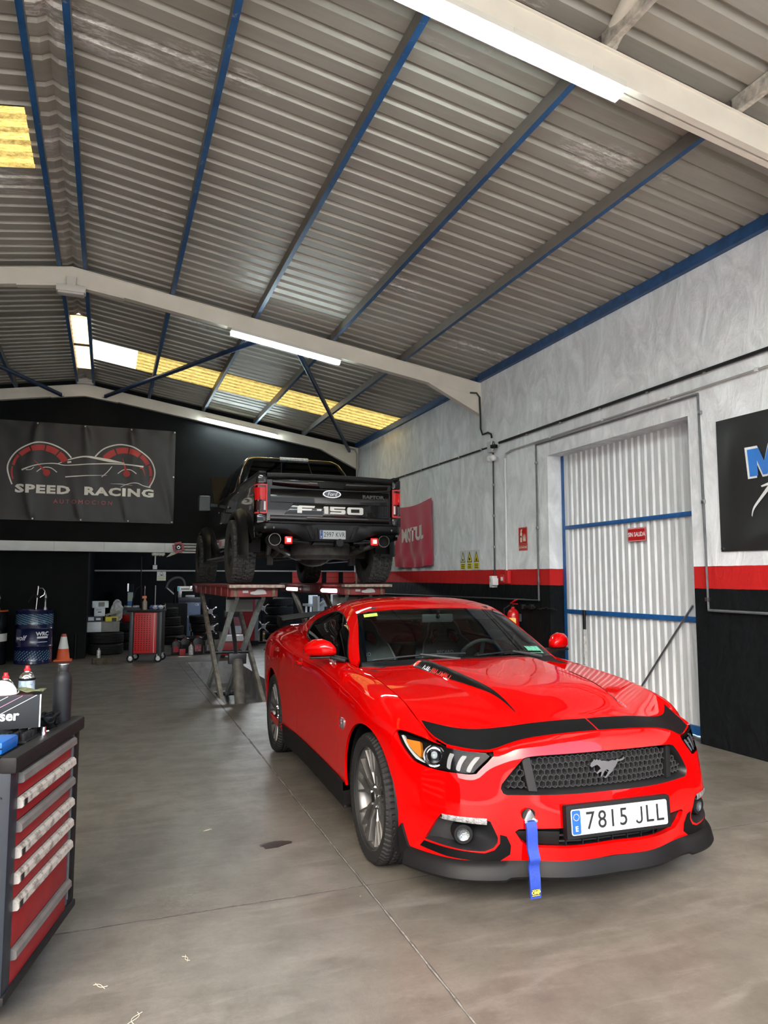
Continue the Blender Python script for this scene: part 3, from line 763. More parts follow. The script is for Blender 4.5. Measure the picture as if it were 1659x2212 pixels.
# wings (fenders), doors, quarters
_dc = [(-.665, None), (-.625, .915), (-.565, .83), (-.535, .70), (-.535, .50), (-.55, .322)]
def cut(pts, dx=0.):
    o = []
    for a, z in pts:
        if z is None: o.append((float(np.interp(-(a + dx), [.35, .75, 1.05, 1.35, 1.9, 2.35], [1.853, 2.254, 2.554, 2.854, 3.404, 3.854])), .977))
        else: o.append(tuple(st_az(a + dx, z)))
    return o
_fe = [(.757, .9765), (1.5, .977)] + cut(_dc, .003) + arch_pts(.0, .398, .385, 186, 46, 26) + [tuple(st_az(.297, .658)), (1.124, .823), (1.113, .831), (1.02, .868), (.93, .903), (.84, .941)]
panel('fender', BODY, _fe, M_red, CAR, step=.03, mirror=True)
_dr = [(-1.86, None), (-1.90, .95), (-1.885, .86), (-1.83, .72), (-1.80, .5), (-1.82, .322)]
_do = cut(_dc, -.003) + cut(_dr, .003)[::-1]
DOORS = panel('door', BODY, _do, M_red, CAR, step=.035, mirror=True)
_qu = cut(_dr, -.003)[::-1] + [(4.2, .979), (5.17, .979), (5.17, .24), tuple(st_az(-3.16, .25))] + arch_pts(-2.72, .40, .390, -14, 186, 30)
panel('rear_quarter', BODY, _qu, M_red, CAR, step=.035, mirror=True)
panel('rear_bumper', BODYS, [(5.18, .979), (6.0 * .995, .979), (6.0 * .995, .20), (5.18, .22)], M_red, CAR, step=.06, mirror=True, flange=0)
# black sill skirts between the arches
panel('sill_skirt', BODY, [tuple(st_az(-.42, .316)), tuple(st_az(-1.2, .316)), tuple(st_az(-2.30, .318)), tuple(st_az(-2.28, .165)), tuple(st_az(-1.2, .160)), tuple(st_az(-.44, .160))], M_splt, CAR, step=.05, off=.012, flange=.05, mirror=True)
# bonnet
_hs = np.linspace(0, 1.385, 24); _he = []
def h_edge(u): return .752
_hf = [(0.004, v) for v in np.linspace(-.735, .735, 30)]
HP = [(.006, v) for v in np.linspace(-.742, .742, 24)] + [(u, .7565) for u in np.linspace(.04, 1.34, 16)] + [(1.385, .74), (1.388, .45), (1.388, 0), (1.388, -.45), (1.385, -.74)] + [(u, -.7565) for u in np.linspace(1.34, .04, 16)]
_dn = []
for a_ in np.arange(-.56, .66, .02):
    for s_ in (-1, 1):
        for d_ in (-.014, -.006, .004, .014, .026, .040): _dn.append((float(np.interp(-a_, [-.66, -.61, -.43, -.16, .22, .56], [.17, .215, .40, .67, 1.05, 1.39])), s_ * (float(crease(a_)) + d_)))
panel('hood', HOOD, HP, M_red, CAR, step=.032, sgn=-1, dense=np.array(_dn))
# matt black band across the bonnet nose, in two halves, and the tapered crease decals
_bh = [(.008, .004), (.0075, .25), (.0075, .45), (.008, .60), (.014, .735), (.06, .752), (.12, .752), (.178, .745), (.150, .64), (.134, .53), (.118, .40), (.113, .20), (.111, .004)]
panel('hood_band', HOOD, _bh, M_vinyl, CAR, step=.03, off=.0012, sgn=-1, flange=0, mirror=True)
_cu = lambda a_: float(np.interp(-a_, [-.66, -.61, -.43, -.16, .22, .56], [.17, .215, .40, .67, 1.05, 1.39]))
_de = [(_cu(a_), float(crease(a_)) - .006) for a_ in np.linspace(-.50, .60, 30)] + [(_cu(a_), float(crease(a_)) - .004 + w_) for a_, w_ in zip(np.linspace(.60, -.50, 30), np.linspace(.003, .062, 30))]
DEC = panel('hood_decal', HOOD, _de, M_vinyl, CAR, step=.012, off=.003, sgn=-1, flange=0)
_de2 = [(_cu(a_), -float(crease(a_)) + .004) for a_ in np.linspace(.05, .56, 18)] + [(_cu(a_), -float(crease(a_)) - .004 - w_) for a_, w_ in zip(np.linspace(.56, .05, 18), np.linspace(.002, .022, 18))]
panel('hood_decal', HOOD, _de2, M_vinyl, CAR, step=.012, off=.003, sgn=-1, flange=0)
def on_hood(p, co):                                        # lettering pressed onto the bonnet
    a, b = p.x, -p.y; u = inv(HOOD, (a, b), (_cu(a), b), (0, 1)); q = HOOD(u[0], u[1])[0]; return Vector((a, -b, q[2] + .0045))
M_ltr = mat('letter_white', (.8, .8, .8), .5); M_ltr_r = mat('letter_red', (.75, .03, .02), .5)
text('lettering', 'FORD', .036, M_ltr, CAR, (-.43, -.408, 0), (.93, .055, 0), (-.05, 1, 0), warp=on_hood, extrude=0, bold=.0006, align='LEFT')
text('lettering', 'PERFORMANCE', .036, M_ltr_r, CAR, (-.315, -.400, 0), (.93, .055, 0), (-.05, 1, 0), warp=on_hood, extrude=0, bold=.0004, align='LEFT')
# windscreen with black frit band, roof, rear glass
panel('windshield', WIND, [(.0, v) for v in np.linspace(-.70, .70, 20)] + [(u, .70) for u in np.linspace(.05, .66, 8)] + [(.70, .685), (.715, .66)] + [(.72, v) for v in np.linspace(.6, -.6, 16)] + [(.715, -.66), (.70, -.685)] + [(u, -.70) for u in np.linspace(.66, .05, 8)], M_ws, CAR, step=.06, sgn=-1, flange=0)
_fo = [(.0, -.70), (.0, .70), (.72, .70), (.72, -.70)]; _fi = [(.07, -.655), (.07, .655), (.655, .655), (.685, .60), (.69, 0), (.685, -.60), (.655, -.655)]
panel('windshield_trim', WIND, _fo, M_gloss, CAR, holes=[_fi], step=.05, off=-.003, sgn=-1, flange=0)
_rf = [(.004, v) for v in np.linspace(-.588, .588, 22)] + [(u, .588) for u in np.linspace(.05, 1.40, 20)] + [(1.44, .54)] + [(1.47, v) for v in np.linspace(.48, -.48, 14)] + [(1.44, -.54)] + [(u, -.588) for u in np.linspace(1.40, .05, 20)]
panel('roof', ROOF, _rf, M_red, CAR, step=.04, sgn=-1)
panel('rear_window', ROOF, [(1.475, v) for v in np.linspace(-.50, .50, 12)] + [(2.19, .56), (2.19, -.56)], M_tint, CAR, step=.06, sgn=-1, flange=.01)
for sg in (1, -1):
    panel('rear_pillar', ROOF, [(1.41, sg * .588), (1.445, sg * .545), (1.475, sg * .505), (2.19, sg * .565), (2.19, sg * .588)], M_red, CAR, step=.04, sgn=-1)
# cabin side frame (A pillar, roof rail, C pillar) with the side window
SWo = [(.118, .03), (.25, .45), (.381, .698), (.47, .735), (.569, .752), (.66, .782), (.765, .806), (.86, .826), (.96, .832), (1.09, .79), (1.216, .718), (1.33, .64), (1.427, .55), (1.475, .43), (1.485, .32), (1.475, .19), (1.449, .094), (1.40, .045), (1.344, .022), (1.07, .012), (.40, .008)]
_so = [(.03, .0)] + [(w_, -.002) for w_ in np.linspace(.1, 2.5, 30)] + [(2.5, 1.0)] + [(w_, 1.0) for w_ in np.linspace(2.3, .06, 30)]
panel('window_frame', SIDE, _so, M_red, CAR, holes=[SWo], step=.035, mirror=True, flange=.02)
def grow(P, k):
    c = np.mean(P, 0); return [tuple(c + (np.array(p) - c) * k) for p in P]
panel('window_seal', SIDE, grow(SWo, 1.0), M_black, CAR, holes=[grow(SWo, .945)], step=.03, off=-.003, flange=.012, mirror=True)
panel('side_window', SIDE, grow(SWo, .99), M_tint, CAR, step=.06, off=-.008, flange=0, mirror=True)
# boot lid
_tk = Patch([0, .25, .52], [0, .3, .5, .66], [[(-3.26, 0, 1.085), (-3.26, .3, 1.083), (-3.26, .5, 1.079), (-3.26, .665, 1.072)], [(-3.5, 0, 1.082), (-3.5, .3, 1.08), (-3.49, .46, 1.077), (-3.46, .636, 1.071)], [(-3.79, 0, 1.070), (-3.77, .26, 1.07), (-3.73, .42, 1.069), (-3.70, .50, 1.068)]])
panel('trunk_lid', signed(lambda v, u: _tk(u, v)), [(-.66, 0), (.66, 0), (.66, .52), (-.66, .52)], M_red, CAR, step=.06, sgn=1, flange=0)
# inner hull so that nothing shows through
b = MB()
b.box2((-3.45, -.72, .17), (.42, .72, .30)); b.box2((-3.55, -.60, .30), (.62, .60, .62)); b.box2((-2.20, -.80, .28), (-.55, .80, .60))
b.obj('underbody', M_black, CAR)
for ca, b0 in ((0., .60), (-2.72, .62)):
    for sg in (1, -1):
        b = MB(); L = []
        for t_ in np.linspace(-25, 205, 24): L.append([(ca + .41 * math.cos(R(t_)), sg * -(b0 - .02), .343 + .40 * math.sin(R(t_))), (ca + .405 * math.cos(R(t_)), sg * -.895, .343 + .392 * math.sin(R(t_)))])
        b.grid(L); b.add([(ca + .41 * math.cos(R(t_)), sg * -(b0 - .02), .343 + .40 * math.sin(R(t_))) for t_ in np.linspace(-25, 205, 24)], [tuple(range(24))]); b.obj('wheel_liner', M_black, CAR, smooth=60)
# ---------------------------------------------------------------- grille and front details
_fa = {}
def front_a(bq, z): 
    k = (round(bq, 3), round(z, 3))
    if k not in _fa: u = st_bz(abs(bq), z); _fa[k] = float(BODY(u[0], u[1])[0][0])
    return _fa[k]
M_grb = mat('grille_black', (.008, .008, .0085), .45, spec=.3); M_hex = mat('grille_mesh_black', (.022, .022, .023), .45, spec=.4)
gp = [BODYS(s_, t_)[0] for s_, t_ in dens(GR, .04)]
b = MB(); n = len(gp); c = np.mean(gp, 0)
ins = [np.array([p[0] - .018, c[1] + (p[1] - c[1]) * .965, c[2] + (p[2] - c[2]) * .90]) for p in gp]; ins2 = [np.array([p[0] - .055, c[1] + (p[1] - c[1]) * .935, c[2] + (p[2] - c[2]) * .80]) for p in gp]
VV = [L3(*p) for p in gp] + [L3(*p) for p in ins] + [L3(*p) for p in ins2]
b.add(VV, [(i, (i + 1) % n, n + (i + 1) % n, n + i) for i in range(n)] + [(n + i, n + (i + 1) % n, 2 * n + (i + 1) % n, 2 * n + i) for i in range(n)]); b.obj('grille_surround', M_grb, CAR, smooth=50)
b = MB(); b.grid([[L3(front_a(x, .55) - .10, x, z_) for x in np.linspace(-.53, .53, 15)] for z_ in (.29, .70)]); b.obj('radiator', mat('radiator', (.006, .006, .006), .8), CAR)
gpoly = [(p[1], p[2]) for p in ins2]
def hexmesh(bm_, x0, x1, z0, z1, r, test, depth, wall, aoff, slope=0.):
    w = r * math.sqrt(3); j = 0; z = z0; seen = set()
    while z < z1 + r:
        x = x0 + (w / 2 if j % 2 else 0)
        while x < x1 + w:
            P = [(x + r * math.sin(R(60 * k)), z + r * math.cos(R(60 * k))) for k in range(6)]
            for k in range(6):
                p, q = P[k], P[(k + 1) % 6]; m_ = (round((p[0] + q[0]) / 2, 4), round((p[1] + q[1]) / 2, 4))
                if m_ in seen or not test(*m_): continue
                seen.add(m_); a0 = front_a(min(.56, max(-.56, round(m_[0], 2))), round(m_[1], 2)) - aoff
                d = Vector((0, -(q[0] - p[0]), q[1] - p[1])).normalized(); nn = Vector((0, -d.z, d.y)) * wall / 2; A, B = Vector((a0, -p[0], p[1])), Vector((a0, -q[0], q[1])); D = Vector((-depth, 0, 0))
                V = [A + nn * .75, B + nn * .75, B - nn * .75, A - nn * .75, A + nn + D, B + nn + D, B - nn + D, A - nn + D]
                bm_.add(V, [(0, 1, 2, 3), (0, 4, 5, 1), (3, 2, 6, 7)])
            x += w
        z += 1.5 * r; j += 1
ga = np.array(gpoly)
def ing(x, z): return bool(inpoly(np.array([(x, z)]), gpoly)[0])
dvx = lambda z: np.interp(z, [.53, .70], [.362, .388])
b = MB(); hexmesh(b, -.40, .40, .55, .70, .0165, lambda x, z: ing(x, z) and abs(x) < dvx(z) - .012, .018, .0055, .035); b.obj('grille_mesh', M_hex, CAR, smooth=0, fixn=False)
for sg in (1, -1):
    b = MB(); hexmesh(b, -.56, .56, .55, .70, .0165, lambda x, z: ing(x, z) and sg * x > dvx(z) + .035, .018, .0055, .030); b.obj('grille_mesh', M_hex, CAR, smooth=0, fixn=False)
for sg in (1, -1):
    V = []
    for z_ in (.548, .702):
        x0, x1 = dvx(z_) - .004, dvx(z_) + .034
        V += [L3(front_a(x0, z_) - .016, sg * x0, z_), L3(front_a(x1, z_) - .020, sg * x1, z_), L3(front_a(x1, z_) - .07, sg * x1, z_), L3(front_a(x0, z_) - .07, sg * x0, z_)]
    b = MB(); b.add(V, [(0, 1, 5, 4), (1, 2, 6, 5), (2, 3, 7, 6), (3, 0, 4, 7)]); b.obj('grille_divider', M_grb, CAR, bevel=.004)
# galloping horse badge: outline with mane, tail and four legs
HO = [(-.092, .012), (-.086, .026), (-.076, .033), (-.070, .044), (-.064, .037), (-.052, .042), (-.048, .036), (-.036, .038), (-.030, .031), (-.016, .031), (.010, .026), (.034, .030), (.050, .027), (.060, .034), (.072, .030), (.088, .034), (.100, .045), (.098, .034), (.108, .040), (.096, .027), (.080, .022), (.066, .022), (.058, .012), (.052, .000), (.040, -.010), (.034, -.022), (.020, -.032), (.004, -.044), (-.006, -.052), (-.016, -.050), (-.006, -.042), (.004, -.030), (.012, -.018), (.002, -.012), (-.010, -.016), (-.020, -.030), (-.028, -.044), (-.036, -.046), (-.032, -.034), (-.028, -.020), (-.040, -.022), (-.054, -.030), (-.058, -.024), (-.046, -.014), (-.034, -.006), (-.040, .004), (-.052, .014), (-.064, .012), (-.074, .008), (-.084, .004)]
b = MB(); cz = .634; k = 1.02
_po = [(u * k, v * k) for u, v in HO]
V0 = [L3(front_a(0, cz) - .030, -u, cz + v) for u, v in _po]; V1 = [L3(front_a(0, cz) - .014, -u * .97, cz + v * .95) for u, v in _po]; n = len(_po)
T = delaunay_2d_cdt([Vector(p) for p in _po], [(i, (i + 1) % n) for i in range(n)], [], 1, 1e-6)[2]
b.add(V0 + V1, [(i, (i + 1) % n, n + (i + 1) % n, n + i) for i in range(n)] + [tuple(n + i for i in t) for t in T]); b.obj('horse_badge', mat('badge_metal', (.42, .42, .44), .25, 1.), CAR, smooth=30)
# lower grille: black box with slats and fins
lp = [BODYS(s_, t_)[0] for s_, t_ in dens(LG, .05)]; n = len(lp); c = np.mean(lp, 0)
b = MB(); b.add([L3(*p) for p in lp] + [L3(p[0] - .06, c[1] + (p[1] - c[1]) * .97, c[2] + (p[2] - c[2]) * .85) for p in lp], [(i, (i + 1) % n, n + (i + 1) % n, n + i) for i in range(n)]); b.obj('intake_surround', M_grb, CAR, smooth=50)
for z_ in (.325, .352): MB().tube([L3(front_a(x, z_) - .035, x, z_) for x in np.linspace(-.42, .42, 15)], .006, 6).obj('intake_slat', M_grb, CAR)
for x in np.linspace(-.24, .24, 7): MB().box(L3(front_a(x, .335) - .05, x, .340), (.05, .005, .075)).obj('intake_fin', M_grb, CAR)
for sg in (1, -1): 
    V = [L3(front_a(x, z_) - .024, sg * x, z_) for x, z_ in ((.27, .308), (.40, .312), (.45, .345), (.46, .372), (.27, .372))]
    V2 = [(x - .02, y, z_) for x, y, z_ in V]
    b = MB(); b.add(V + V2, [(0, 1, 2, 3, 4), (9, 8, 7, 6, 5)] + [(i, (i + 1) % 5, 5 + (i + 1) % 5, 5 + i) for i in range(5)]); b.obj('intake_blank', M_splt, CAR, bevel=.006)
# fog-lamp pockets
M_pock = mat('pocket_plastic', (.008, .0084, .0095), .45, spec=.3)
fgp = [BODY(s_, t_)[0] for s_, t_ in dens(FG, .03)]; n = len(fgp); c = np.mean(fgp, 0)
fc = np.array([.700, .668, .347])
for sg in (1, -1):
    b = MB()
    P0 = [L3(p[0], sg * p[1], p[2]) for p in fgp]; P1 = [L3(p[0] - .02, sg * (c[1] + (p[1] - c[1]) * .93), c[2] + (p[2] - c[2]) * .90) for p in fgp]
    P2 = [L3(fc[0] - .06 + (p[0] - fc[0]) * .25, sg * (fc[1] + (p[1] - fc[1]) * .55), fc[2] + (p[2] - fc[2]) * .75) for p in fgp]
    b.add(P0 + P1 + P2, [(i, (i + 1) % n, n + (i + 1) % n, n + i) for i in range(n)] + [(n + i, n + (i + 1) % n, 2 * n + (i + 1) % n, 2 * n + i) for i in range(n)] + [tuple(range(2 * n, 3 * n))]); b.obj('fog_pocket', M_pock, CAR, smooth=50)
    ax = Vector((.93, -sg * .28, -.02)).normalized(); cc = Vector(L3(fc[0], sg * fc[1], fc[2]))
    fl = empty('fog_lamp', cc); fl.parent = CAR; fl.rotation_euler = ax.to_track_quat('Z', 'Y').to_euler()
    MB().lathe([(.030, .012), (.043, .012), (.047, .002), (.050, -.02), (.052, -.05), (.046, -.06)], 28).obj('bezel', M_black, fl)
    MB().lathe([(.0001, .000), (.012, .001), (.022, .004), (.031, .010), (.032, -.012)], 28).obj('reflector', mat('fog_reflector', (.26, .28, .28), .25, 1., bump=1., bscale=120), fl)
    MB().lathe([(.0001, .017), (.016, .0165), (.030, .013)], 28).obj('lens', M_lens, fl)
    # clear strip lamp above
    b = MB(); top = [(s_, .432 - .004 * abs(s_ - .72)) for s_ in np.linspace(.615, .835, 14)]
    A = [BODY(s_, t_ + .001)[0] for s_, t_ in top]; B = [BODY(s_, t_ - .022 - .006 * i / 13)[0] for i, (s_, t_) in enumerate(top[::-1])][::-1]
    for P in (A, B):
        for p in P: p[0] += .003
    b.grid([[L3(p[0], sg * p[1], p[2]) for p in A], [L3(p[0] + .004, sg * p[1], p[2]) for p in (np.array(A) + np.array(B)) / 2], [L3(p[0], sg * p[1], p[2]) for p in B], [L3(p[0] - .03, sg * p[1], p[2]) for p in B]]); b.obj('strip_lamp', mat('strip_lamp', (.20, .20, .20), .25, .3, bump=1., bscale=140, var=.5, vscale=50), CAR, smooth=30, fixn=False)
# headlights: black housing, projector, amber corner, three bars, clear lens
HLc = {'p': BODY(.853, .80)[0]}
for sg in (1, -1):
    S_ = BODY if sg > 0 else (lambda s_, t_: BODY(s_, t_) * np.array([1, -1, 1]))
    hl = empty('headlight', (0, 0, 0)); hl.parent = CAR
    sg_n = 1 if sg > 0 else -1
    panel('housing', S_, grow(HLo, .985), mat('headlight_black', (.0022, .0022, .0025), .6, spec=.06), hl, step=.03, off=-.045, sgn=sg_n, flange=0)
    n = 60; lo = dens(HLo, .03); P0 = S_([p[0] for p in lo], [p[1] for p in lo]); N0 = surf_n(S_, np.array([p[0] for p in lo]), np.array([p[1] for p in lo])) * sg_n
    P1 = P0 - N0 * .046; k = len(lo); b = MB(); b.add([L3(*p) for p in P0] + [L3(*p) for p in P1], [(i, (i + 1) % k, k + (i + 1) % k, k + i) for i in range(k)]); b.obj('rim', _M['headlight_black'], hl, smooth=50)
    panel('lens', S_, grow(HLo, .992), M_lens, hl, step=.03, off=-.002, sgn=sg_n, flange=0)
    def at(s_, t_, o): 
        return Vector(L3(*(S_(s_, t_)[0] + surf_n(S_, np.array([s_]), np.array([t_]))[0] * sg_n * o)))
    # projector rings facing forward
    pc = at(.850, .805, -.034); fw = Vector((.90, -sg * .42, .04)).normalized(); q = fw.to_track_quat('Z', 'Y').to_matrix().to_4x4()
    def lat(prof, nm, m):
        bb = MB().lathe(prof, 32); bb.xf(Matrix.Translation(pc) @ q); return bb.obj(nm, m, hl)
    lat([(.040, .0), (.047, .014), (.052, .016), (.053, .006), (.050, -.01)], 'ring', M_chrome); lat([(.030, .004), (.034, .016), (.039, .014), (.040, .002)], 'ring', M_chrome); lat([(.024, .004), (.027, .020), (.030, .004)], 'ring', mat('dark_chrome', (.25, .25, .26), .15, 1.))
    lat([(.0001, .032), (.008, .031), (.016, .026), (.022, .016), (.024, .004)], 'projector', m_glass('projector_lens', (.70, .74, .76)) if 'projector_lens' not in _M else _M['projector_lens'])
    lat([(.0001, .003), (.024, .004)], 'projector_back', mat('projector_back', (.5, .52, .54), .25, .8))
    # amber marker and its white edge line
    am = [(1.050, .806), (.985, .835), (.935, .862), (.925, .79), (.935, .735), (.99, .765)]
    panel('indicator', S_, am, mat('amber_lens', (.42, .13, .008), .25, bump=.8, bscale=120), hl, step=.02, off=-.018, sgn=sg_n, flange=.02)
    ed = [(1.083, .812), (1.060, .826), (1.005, .765), (.93, .722), (.905, .712), (.91, .702), (.965, .712), (1.03, .765)]
    panel('light_guide', S_, ed, mat('light_guide', (.35, .36, .36), .3), hl, step=.02, off=-.015, sgn=sg_n, flange=.015)
    for c0 in (.742, .697, .652):
        bar_ = [(c0 + .026, .722), (c0 + .028, .735), (c0 - .014, .905), (c0 - .026, .907), (c0 - .029, .895), (c0 + .012, .722), (c0 + .018, .716)]
        panel('light_bar', S_, bar_, mat('light_bar', (.17, .175, .18), .4, spec=.2), hl, step=.015, off=-.010, sgn=sg_n, flange=.003)
# black vinyl on the lower bumper corners, splitter and its end blades
_lv = [(.962, .262), (.936, .292), (.62, .276), (.575, .290), (.550, .32), (.552, .36), (.52, .352), (.497, .31), (.498, .27), (.553, .236), (.806, .247)]
panel('bumper_vinyl', BODY, _lv, M_vinyl, CAR, step=.025, off=.0015, flange=0, mirror=True)
def splitter():
    ss = np.concatenate([np.linspace(-1.035, -.5, 24), np.linspace(-.46, .46, 24), np.linspace(.5, 1.035, 24)])
    P = BODYS(ss, np.full(len(ss), .22)); T_ = np.gradient(P[:, :2], axis=0); N_ = np.stack([T_[:, 1], -T_[:, 0]], 1); N_ /= np.linalg.norm(N_, axis=1, keepdims=True)
    out = []
    for i, s_ in enumerate(ss):
        e = .018 + .014 * smoothstep(.40, .56, abs(s_)); zt = .243 - .004 * abs(s_); zb = .168 + .0 * s_
        if abs(s_) > .5: zb = .158; 
        prof_ = [(-.02, zt), (.004, zt), (e, zt - .022), (e + .012, zb + .012), (e + .006, zb), (-.10, zb)]
        out.append([L3(P[i, 0] + N_[i, 0] * o_, P[i, 1] + N_[i, 1] * o_, z_) for o_, z_ in prof_])
    b = MB(); b.grid(out); b.obj('splitter', M_splt, CAR, smooth=40)
splitter()
panel('splitter_blade', BODY, [(1.068, .335), (1.098, .30), (1.088, .19), (1.00, .150), (.93, .150), (.985, .215), (1.03, .245)], M_splt, CAR, step=.02, off=.012, flange=.02, mirror=True)
# number plate
pl = empty('number_plate', L3(.965, 0, .432)); pl.parent = CAR; pl.rotation_euler = (0, R(-4), 0)
M_plw = mat('plate_white', (.46, .49, .49), .4); M_plb = mat('plate_blue', (.008, .07, .32), .4); M_ink = mat('plate_ink', (.008, .008, .009), .4)
def rrect(w, h, r, n=5):
    P = []
    for cx, cy, a0 in ((w / 2 - r, h / 2 - r, 0), (-w / 2 + r, h / 2 - r, 90), (-w / 2 + r, -h / 2 + r, 180), (w / 2 - r, -h / 2 + r, 270)):
        for i in range(n): t_ = R(a0 + 90 * i / (n - 1)); P.append((cx + r * math.cos(t_), cy + r * math.sin(t_)))
    return P
YZ = lambda u, v, h: (h, u, v)
MB().prism(rrect(.565, .145, .008), -.035, .0, YZ).obj('plate_holder', M_black, pl, bevel=.004)
MB().prism(rrect(.520, .110, .010), .0, .004, YZ).obj('plate', M_plw, pl)
MB().prism(rrect(.044, .102, .008), .004, .0052, lambda u, v, h: (h, u - .235, v)).obj('plate_band', M_plb, pl)
for ch_, u_ in (('7', -.162), ('8', -.099), ('1', -.043), ('5', .016), ('L', .159), ('L', .216)):
    text('lettering', ch_, .108, M_ink, pl, (.0045, u_, -.002), (0, 1, 0), (0, 0, 1), extrude=.0008, sx=.92, bold=.0004)
_jp = [(.020, .0365), (.020, -.018)] + [(.0 + .020 * math.cos(R(t_)), -.018 - .0195 * math.sin(R(t_)) * 1.0) for t_ in range(20, 161, 20)] + [(-.011, -.018)] + [(.0 + .0105 * math.cos(R(t_)), -.018 - .0105 * math.sin(R(t_))) for t_ in range(160, 19, -20)] + [(.0105, -.018), (.0105, .0365)]
MB().prism(_jp, .0045, .0055, lambda u, v, h: (h, u + .100, v)).obj('lettering', M_ink, pl, smooth=0)
text('lettering', 'E', .030, M_ltr, pl, (.0056, -.235, -.028), (0, 1, 0), (0, 0, 1), extrude=.0004, bold=.0006)
b = MB()
for i in range(12): t_ = R(30 * i); b.cyl((.0052, -.235 + .014 * math.cos(t_), .022 + .014 * math.sin(t_)), (.0062, -.235 + .014 * math.cos(t_), .022 + .014 * math.sin(t_)), .0019, n=5)
b.obj('star_ring', mat('star_yellow', (.85, .72, .25), .4), pl)
b = MB(); b.box(L3(.925, 0, .425), (.06, .50, .10)); b.obj('plate_mount', M_black, CAR)
# tow shackle and blue strap
ts = empty('tow_strap', L3(.865, .418, .455)); ts.parent = CAR
M_strap = mat('strap_blue', (.006, .030, .24), .6, var=.15, vscale=40, bump=.4, bscale=180)
b = MB().prism([(math.cos(R(t_)) * .034, math.sin(R(t_)) * .026) for t_ in range(0, 360, 20)], -.004, .004, YZ); b.obj('hole_cover', M_black, ts)
b = MB(); b.prism([(-.026, -.030), (-.030, -.018), (-.010, .018), (.0, .026), (.010, .018), (.030, -.018), (.026, -.030), (.012, -.034), (-.012, -.034)], .004, .016, YZ); b.obj('hook_plate', M_chrome, ts, bevel=.003)
for sg in (-1, 1): MB().cyl((.010, sg * .026, -.024), (.024, sg * .026, -.024), .007, n=10).obj('bolt', M_chrome, ts)
pth = [(.020, -.026), (.030, -.045), (.036, -.075), (.040, -.115), (.050, -.150), (.064, -.175), (.056, -.205), (.066, -.26), (.070, -.335)]
pp = np.array(pth); sp = Spl(np.arange(len(pp)), pp)(np.linspace(0, len(pp) - 1, 40))
sheet('strap', [[(x, w_ - .012 * i / 40, z_) for w_ in np.linspace(-.026, .026, 5)] for i, (x, z_) in enumerate(sp)], .005, M_strap, ts)
sheet('strap', [[(x - .010, w_ - .010 * i / 40, z_) for w_ in np.linspace(-.025, .025, 5)] for i, (x, z_) in enumerate(sp)], .004, M_strap, ts)
MB().box((.0735, -.011, -.310), (.001, .040, .030)).obj('brand_label', mat('label_black', (.015, .015, .02), .5), ts)
text('lettering', 'OMP', .020, mat('label_yellow', (.85, .68, .05), .5), ts, (.0745, -.011, -.310), (0, 1, 0), (0, 0, 1), extrude=.0003, bold=.0008)
for z_ in (-.298, -.322): MB().box((.0743, -.011, z_), (.0006, .038, .0018)).obj('label_line', _M['label_yellow'], ts)
# ---------------------------------------------------------------- wheels
def strut(b, p0, p1, w0, w1, d, axis=Vector((0, 1, 0)), top=.7):
    """tapered spoke with chamfered face; axis = outward wheel axis"""
    p0, p1 = Vector(p0), Vector(p1); dr = (p1 - p0).normalized(); sd = dr.cross(axis).normalized()
    V = []
    for p, w in ((p0, w0), (p1, w1)): V += [p + sd * w / 2 - axis * d, p + sd * w / 2 - axis * d * .25, p + sd * w * top / 2, p - sd * w * top / 2, p - sd * w / 2 - axis * d * .25, p - sd * w / 2 - axis * d]
    b.add(V, [(i, i + 1, 7 + i, 6 + i) for i in range(5)] + [(5, 0, 6, 11), (5, 4, 3, 2, 1, 0), (6, 7, 8, 9, 10, 11)])
def tyre_mesh(name, Rt, Rr, w, grooves, n, lug=0, depth=.007, off_road=False):
    """tyre revolved about Y with real tread grooves and cut shoulder blocks"""
    h = w / 2; prof = []
    side = [(Rr, -h * .80), (Rr + (Rt - Rr) * .10, -h * .93), (Rr + (Rt - Rr) * .45, -h * 1.0), (Rr + (Rt - Rr) * .75, -h * .975), (Rt - .014, -h * .90), (Rt - .005, -h * .84)]
    tread = []
    ys = np.linspace(-h * .80, h * .80, 41)
    for y in ys:
        r = Rt - .006 * (abs(y) / h) ** 3
        g = any(abs(y - gy * h) < gw for gy, gw in grooves); tread.append((r - (depth if g else 0), y))
    prof = side + tread + [(r, -y) for r, y in reversed(side)]
    V = []; F = []; m = len(prof)
    for i in range(n):
        t = 2 * math.pi * i / n
        for j, (r, y) in enumerate(prof):
            rr = r
            if lug and abs(y) > h * .42 and r > Rt - .02:
                ph = (i / n * lug + (abs(y) / h - .42) * .55 + (.5 if y > 0 else 0)) % 1
                if ph < .20: rr -= depth * .9
            if lug and abs(y) <= h * .42:
                ph = (i / n * lug + (y / h) * .9) % 1
                if ph < .14: rr -= depth * .55
            V.append((rr * math.cos(t), y, rr * math.sin(t)))
    for i in range(n):
        k = (i + 1) % n
        for j in range(m - 1): F.append((i * m + j, i * m + j + 1, k * m + j + 1, k * m + j))
    me = bpy.data.meshes.new(name); me.from_pydata(V, [], F); me.materials.append(M_rubber); me.shade_smooth(); me.set_sharp_from_angle(angle=R(32)); me.update(); return me
def m_tyre():
    t = NT('tyre_rubber'); n = t.noise(9, 5, .65)
    t.set(col=t.mix(n, (.0042, .0042, .0046), (.016, .0158, .0155)), rough=.72, spec=.3); return reg(t)
M_rubber = m_tyre()
M_rim = mat('rim_nickel', (.125, .122, .118), .38, .75, var=.08)
M_rimd = mat('rim_dark', (.02, .02, .02), .5, .5)
TY = tyre_mesh('tyre', .340, .262, .262, [(-.52, .006), (-.17, .0055), (.17, .0055), (.52, .006)], 276, lug=68, depth=.008)
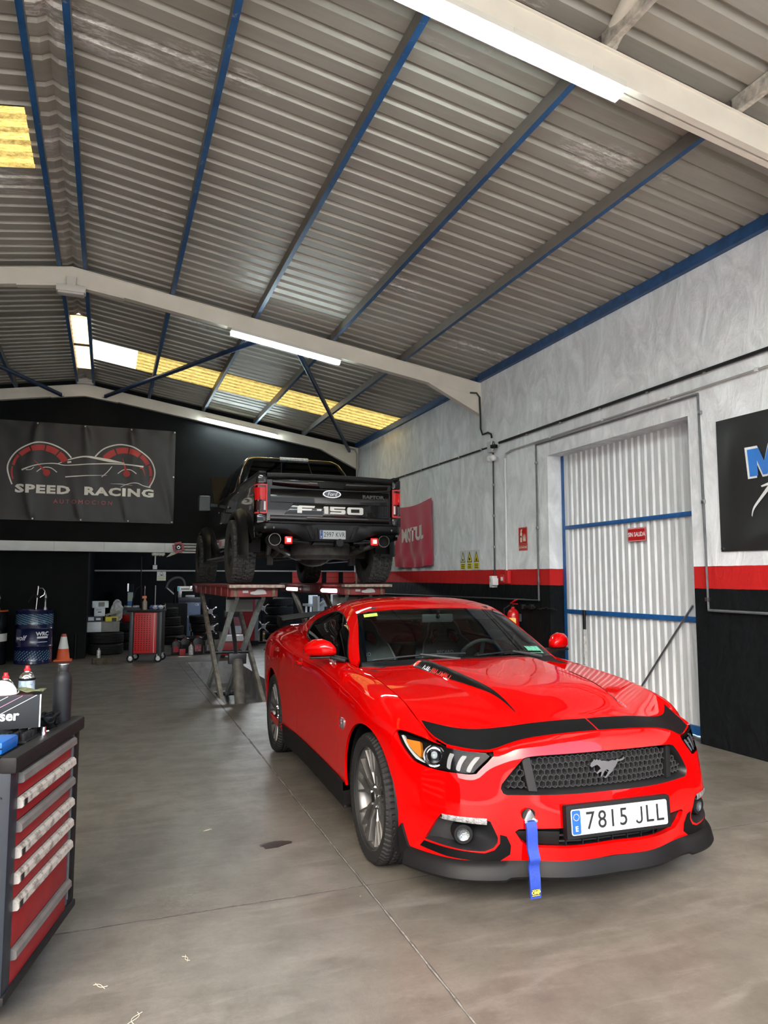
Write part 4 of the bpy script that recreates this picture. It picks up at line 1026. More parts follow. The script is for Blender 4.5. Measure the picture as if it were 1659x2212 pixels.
def alloy(parent, loc, side, rot=0.):
    """side = +1: face towards -y (car's right)"""
    w = empty('wheel', loc); w.parent = parent
    if side < 0: w.rotation_euler = (0, 0, math.pi)
    ax = Vector((0, -1, 0))                                   # outward
    link('tire', TY, w)
    yo = -.105                                                # face plane
    MB().lathe([(.262, -.118), (.270, -.116), (.272, -.108), (.264, -.104), (.252, -.094), (.240, -.06), (.236, .05), (.250, .10), (.262, .112)], 64, axis='Y').obj('rim', M_rim, w)
    MB().lathe([(.165, .03), (.165, .055), (.07, .055), (.07, .03)], 40, axis='Y', closed=True).obj('brake_disc', mat('disc_steel', (.35, .34, .33), .35, 1.), w)
    MB().lathe([(.235, .06), (.10, .075), (.0001, .075)], 32, axis='Y').obj('backplate', M_rimd, w)
    MB().box((-.125, .03, .03), (.075, .07, .17)).obj('brake_caliper', mat('caliper', (.03, .03, .03), .4), w, bevel=.012)
    b = MB()
    for i in range(5):
        for kk in (-1, 1):
            t0 = R(72 * i + rot + kk * 11); t1 = R(72 * i + rot + kk * 15)
            P = lambda r, t, y: (r * math.cos(t), y, r * math.sin(t))
            strut(b, P(.045, t0, yo + .026), P(.125, t1, yo + .012), .034, .030, .040, ax)
            for q in (-1, 1):
                strut(b, P(.118, t1, yo + .013), P(.247, t1 + R(q * 8.2), yo - .002), .019, .0135, .032, ax, top=.55)
    b.obj('spokes', M_rim, w, smooth=25)
    MB().lathe([(.0001, yo + .012), (.028, yo + .013), (.031, yo + .018), (.066, yo + .022), (.074, yo + .032), (.074, yo + .06)], 40, axis='Y').obj('hub', M_rim, w)
    MB().lathe([(.0001, yo + .006), (.022, yo + .008), (.027, yo + .014)], 24, axis='Y').obj('center_cap', M_black, w)
    for i in range(5):
        t0 = R(72 * i + rot); MB().cyl((.052 * math.cos(t0), yo + .026, .052 * math.sin(t0)), (.052 * math.cos(t0), yo + .012, .052 * math.sin(t0)), .010, n=6).obj('lug_nut', M_chrome, w)
    return w
for a_, bq, rt in ((0., .786, 20), (-2.72, .815, 47)):
    for sg in (1, -1): alloy(CAR, L3(a_, sg * bq, .340), sg, rt)
# ---------------------------------------------------------------- mirrors, handle, badge, wipers, wing
def mirror(sg):
    mr = empty('side_mirror', L3(-.98, sg * .80, .985)); mr.parent = CAR
    secs = []   # cross sections from inboard to outboard: (b offset, centre a, centre z, half a, half z)
    for bo, ca, cz_, ha, hz in ((.035, .010, .048, .010, .010), (.045, .0, .050, .060, .034), (.075, -.01, .060, .078, .055), (.125, -.030, .066, .085, .068), (.180, -.055, .062, .078, .064), (.222, -.080, .050, .058, .045), (.238, -.092, .042, .025, .020)):
        secs.append([L3(ca + ha * (abs(math.cos(t_)) ** .7) * np.sign(math.cos(t_)) * (1 if math.cos(t_) > 0 else .45), sg * bo, cz_ + hz * (abs(math.sin(t_)) ** .8) * np.sign(math.sin(t_)) * (1 if math.sin(t_) > 0 else .75)) for t_ in np.linspace(0, 2 * math.pi, 20, endpoint=False)])
    b = MB(); n = 20; V = [p for s_ in secs for p in s_]; F = [(i * n + j, i * n + (j + 1) % n, (i + 1) * n + (j + 1) % n, (i + 1) * n + j) for i in range(len(secs) - 1) for j in range(n)]
    F += [tuple(range(n)), tuple(range((len(secs) - 1) * n, len(secs) * n))]; b.add(V, F); o = b.obj('mirror_cap', M_red, mr, smooth=60)
    b = MB(); b.bar(L3(.06, sg * -.035, -.010), L3(.0, sg * .06, .012), .10, .022); b.bar(L3(.01, sg * .05, .012), L3(-.05, sg * .20, .006), .085, .014); b.obj('mirror_foot', M_black, mr, bevel=.007)
    sheet('mirror_glass', [[L3(-.050 - .18 * (bo - .07), sg * bo, z_) for z_ in np.linspace(.018, .108, 4)] for bo in np.linspace(.075, .205, 5)], .004, M_chrome, mr)
for sg in (1, -1): mirror(sg)
for sg in (1, -1):
    h = empty('door_handle', L3(*(BODY(*st_az(-1.66, .885))[0] * np.array([1, sg, 1])))); h.parent = CAR
    MB().sphere((0, sg * .006, 0), 1, 16, 8, (.075, .014, .034)).obj('recess', mat('handle_recess', (.25, .004, .004), .3), h)
    MB().tube([(-.085, -sg * .002, .004), (-.06, -sg * .022, .008), (0, -sg * .028, .008), (.06, -sg * .022, .006), (.085, -sg * .002, .002)], [.008, .011, .012, .011, .008], 10).obj('grip', M_red, h)
def on_body(p, co):
    a, z = p.x, p.z; u = st_az(a, z); q = BODY(u[0], u[1])[0]; n_ = surf_n(BODY, np.array([u[0]]), np.array([u[1]]))[0]; q = q + n_ * (.003 + co.z); return Vector((q[0], -q[1], q[2]))
text('badge', '5.0', .085, mat('badge_steel', (.30, .30, .31), .3, .8), CAR, (-.44, 0, .655), (1, 0, 0), (0, 0, 1), warp=on_body, extrude=.003, bold=.002, shear=.15)
def on_wind(u, v, o=.006):
    q = WIND(u, v)[0] - surf_n(WIND, np.array([u]), np.array([v]))[0] * o; return Vector(L3(*q))
for v0, v1, u1 in ((.62, .02, .085), (-.05, -.60, .09)):
    wp = empty('wiper', on_wind(.03, v0 * .4 + v1 * .6, .01)); wp.parent = CAR; o_ = wp.location.copy()
    MB().tube([on_wind(.055 + (u1 - .055) * t_ + .012 * math.sin(math.pi * t_), v0 + (v1 - v0) * t_, .012) - o_ for t_ in np.linspace(0, 1, 16)], .006, 6).obj('blade', M_black, wp)
    MB().tube([on_wind(.012, v0 * .1 + v1 * .9, .020) - o_, on_wind(.035, v0 * .3 + v1 * .7, .028) - o_, on_wind(.075, v0 * .5 + v1 * .5, .024) - o_], [.012, .010, .006], 8).obj('arm', mat('wiper_arm', (.03, .03, .03), .3), wp)
# cowl panel between bonnet and glass
_cw = [[L3(-.50 - .01, v, .945) for v in np.linspace(-.70, .70, 14)], [tuple(on_wind(.0, v, .004)) for v in np.linspace(-.69, .69, 14)], [tuple(on_wind(.05, v, .004)) for v in np.linspace(-.69, .69, 14)]]
MB().grid(_cw).obj('cowl', M_black, CAR, smooth=60)
# rear wing
wg = empty('rear_wing', L3(-3.6, 0, 1.07)); wg.parent = CAR
def wsec(y):
    k = abs(y) / .72; zc = .030 + .055 * (1 - k ** 2); P = []
    for u in np.linspace(0, 1, 9): P.append((.11 - .24 * u, y, zc + .035 * u ** 1.5 + .010 * math.sin(math.pi * u) + .008))
    for u in np.linspace(1, 0, 9)[1:-1]: P.append((.11 - .24 * u, y, zc + .035 * u ** 1.5 - .010 * math.sin(math.pi * u)))
    return P
b = MB(); G = [wsec(y) for y in np.linspace(-.72, .72, 21)]; n = len(G[0]); b.add([p for s_ in G for p in s_], [(i * n + j, i * n + (j + 1) % n, (i + 1) * n + (j + 1) % n, (i + 1) * n + j) for i in range(20) for j in range(n)] + [tuple(range(n)), tuple(range(20 * n, 21 * n))]); b.obj('blade', M_splt, wg, smooth=40)
for sg in (1, -1):
    b = MB(); b.prism([(.13, .045), (.12, .07), (-.15, .085), (-.15, .0), (-.06, -.03), (.05, -.03)], sg * .715, sg * .730, lambda u, v, h: (u, h, v)); b.obj('end_plate', M_splt, wg, bevel=.003)
# stickers on the screen
for (u, v, w_, h_, col_) in ((.655, .575, .10, .045, (.42, .66, .08)), (.13, -.565, .14, .085, (.10, .38, .24))):
    o_ = on_wind(u, v, .0025); ax = (on_wind(u, v + .02, .0025) - o_).normalized(); ay = (on_wind(u + .02, v, .0025) - o_).normalized()
    b = MB(); b.add([o_ + ax * sx * w_ / 2 + ay * sy * h_ / 2 for sx, sy in ((-1, -1), (1, -1), (1, 1), (-1, 1))], [(0, 1, 2, 3)]); b.obj('inspection_sticker', mat('sticker_%d' % int(u * 100), col_, .5, var=.6, vscale=60), CAR)
# ---------------------------------------------------------------- cabin
M_trim = mat('cabin_black', (.014, .015, .016), .7); M_seat = mat('seat_leather', (.10, .115, .118), .5, bump=.15, bscale=90); M_pipe = mat('seat_piping', (.30, .31, .32), .5)
b = MB(); b.box2((-2.9, -.70, .40), (-.62, .70, .62)); b.obj('cabin_floor', M_trim, CAR)
b = MB(); b.grid([[L3(a_ - .25 * (v / .7) ** 2 * .2, v, z_) for v in np.linspace(-.72, .72, 12)] for a_, z_ in ((-.66, .935), (-.95, .950), (-1.12, .935), (-1.20, .86), (-1.18, .65))]); b.obj('dashboard', M_trim, CAR, smooth=50)
def seat(v0):
    st = empty('bucket_seat', L3(-1.78, v0, .45)); st.parent = CAR
    OUT = [(-.20, .16), (-.235, .30), (-.25, .44), (-.215, .54), (-.155, .60), (-.135, .68), (-.10, .735), (0, .75), (.10, .735), (.135, .68), (.155, .60), (.215, .54), (.25, .44), (.235, .30), (.20, .16)]
    H1 = [(.045, .575), (.115, .535), (.135, .575), (.105, .635), (.05, .645)]
    lean = lambda z_: -.34 * (z_ - .1)
    def S_(u, v):
        u = np.atleast_1d(u); v = np.atleast_1d(v); return np.stack([lean(v) + .10 * (u / .25) ** 2 * (v < 2) + .02, u, v], -1)
    panel('backrest', S_, OUT, M_seat, st, holes=[H1, [(-u, v) for u, v in reversed(H1)]], step=.03, sgn=-1 if surf_n(S_, np.array([0.]), np.array([.4]))[0][0] < 0 else 1, flange=.07)
    MB().tube([tuple(S_(u, v)[0] * np.array([1, -1, 1]) + np.array([.006, 0, 0])) for u, v in dens(OUT, .04)], .006, 6, closed=True).obj('piping', M_pipe, st)
    for P in (H1, [(-u, v) for u, v in H1]): MB().tube([tuple(S_(u, v)[0] * np.array([1, -1, 1]) + np.array([.008, 0, 0])) for u, v in dens(P, .03)], .008, 6, closed=True).obj('belt_slot', M_black, st)
    MB().box((.12, 0, .10), (.50, .48, .16)).obj('cushion', M_seat, st, bevel=.05)
    text('lettering', 'RECARO', .040, mat('letter_grey', (.70, .72, .72), .5), st, (lean(.47) + .032, 0, .46), (0, 1, 0), (-.32, 0, 1), extrude=.0005)
seat(.37); seat(-.37)
b = MB(); b.box((-2.45, 0, .72), (.25, 1.15, .45)); b.obj('rear_bench', M_trim, CAR, bevel=.06)
sw = empty('steering_wheel', L3(-1.22, -.37, .90)); sw.parent = CAR; sw.rotation_euler = (0, R(-66), 0)
MB().tube([(.18 * math.cos(t_), .18 * math.sin(t_), 0) for t_ in np.linspace(0, 2 * math.pi, 36, endpoint=False)], .015, 10, closed=True).obj('rim', mat('wheel_leather', (.03, .032, .032), .4), sw)
MB().sphere((0, 0, .01), 1, 16, 8, (.07, .065, .035)).obj('hub', M_trim, sw)
for t_ in (0, 180, 270): MB().bar((0, 0, 0), (.17 * math.cos(R(t_ + 90)), .17 * math.sin(R(t_ + 90)), 0), .03, .014).obj('spoke', M_trim, sw)
rv = empty('rear_view_mirror', L3(-1.17, 0, 1.235)); rv.parent = CAR
MB().box((0, 0, 0), (.025, .25, .062)).obj('case', mat('mirror_case', (.10, .11, .11), .4), rv, bevel=.012); MB().tube([(.0, 0, .02), (.03, 0, .05)], .012, 8).obj('stem', M_trim, rv)
MB().sphere((.016, 0, .012), .016).obj('sensor', M_black, rv)
b = MB(); b.grid([[L3(a_, v, z_) for v in np.linspace(-.52, .52, 8)] for a_, z_ in ((-1.25, 1.285), (-1.6, 1.33), (-2.2, 1.30), (-2.7, 1.2))]); b.obj('headliner', M_trim, CAR)
b = MB(); b.box(L3(-1.235, .0, 1.268), (.16, .95, .012), Matrix.Rotation(R(30), 3, 'Y')); b.obj('sun_visor', M_trim, CAR)
# ================================================================ THE GATE, WALL FITTINGS, SIGNS AND BANNERS
def m_gate():
    t = NT('gate_sheet'); n = t.noise(3, 5, .65, stretch=(1, 3, .5)); s_ = t.noise(11, 6, .75, stretch=(1, 2.5, .25))
    x, y, z = t.xyz()
    c = t.mix(t.ramp(n, [(.3, 0.), (.7, 1.)]), (.56, .585, .595), (.74, .76, .77))
    c = t.mix(t.math('MULTIPLY', t.ramp(s_, [(.55, 0.), (.72, 1.)]), .5), c, (.38, .34, .30))
    c = t.mix(t.math('MULTIPLY', t.ramp(t.math('ADD', y, t.math('MULTIPLY', n, .10)), [(.0, 1.), (.01, 1.)]), 0.), c, c)
    t.set(col=c, rough=.42, metal=.1); return reg(t)
MG = m_gate()
GX = 5.46
gate = empty('door_1', (GX, DY0, 0), label='tall white corrugated steel gate with blue frame in the side wall', cat='gate', kind='structure')
P = []; y = 0.; Wd = DY1 - DY0
while y < Wd:
    for dy, dx in ((0, 0), (.030, 0), (.042, -.022), (.078, -.022), (.090, 0)): P.append((y + dy, dx))
    y += .1045
nsh = 3; per = len(P) // nsh
for i in range(nsh):
    seg = P[i * per:(i + 1) * per + 1] if i < nsh - 1 else P[i * per:]
    MB().grid([[(dx + .0, min(yy, Wd), z_) for z_ in (.006, 3.35)] for yy, dx in seg]).obj('gate_sheet', MG, gate, smooth=0, fixn=False)
b = MB(); b.box2((-.045, Wd - .075, .02), (.03, Wd - .01, 3.3)); b.obj('gate_post', M_blue, gate, bevel=.004)
b = MB(); b.box2((-.045, Wd - .135, .02), (-.005, Wd - .075, 3.3)); b.obj('gate_edge', mat('gate_edge_white', (.62, .64, .66), .4), gate, bevel=.004)
for z_, h_ in ((2.182, .046), (1.132, .052), (.060, .085)): MB().box2((-.052, .02, z_ - h_ / 2), (-.018, Wd - .06, z_ + h_ / 2)).obj('gate_rail', M_blue, gate, bevel=.003)
# sliding bolt rod and chain by the post
MB().cyl((-.07, 1.965, .52), (-.07, 1.965, .93), .018, n=10).obj('bolt_rod', mat('rod_white', (.45, .44, .43), .5, var=.4, vscale=30), gate); MB().cyl((-.07, 1.965, .93), (-.07, 1.965, 1.16), .020, n=10).obj('bolt_grip', M_black, gate)
b = MB()
for i in range(9): b.tube([(-.24 + .0 * i + .012 * math.cos(t_), 2.32 + i * .045 + .026 * math.sin(t_), 1.175 - .006 * abs(i - 4) + (.010 * math.cos(t_) if i % 2 else 0)) for t_ in np.linspace(0, 6.28, 9, endpoint=False)], .006, 5, closed=True)
tag(b.obj('lock_chain', M_rimd, gate), None)
br = empty('brace_bar', (5.40, 5.70, 1.25), label='thin grey steel bar leaning diagonally across the gate', cat='bar')
MB().cyl((.02, -.02, .02), (-.13, .93, -1.235), .012, n=8).obj('bar', M_steel, br)
# --- conduits
M_cond = mat('conduit_black', (.012, .012, .013), .45); M_pvc = mat('conduit_white', (.62, .63, .63), .45); M_gpipe = mat('pipe_grey', (.10, .105, .11), .5, var=.3); M_gal = mat('pipe_pale', (.34, .33, .31), .5)
def pipe(name, pts, r, m, label, clips=(), cm=None):
    t = empty(name, pts[0], label=label, cat='pipe' if 'pipe' in name else 'cable'); o = Vector(pts[0])
    MB().tube([Vector(p) - o for p in pts], r, 8).obj('run', m, t)
    for c in clips:
        q = Vector(c) - o; MB().box(q, (.03, .035, .035)).obj('clip', cm or M_steel, t, bevel=.004)
xw = XR - .022
pipe('cable_run', [(xw, -1.8, 3.475), (xw, 9.04, 3.490)], .020, M_cond, 'thick black cable bundle along the wall above the gate', [(xw, y_, 3.478) for y_ in np.arange(.5, 9, .78)])
pipe('cable_run', [(xw + .02, 9.36, 3.485), (xw + .02, 15.5, 3.53)], .013, M_cond, 'black cable running above the red flag to the far corner', [(xw + .02, y_, 3.49 + .006 * (y_ - 9.4)) for y_ in np.arange(9.6, 15.4, .75)])
pipe('cable_run', [(5.02, 9.58, 4.34), (5.12, 9.56, 4.34), (5.17, 9.56, 4.28), (5.185, 9.57, 4.0), (5.19, 9.58, 3.80), (5.19, 9.52, 3.70), (5.195, 9.36, 3.70), (5.195, 9.27, 3.66), (5.195, 9.25, 3.60)], .014, M_cond, 'black cable curving down from the roof beam to the junction box')
pipe('cable_run', [(xw, 9.225, 3.37), (xw, 9.225, 1.60)], .011, M_cond, 'black cable dropping from junction box to wall socket', [(xw, 9.225, z_) for z_ in (2.9, 2.45, 2.0)])
pipe('pipe_run', [(xw, -1.8, 3.345), (xw, 8.72, 3.325), (xw, 8.86, 3.30), (xw, 8.89, 3.22)], .011, M_gal, 'thin pale pipe running along the wall above the gate', [(xw, y_, 3.335) for y_ in np.arange(.4, 8.7, 1.05)], M_pvc)
pipe('pipe_run', [(xw, 8.889, 3.24), (xw, 8.886, 1.66)], .017, M_pvc, 'white plastic pipe dropping to the red stripe', [(xw, 8.886, z_) for z_ in (3.2, 2.9, 2.35, 1.85)], M_pvc)
pipe('pipe_run', [(xw, 8.09, 1.26), (xw, 8.09, 3.29), (xw, 5.28, 3.285), (xw, 5.265, 2.2), (xw, 5.255, 1.24), (xw, -1.8, 1.20)], .013, M_gpipe, 'dark pipe framing the gate on three sides', [(xw, 8.09, z_) for z_ in (3.05, 2.2, 1.5)] + [(xw, 5.265, z_) for z_ in (3.1, 2.25, 1.34)])
pipe('pipe_run', [(xw, 8.09, 1.26), (xw, 9.6, 1.262), (xw + .02, 15.4, 1.25)], .012, mat('pipe_black', (.02, .02, .021), .5), 'black pipe running low along the dado to the back')
pipe('pipe_run', [(5.17, 15.38, 1.2), (5.17, 15.38, 4.38), (5.12, 15.38, 4.46), (4.98, 15.38, 4.49)], .02, M_gal, 'pale pipe standing in the far corner')
# junction box with sensor and twin emergency bulbs
jb = empty('junction_box', (5.18, 9.25, 3.46), label='small grey junction box with black sensor on the side wall', cat='box')
MB().box((0, 0, 0), (.07, .12, .16)).obj('case', mat('box_grey', (.52, .53, .53), .5), jb, bevel=.008)
MB().box((-.02, -.12, -.01), (.06, .09, .05), Matrix.Rotation(R(25), 3, 'Z')).obj('sensor', M_black, jb, bevel=.006)
MB().tube([(-.01, -.06, .03), (-.02, -.10, .07), (-.02, -.13, .05), (-.02, -.14, .0)], .006, 6).obj('wire', M_cond, jb)
MB().tube([(-.01, -.10, -.03), (-.02, -.13, -.05), (-.02, -.11, -.08)], .004, 6).obj('wire', M_cond, jb)
tb = empty('twin_lamp', (5.15, 9.19, 3.285), label='pair of round white globe lamps under the junction box', cat='lamp')
for y_ in (-.048, .052): MB().sphere((0, y_, 0), .047).obj('globe', mat('globe_white', (.80, .80, .79), .35), tb)
MB().box((.035, 0, 0), (.04, .06, .06)).obj('base', M_white, tb)
so = empty('wall_socket', (5.18, 9.20, 1.50), label='white twin socket box on the red stripe', cat='socket')
MB().box((0, .035, 0), (.09, .085, .165)).obj('housing', M_white, so, bevel=.01); MB().box((-.035, -.055, .0), (.09, .075, .10)).obj('cover', mat('socket_white', (.78, .78, .78), .35), so, bevel=.008)
MB().box((-.047, .035, .02), (.004, .05, .06)).obj('switch', mat('socket_grey', (.4, .4, .4), .4), so)
fa = empty('fire_alarm', (5.185, 8.95, 1.545), label='small red fire alarm box on the red stripe', cat='alarm')
MB().box((0, 0, 0), (.06, .085, .11)).obj('case', mat('alarm_red', (.55, .02, .02), .4), fa, bevel=.006); MB().box((-.032, 0, -.005), (.004, .055, .05)).obj('button_plate', M_white, fa); MB().box((.005, -.10, .02), (.05, .10, .18)).obj('back_box', _M['alarm_red'], fa, bevel=.005)
# --- signs on wall and gate
YW = lambda u, v, h: (-h, -u, v)                           # wall sign frame: u right (-Y), v up, h out
def sign(name, loc, w, h, m, label, cat='sign', group=None):
    t = empty(name, loc, label=label, cat=cat, group=group); MB().prism(rrect(w, h, .006, 3), 0, .004, YW).obj('plate', m, t); return t
M_sred = mat('sign_red', (.50, .008, .010), .35); M_swh = mat('sign_white', (.78, .78, .76), .4); M_scream = mat('sign_cream', (.72, .70, .55), .4); M_syel = mat('sign_yellow', (.78, .66, .04), .4)
WT = lambda t, s_, size, m, u, v, **kw: text('lettering', s_, size, m, t, (-.0045, -u, v), (0, -1, 0), (0, 0, 1), extrude=.0004, **kw)
sg1 = sign('no_exit_sign', (GX - .045, 6.455, 2.018), .295, .150, M_sred, 'red sign with white capitals on the corrugated gate')
MB().prism(rrect(.283, .138, .004, 3), .004, .0045, YW).obj('border', M_swh, sg1); MB().prism(rrect(.275, .130, .004, 3), .0045, .005, YW).obj('field', M_sred, sg1)
text('lettering', 'SIN SALIDA', .066, M_swh, sg1, (-.0055, 0, 0), (0, -1, 0), (0, 0, 1), extrude=.0004, bold=.0018, sx=.82)
ex = sign('extinguisher_sign', (XR - .001, 8.478, 2.075), .215, .315, M_sred, 'red fire extinguisher sign reading EXTINTOR on the grey wall')
MB().prism(rrect(.205, .218, .004, 3), .004, .0045, lambda u, v, h: (-h, -u, v + .042)).obj('border', M_scream, ex); MB().prism(rrect(.199, .212, .004, 3), .0045, .005, lambda u, v, h: (-h, -u, v + .042)).obj('field', M_sred, ex)
MB().prism(rrect(.205, .065, .004, 3), .004, .0045, lambda u, v, h: (-h, -u, v - .117)).obj('border', M_scream, ex); MB().prism(rrect(.199, .059, .004, 3), .0045, .005, lambda u, v, h: (-h, -u, v - .117)).obj('field', M_sred, ex)
WE = lambda P_, nm, m, t, h0=.005, h1=.006: MB().prism(P_, h0, h1, YW).obj(nm, m, t)
WE([(-.065, -.045), (-.015, -.045), (-.015, .075), (-.025, .09), (-.055, .09), (-.065, .075)], 'pictogram_bottle', M_scream, ex); WE([(-.055, .092), (-.025, .092), (-.020, .115), (-.005, .125), (-.022, .132), (-.050, .125)], 'pictogram_valve', M_scream, ex); WE([(-.055, .02), (-.030, .02), (-.030, .045), (-.055, .045)], 'pictogram_label', M_ink, ex, .006, .0065)
for k_ in range(3): WE([(.015 + .022 * k_, -.04), (.030 + .022 * k_, -.03), (.024 + .022 * k_, .02 + .012 * k_), (.036 + .020 * k_, .075 - .008 * k_), (.012 + .022 * k_, .03), (.008 + .022 * k_, -.01)], 'pictogram_flame', M_scream, ex)
text('lettering', 'EXTINTOR', .044, M_scream, ex, (-.0055, 0, -.117), (0, -1, 0), (0, 0, 1), extrude=.0004, bold=.0012, sx=.88)
for i, (yc, what, pose) in enumerate(((10.30, 'hand in a roller', 0), (10.075, 'crushing hazard', 1), (9.85, 'star-shaped hazard symbol', 2))):
    t = sign('warning_sign', (XR + .021, yc, 1.835), .205, .30, mat('sign_pale', (.58, .60, .60), .4), ('left', 'middle', 'right')[i] + ' one of three small yellow triangle warning signs above the stripe', group='yellow warning signs')
    MB().prism([(-.085, -.035), (.085, -.035), (0, .135)], .004, .0045, YW).obj('triangle_border', M_ink, t); MB().prism([(-.066, -.024), (.066, -.024), (0, .106)], .0045, .005, YW).obj('triangle', M_syel if pose else mat('sign_paleyellow', (.72, .72, .45), .4), t)
    if pose == 0: WE([(.0 + .022 * math.cos(a_), .004 + .020 * math.sin(a_)) for a_ in np.linspace(0, 6.28, 10, endpoint=False)], 'pictogram', M_ink, t)
    elif pose == 1: WE([(-.02, -.012), (-.005, -.012), (.0, .01), (.022, -.012), (.03, .01), (.015, .03), (.0, .028), (-.018, .05), (-.028, .02)], 'pictogram', M_ink, t)
    else: WE([(-.04, -.015), (.04, -.015), (.035, -.006), (.01, .0), (.022, .02), (.008, .018), (.0, .062), (-.008, .018), (-.022, .02), (-.01, .0), (-.035, -.006)], 'pictogram', M_ink, t)
    MB().prism(rrect(.17, .088, .004, 3), .004, .0048, lambda u, v, h: (-h, -u, v - .092)).obj('text_panel', M_syel, t)
    for k_ in range(3): MB().box2((-.0058, -.055, -.128 + .026 * k_), (-.0048, .055, -.116 + .026 * k_)).obj('print_line', M_ink, t)
# --- cloth banners
def m_cloth(name, col, rough=.55, sheen=.3):
    t = NT(name); n = t.noise(5, 4, .6); t.set(col=t.mix(n, tuple(c * .75 for c in col), tuple(min(1, c * 1.2) for c in col)), rough=rough, sheen=sheen); t.bump(t.noise(420, 2, .5), .08, .002); return reg(t)
# red flag
def flag_p(u, v):                                           # u 0..1 left (far) to right (near), v 0..1 bottom to top
    y = 13.08 + (11.39 - 13.08) * u - .05 * (1 - v) * math.sin(u * 3); sag = -.11 * math.sin(math.pi * u) * v * .5 - .02 * (1 - u) * v
    z = 1.79 + 1.16 * v + sag - .035 * (1 - v) * math.sin(math.pi * (u * 1.0))
    f = .020 * math.sin(17 * u - 7 * (1 - v) * (1 - u) + 1.3) * (1 - v) ** .6 + .018 * math.sin(9 * u + 6 * v) * (.3 + .7 * (1 - v)) + .02 * math.sin(24 * u - 10 * v) * max(0, .55 - v)
    return (XR + .022 - .045 - f, y, z)
fl = empty('red_flag', (XR - .03, 12.2, 1.8), label='crimson cloth flag with white MOTUL lettering on the side wall', cat='flag'); fo = Vector(fl.location)
M_flag = m_cloth('flag_crimson', (.47, .008, .045)); M_fwh = m_cloth('flag_white', (.70, .69, .67))
sheet('cloth', [[Vector(flag_p(u, v)) - fo for v in np.linspace(0, 1, 40)] for u in np.linspace(0, 1, 56)], .003, M_flag, fl)
def on_flag(p, co):
    u = (p.y - 13.08) / (11.39 - 13.08); v = (p.z - 1.79) / 1.16; q = flag_p(u, v); return Vector((q[0] - .006, q[1], q[2])) - fo
text('lettering', 'MOTUL', .34, M_fwh, fl, (0, 12.26, 2.395), (0, -1, .03), (0, 0, 1), warp=on_flag, extrude=0, bold=.016, sx=.88, res=6)
for u, v in ((.01, .985), (.99, .985)): MB().sphere(Vector(flag_p(u, v)) - fo + Vector((-.004, 0, 0)), .012).obj('nail', M_steel, fl)
# black banner at the right edge
def ban_p(u, v):
    y = 5.085 + (3.30 - 5.085) * u; z = 1.775 + 1.20 * v - .02 * u
    f = .022 * math.sin(5 * u + 7 * (1 - v) - 1) * (1 - u * .3) + .016 * math.sin(14 * u + 9 * (1 - v)) * (1 - v) + .012 * math.sin(3 + 20 * (u - .25 * v))
    e = min(1, min(u, 1 - u, v, 1 - v) * 9); return (XR - .012 - max(.0, .03 + f) * e, y, z)
bn = empty('black_banner', (XR - .01, 4.5, 1.78), label='black cloth banner with blue letter M at the right edge', cat='banner'); bo = Vector(bn.location)
M_ban = m_cloth('banner_black', (.0065, .007, .0078), .55, .08); M_bblue = m_cloth('banner_blue', (.012, .16, .55)); M_bwh = m_cloth('banner_white', (.72, .73, .73))
sheet('cloth', [[Vector(ban_p(u, v)) - bo for v in np.linspace(0, 1, 34)] for u in np.linspace(0, 1, 50)], .003, M_ban, bn)
def on_ban(k):
    def f(p, co):
        u = (p.y - 5.085) / (3.30 - 5.085); v = (p.z - 1.775) / 1.20; q = ban_p(min(1, max(0, u)), min(1, max(0, v))); return Vector((q[0] - k, p.y, p.z)) - bo
    return f
def flat_print(poly, k, m, nm):
    n_ = len(poly); dd = dens(poly, .03); n_ = len(dd); g_ = [(u, v) for u in np.arange(4.2, 4.8, .03) for v in np.arange(2.38, 2.68, .03) if inpoly(np.array([(u, v)]), dd)[0]]
    r_ = delaunay_2d_cdt([Vector(p) for p in dd + g_], [(i, (i + 1) % n_) for i in range(n_)], [], 1, 1e-6); f = on_ban(k)
    b_ = MB(); b_.add([f(Vector((0, p.x, p.y)), None) for p in r_[0]], [tuple(t) for t in r_[2]]); b_.obj(nm, m, bn, smooth=60)
_m = [(0, 0), (0, .25), (.115, .25), (.17, .12), (.225, .25), (.34, .25), (.34, 0), (.25, 0), (.25, .14), (.195, .0), (.145, .0), (.09, .14), (.09, 0)]
flat_print([(4.722 - u * 1.06 + .010, 2.405 + v * 1.0 - .012 + (.024 if v > .2 else 0)) for u, v in _m], .006, M_bwh, 'letter_outline')
flat_print([(4.708 - u * .97, 2.410 + v * .94) for u, v in _m], .010, M_bblue, 'letter')
for pts in ([(4.72, 2.07), (4.70, 2.13), (4.64, 2.19), (4.56, 2.26), (4.44, 2.36)], [(4.60, 2.315), (4.5, 2.325), (4.4, 2.32)]):
    pp = np.array(pts); q = Spl(np.arange(len(pp)), pp)(np.linspace(0, len(pp) - 1, 18)); w_ = .016
    MB().grid([[on_ban(.007)(Vector((0, y_ - w_ * .5 * (.4 + i / 18), z_ - w_ * .5)), None) for w__ in (0,)] + [on_ban(.007)(Vector((0, y_ + w_ * .3, z_ + w_ * (.3 + i / 12))), None)] for i, (y_, z_) in enumerate(q)]).obj('swoosh', M_bwh, bn)
for u, v in ((.015, .98), (.012, .02)): MB().cyl(Vector(ban_p(u, v)) - bo + Vector((.004, 0, 0)), Vector(ban_p(u, v)) - bo + Vector((-.012, 0, 0)), .012, n=10).obj('eyelet', M_chrome, bn)
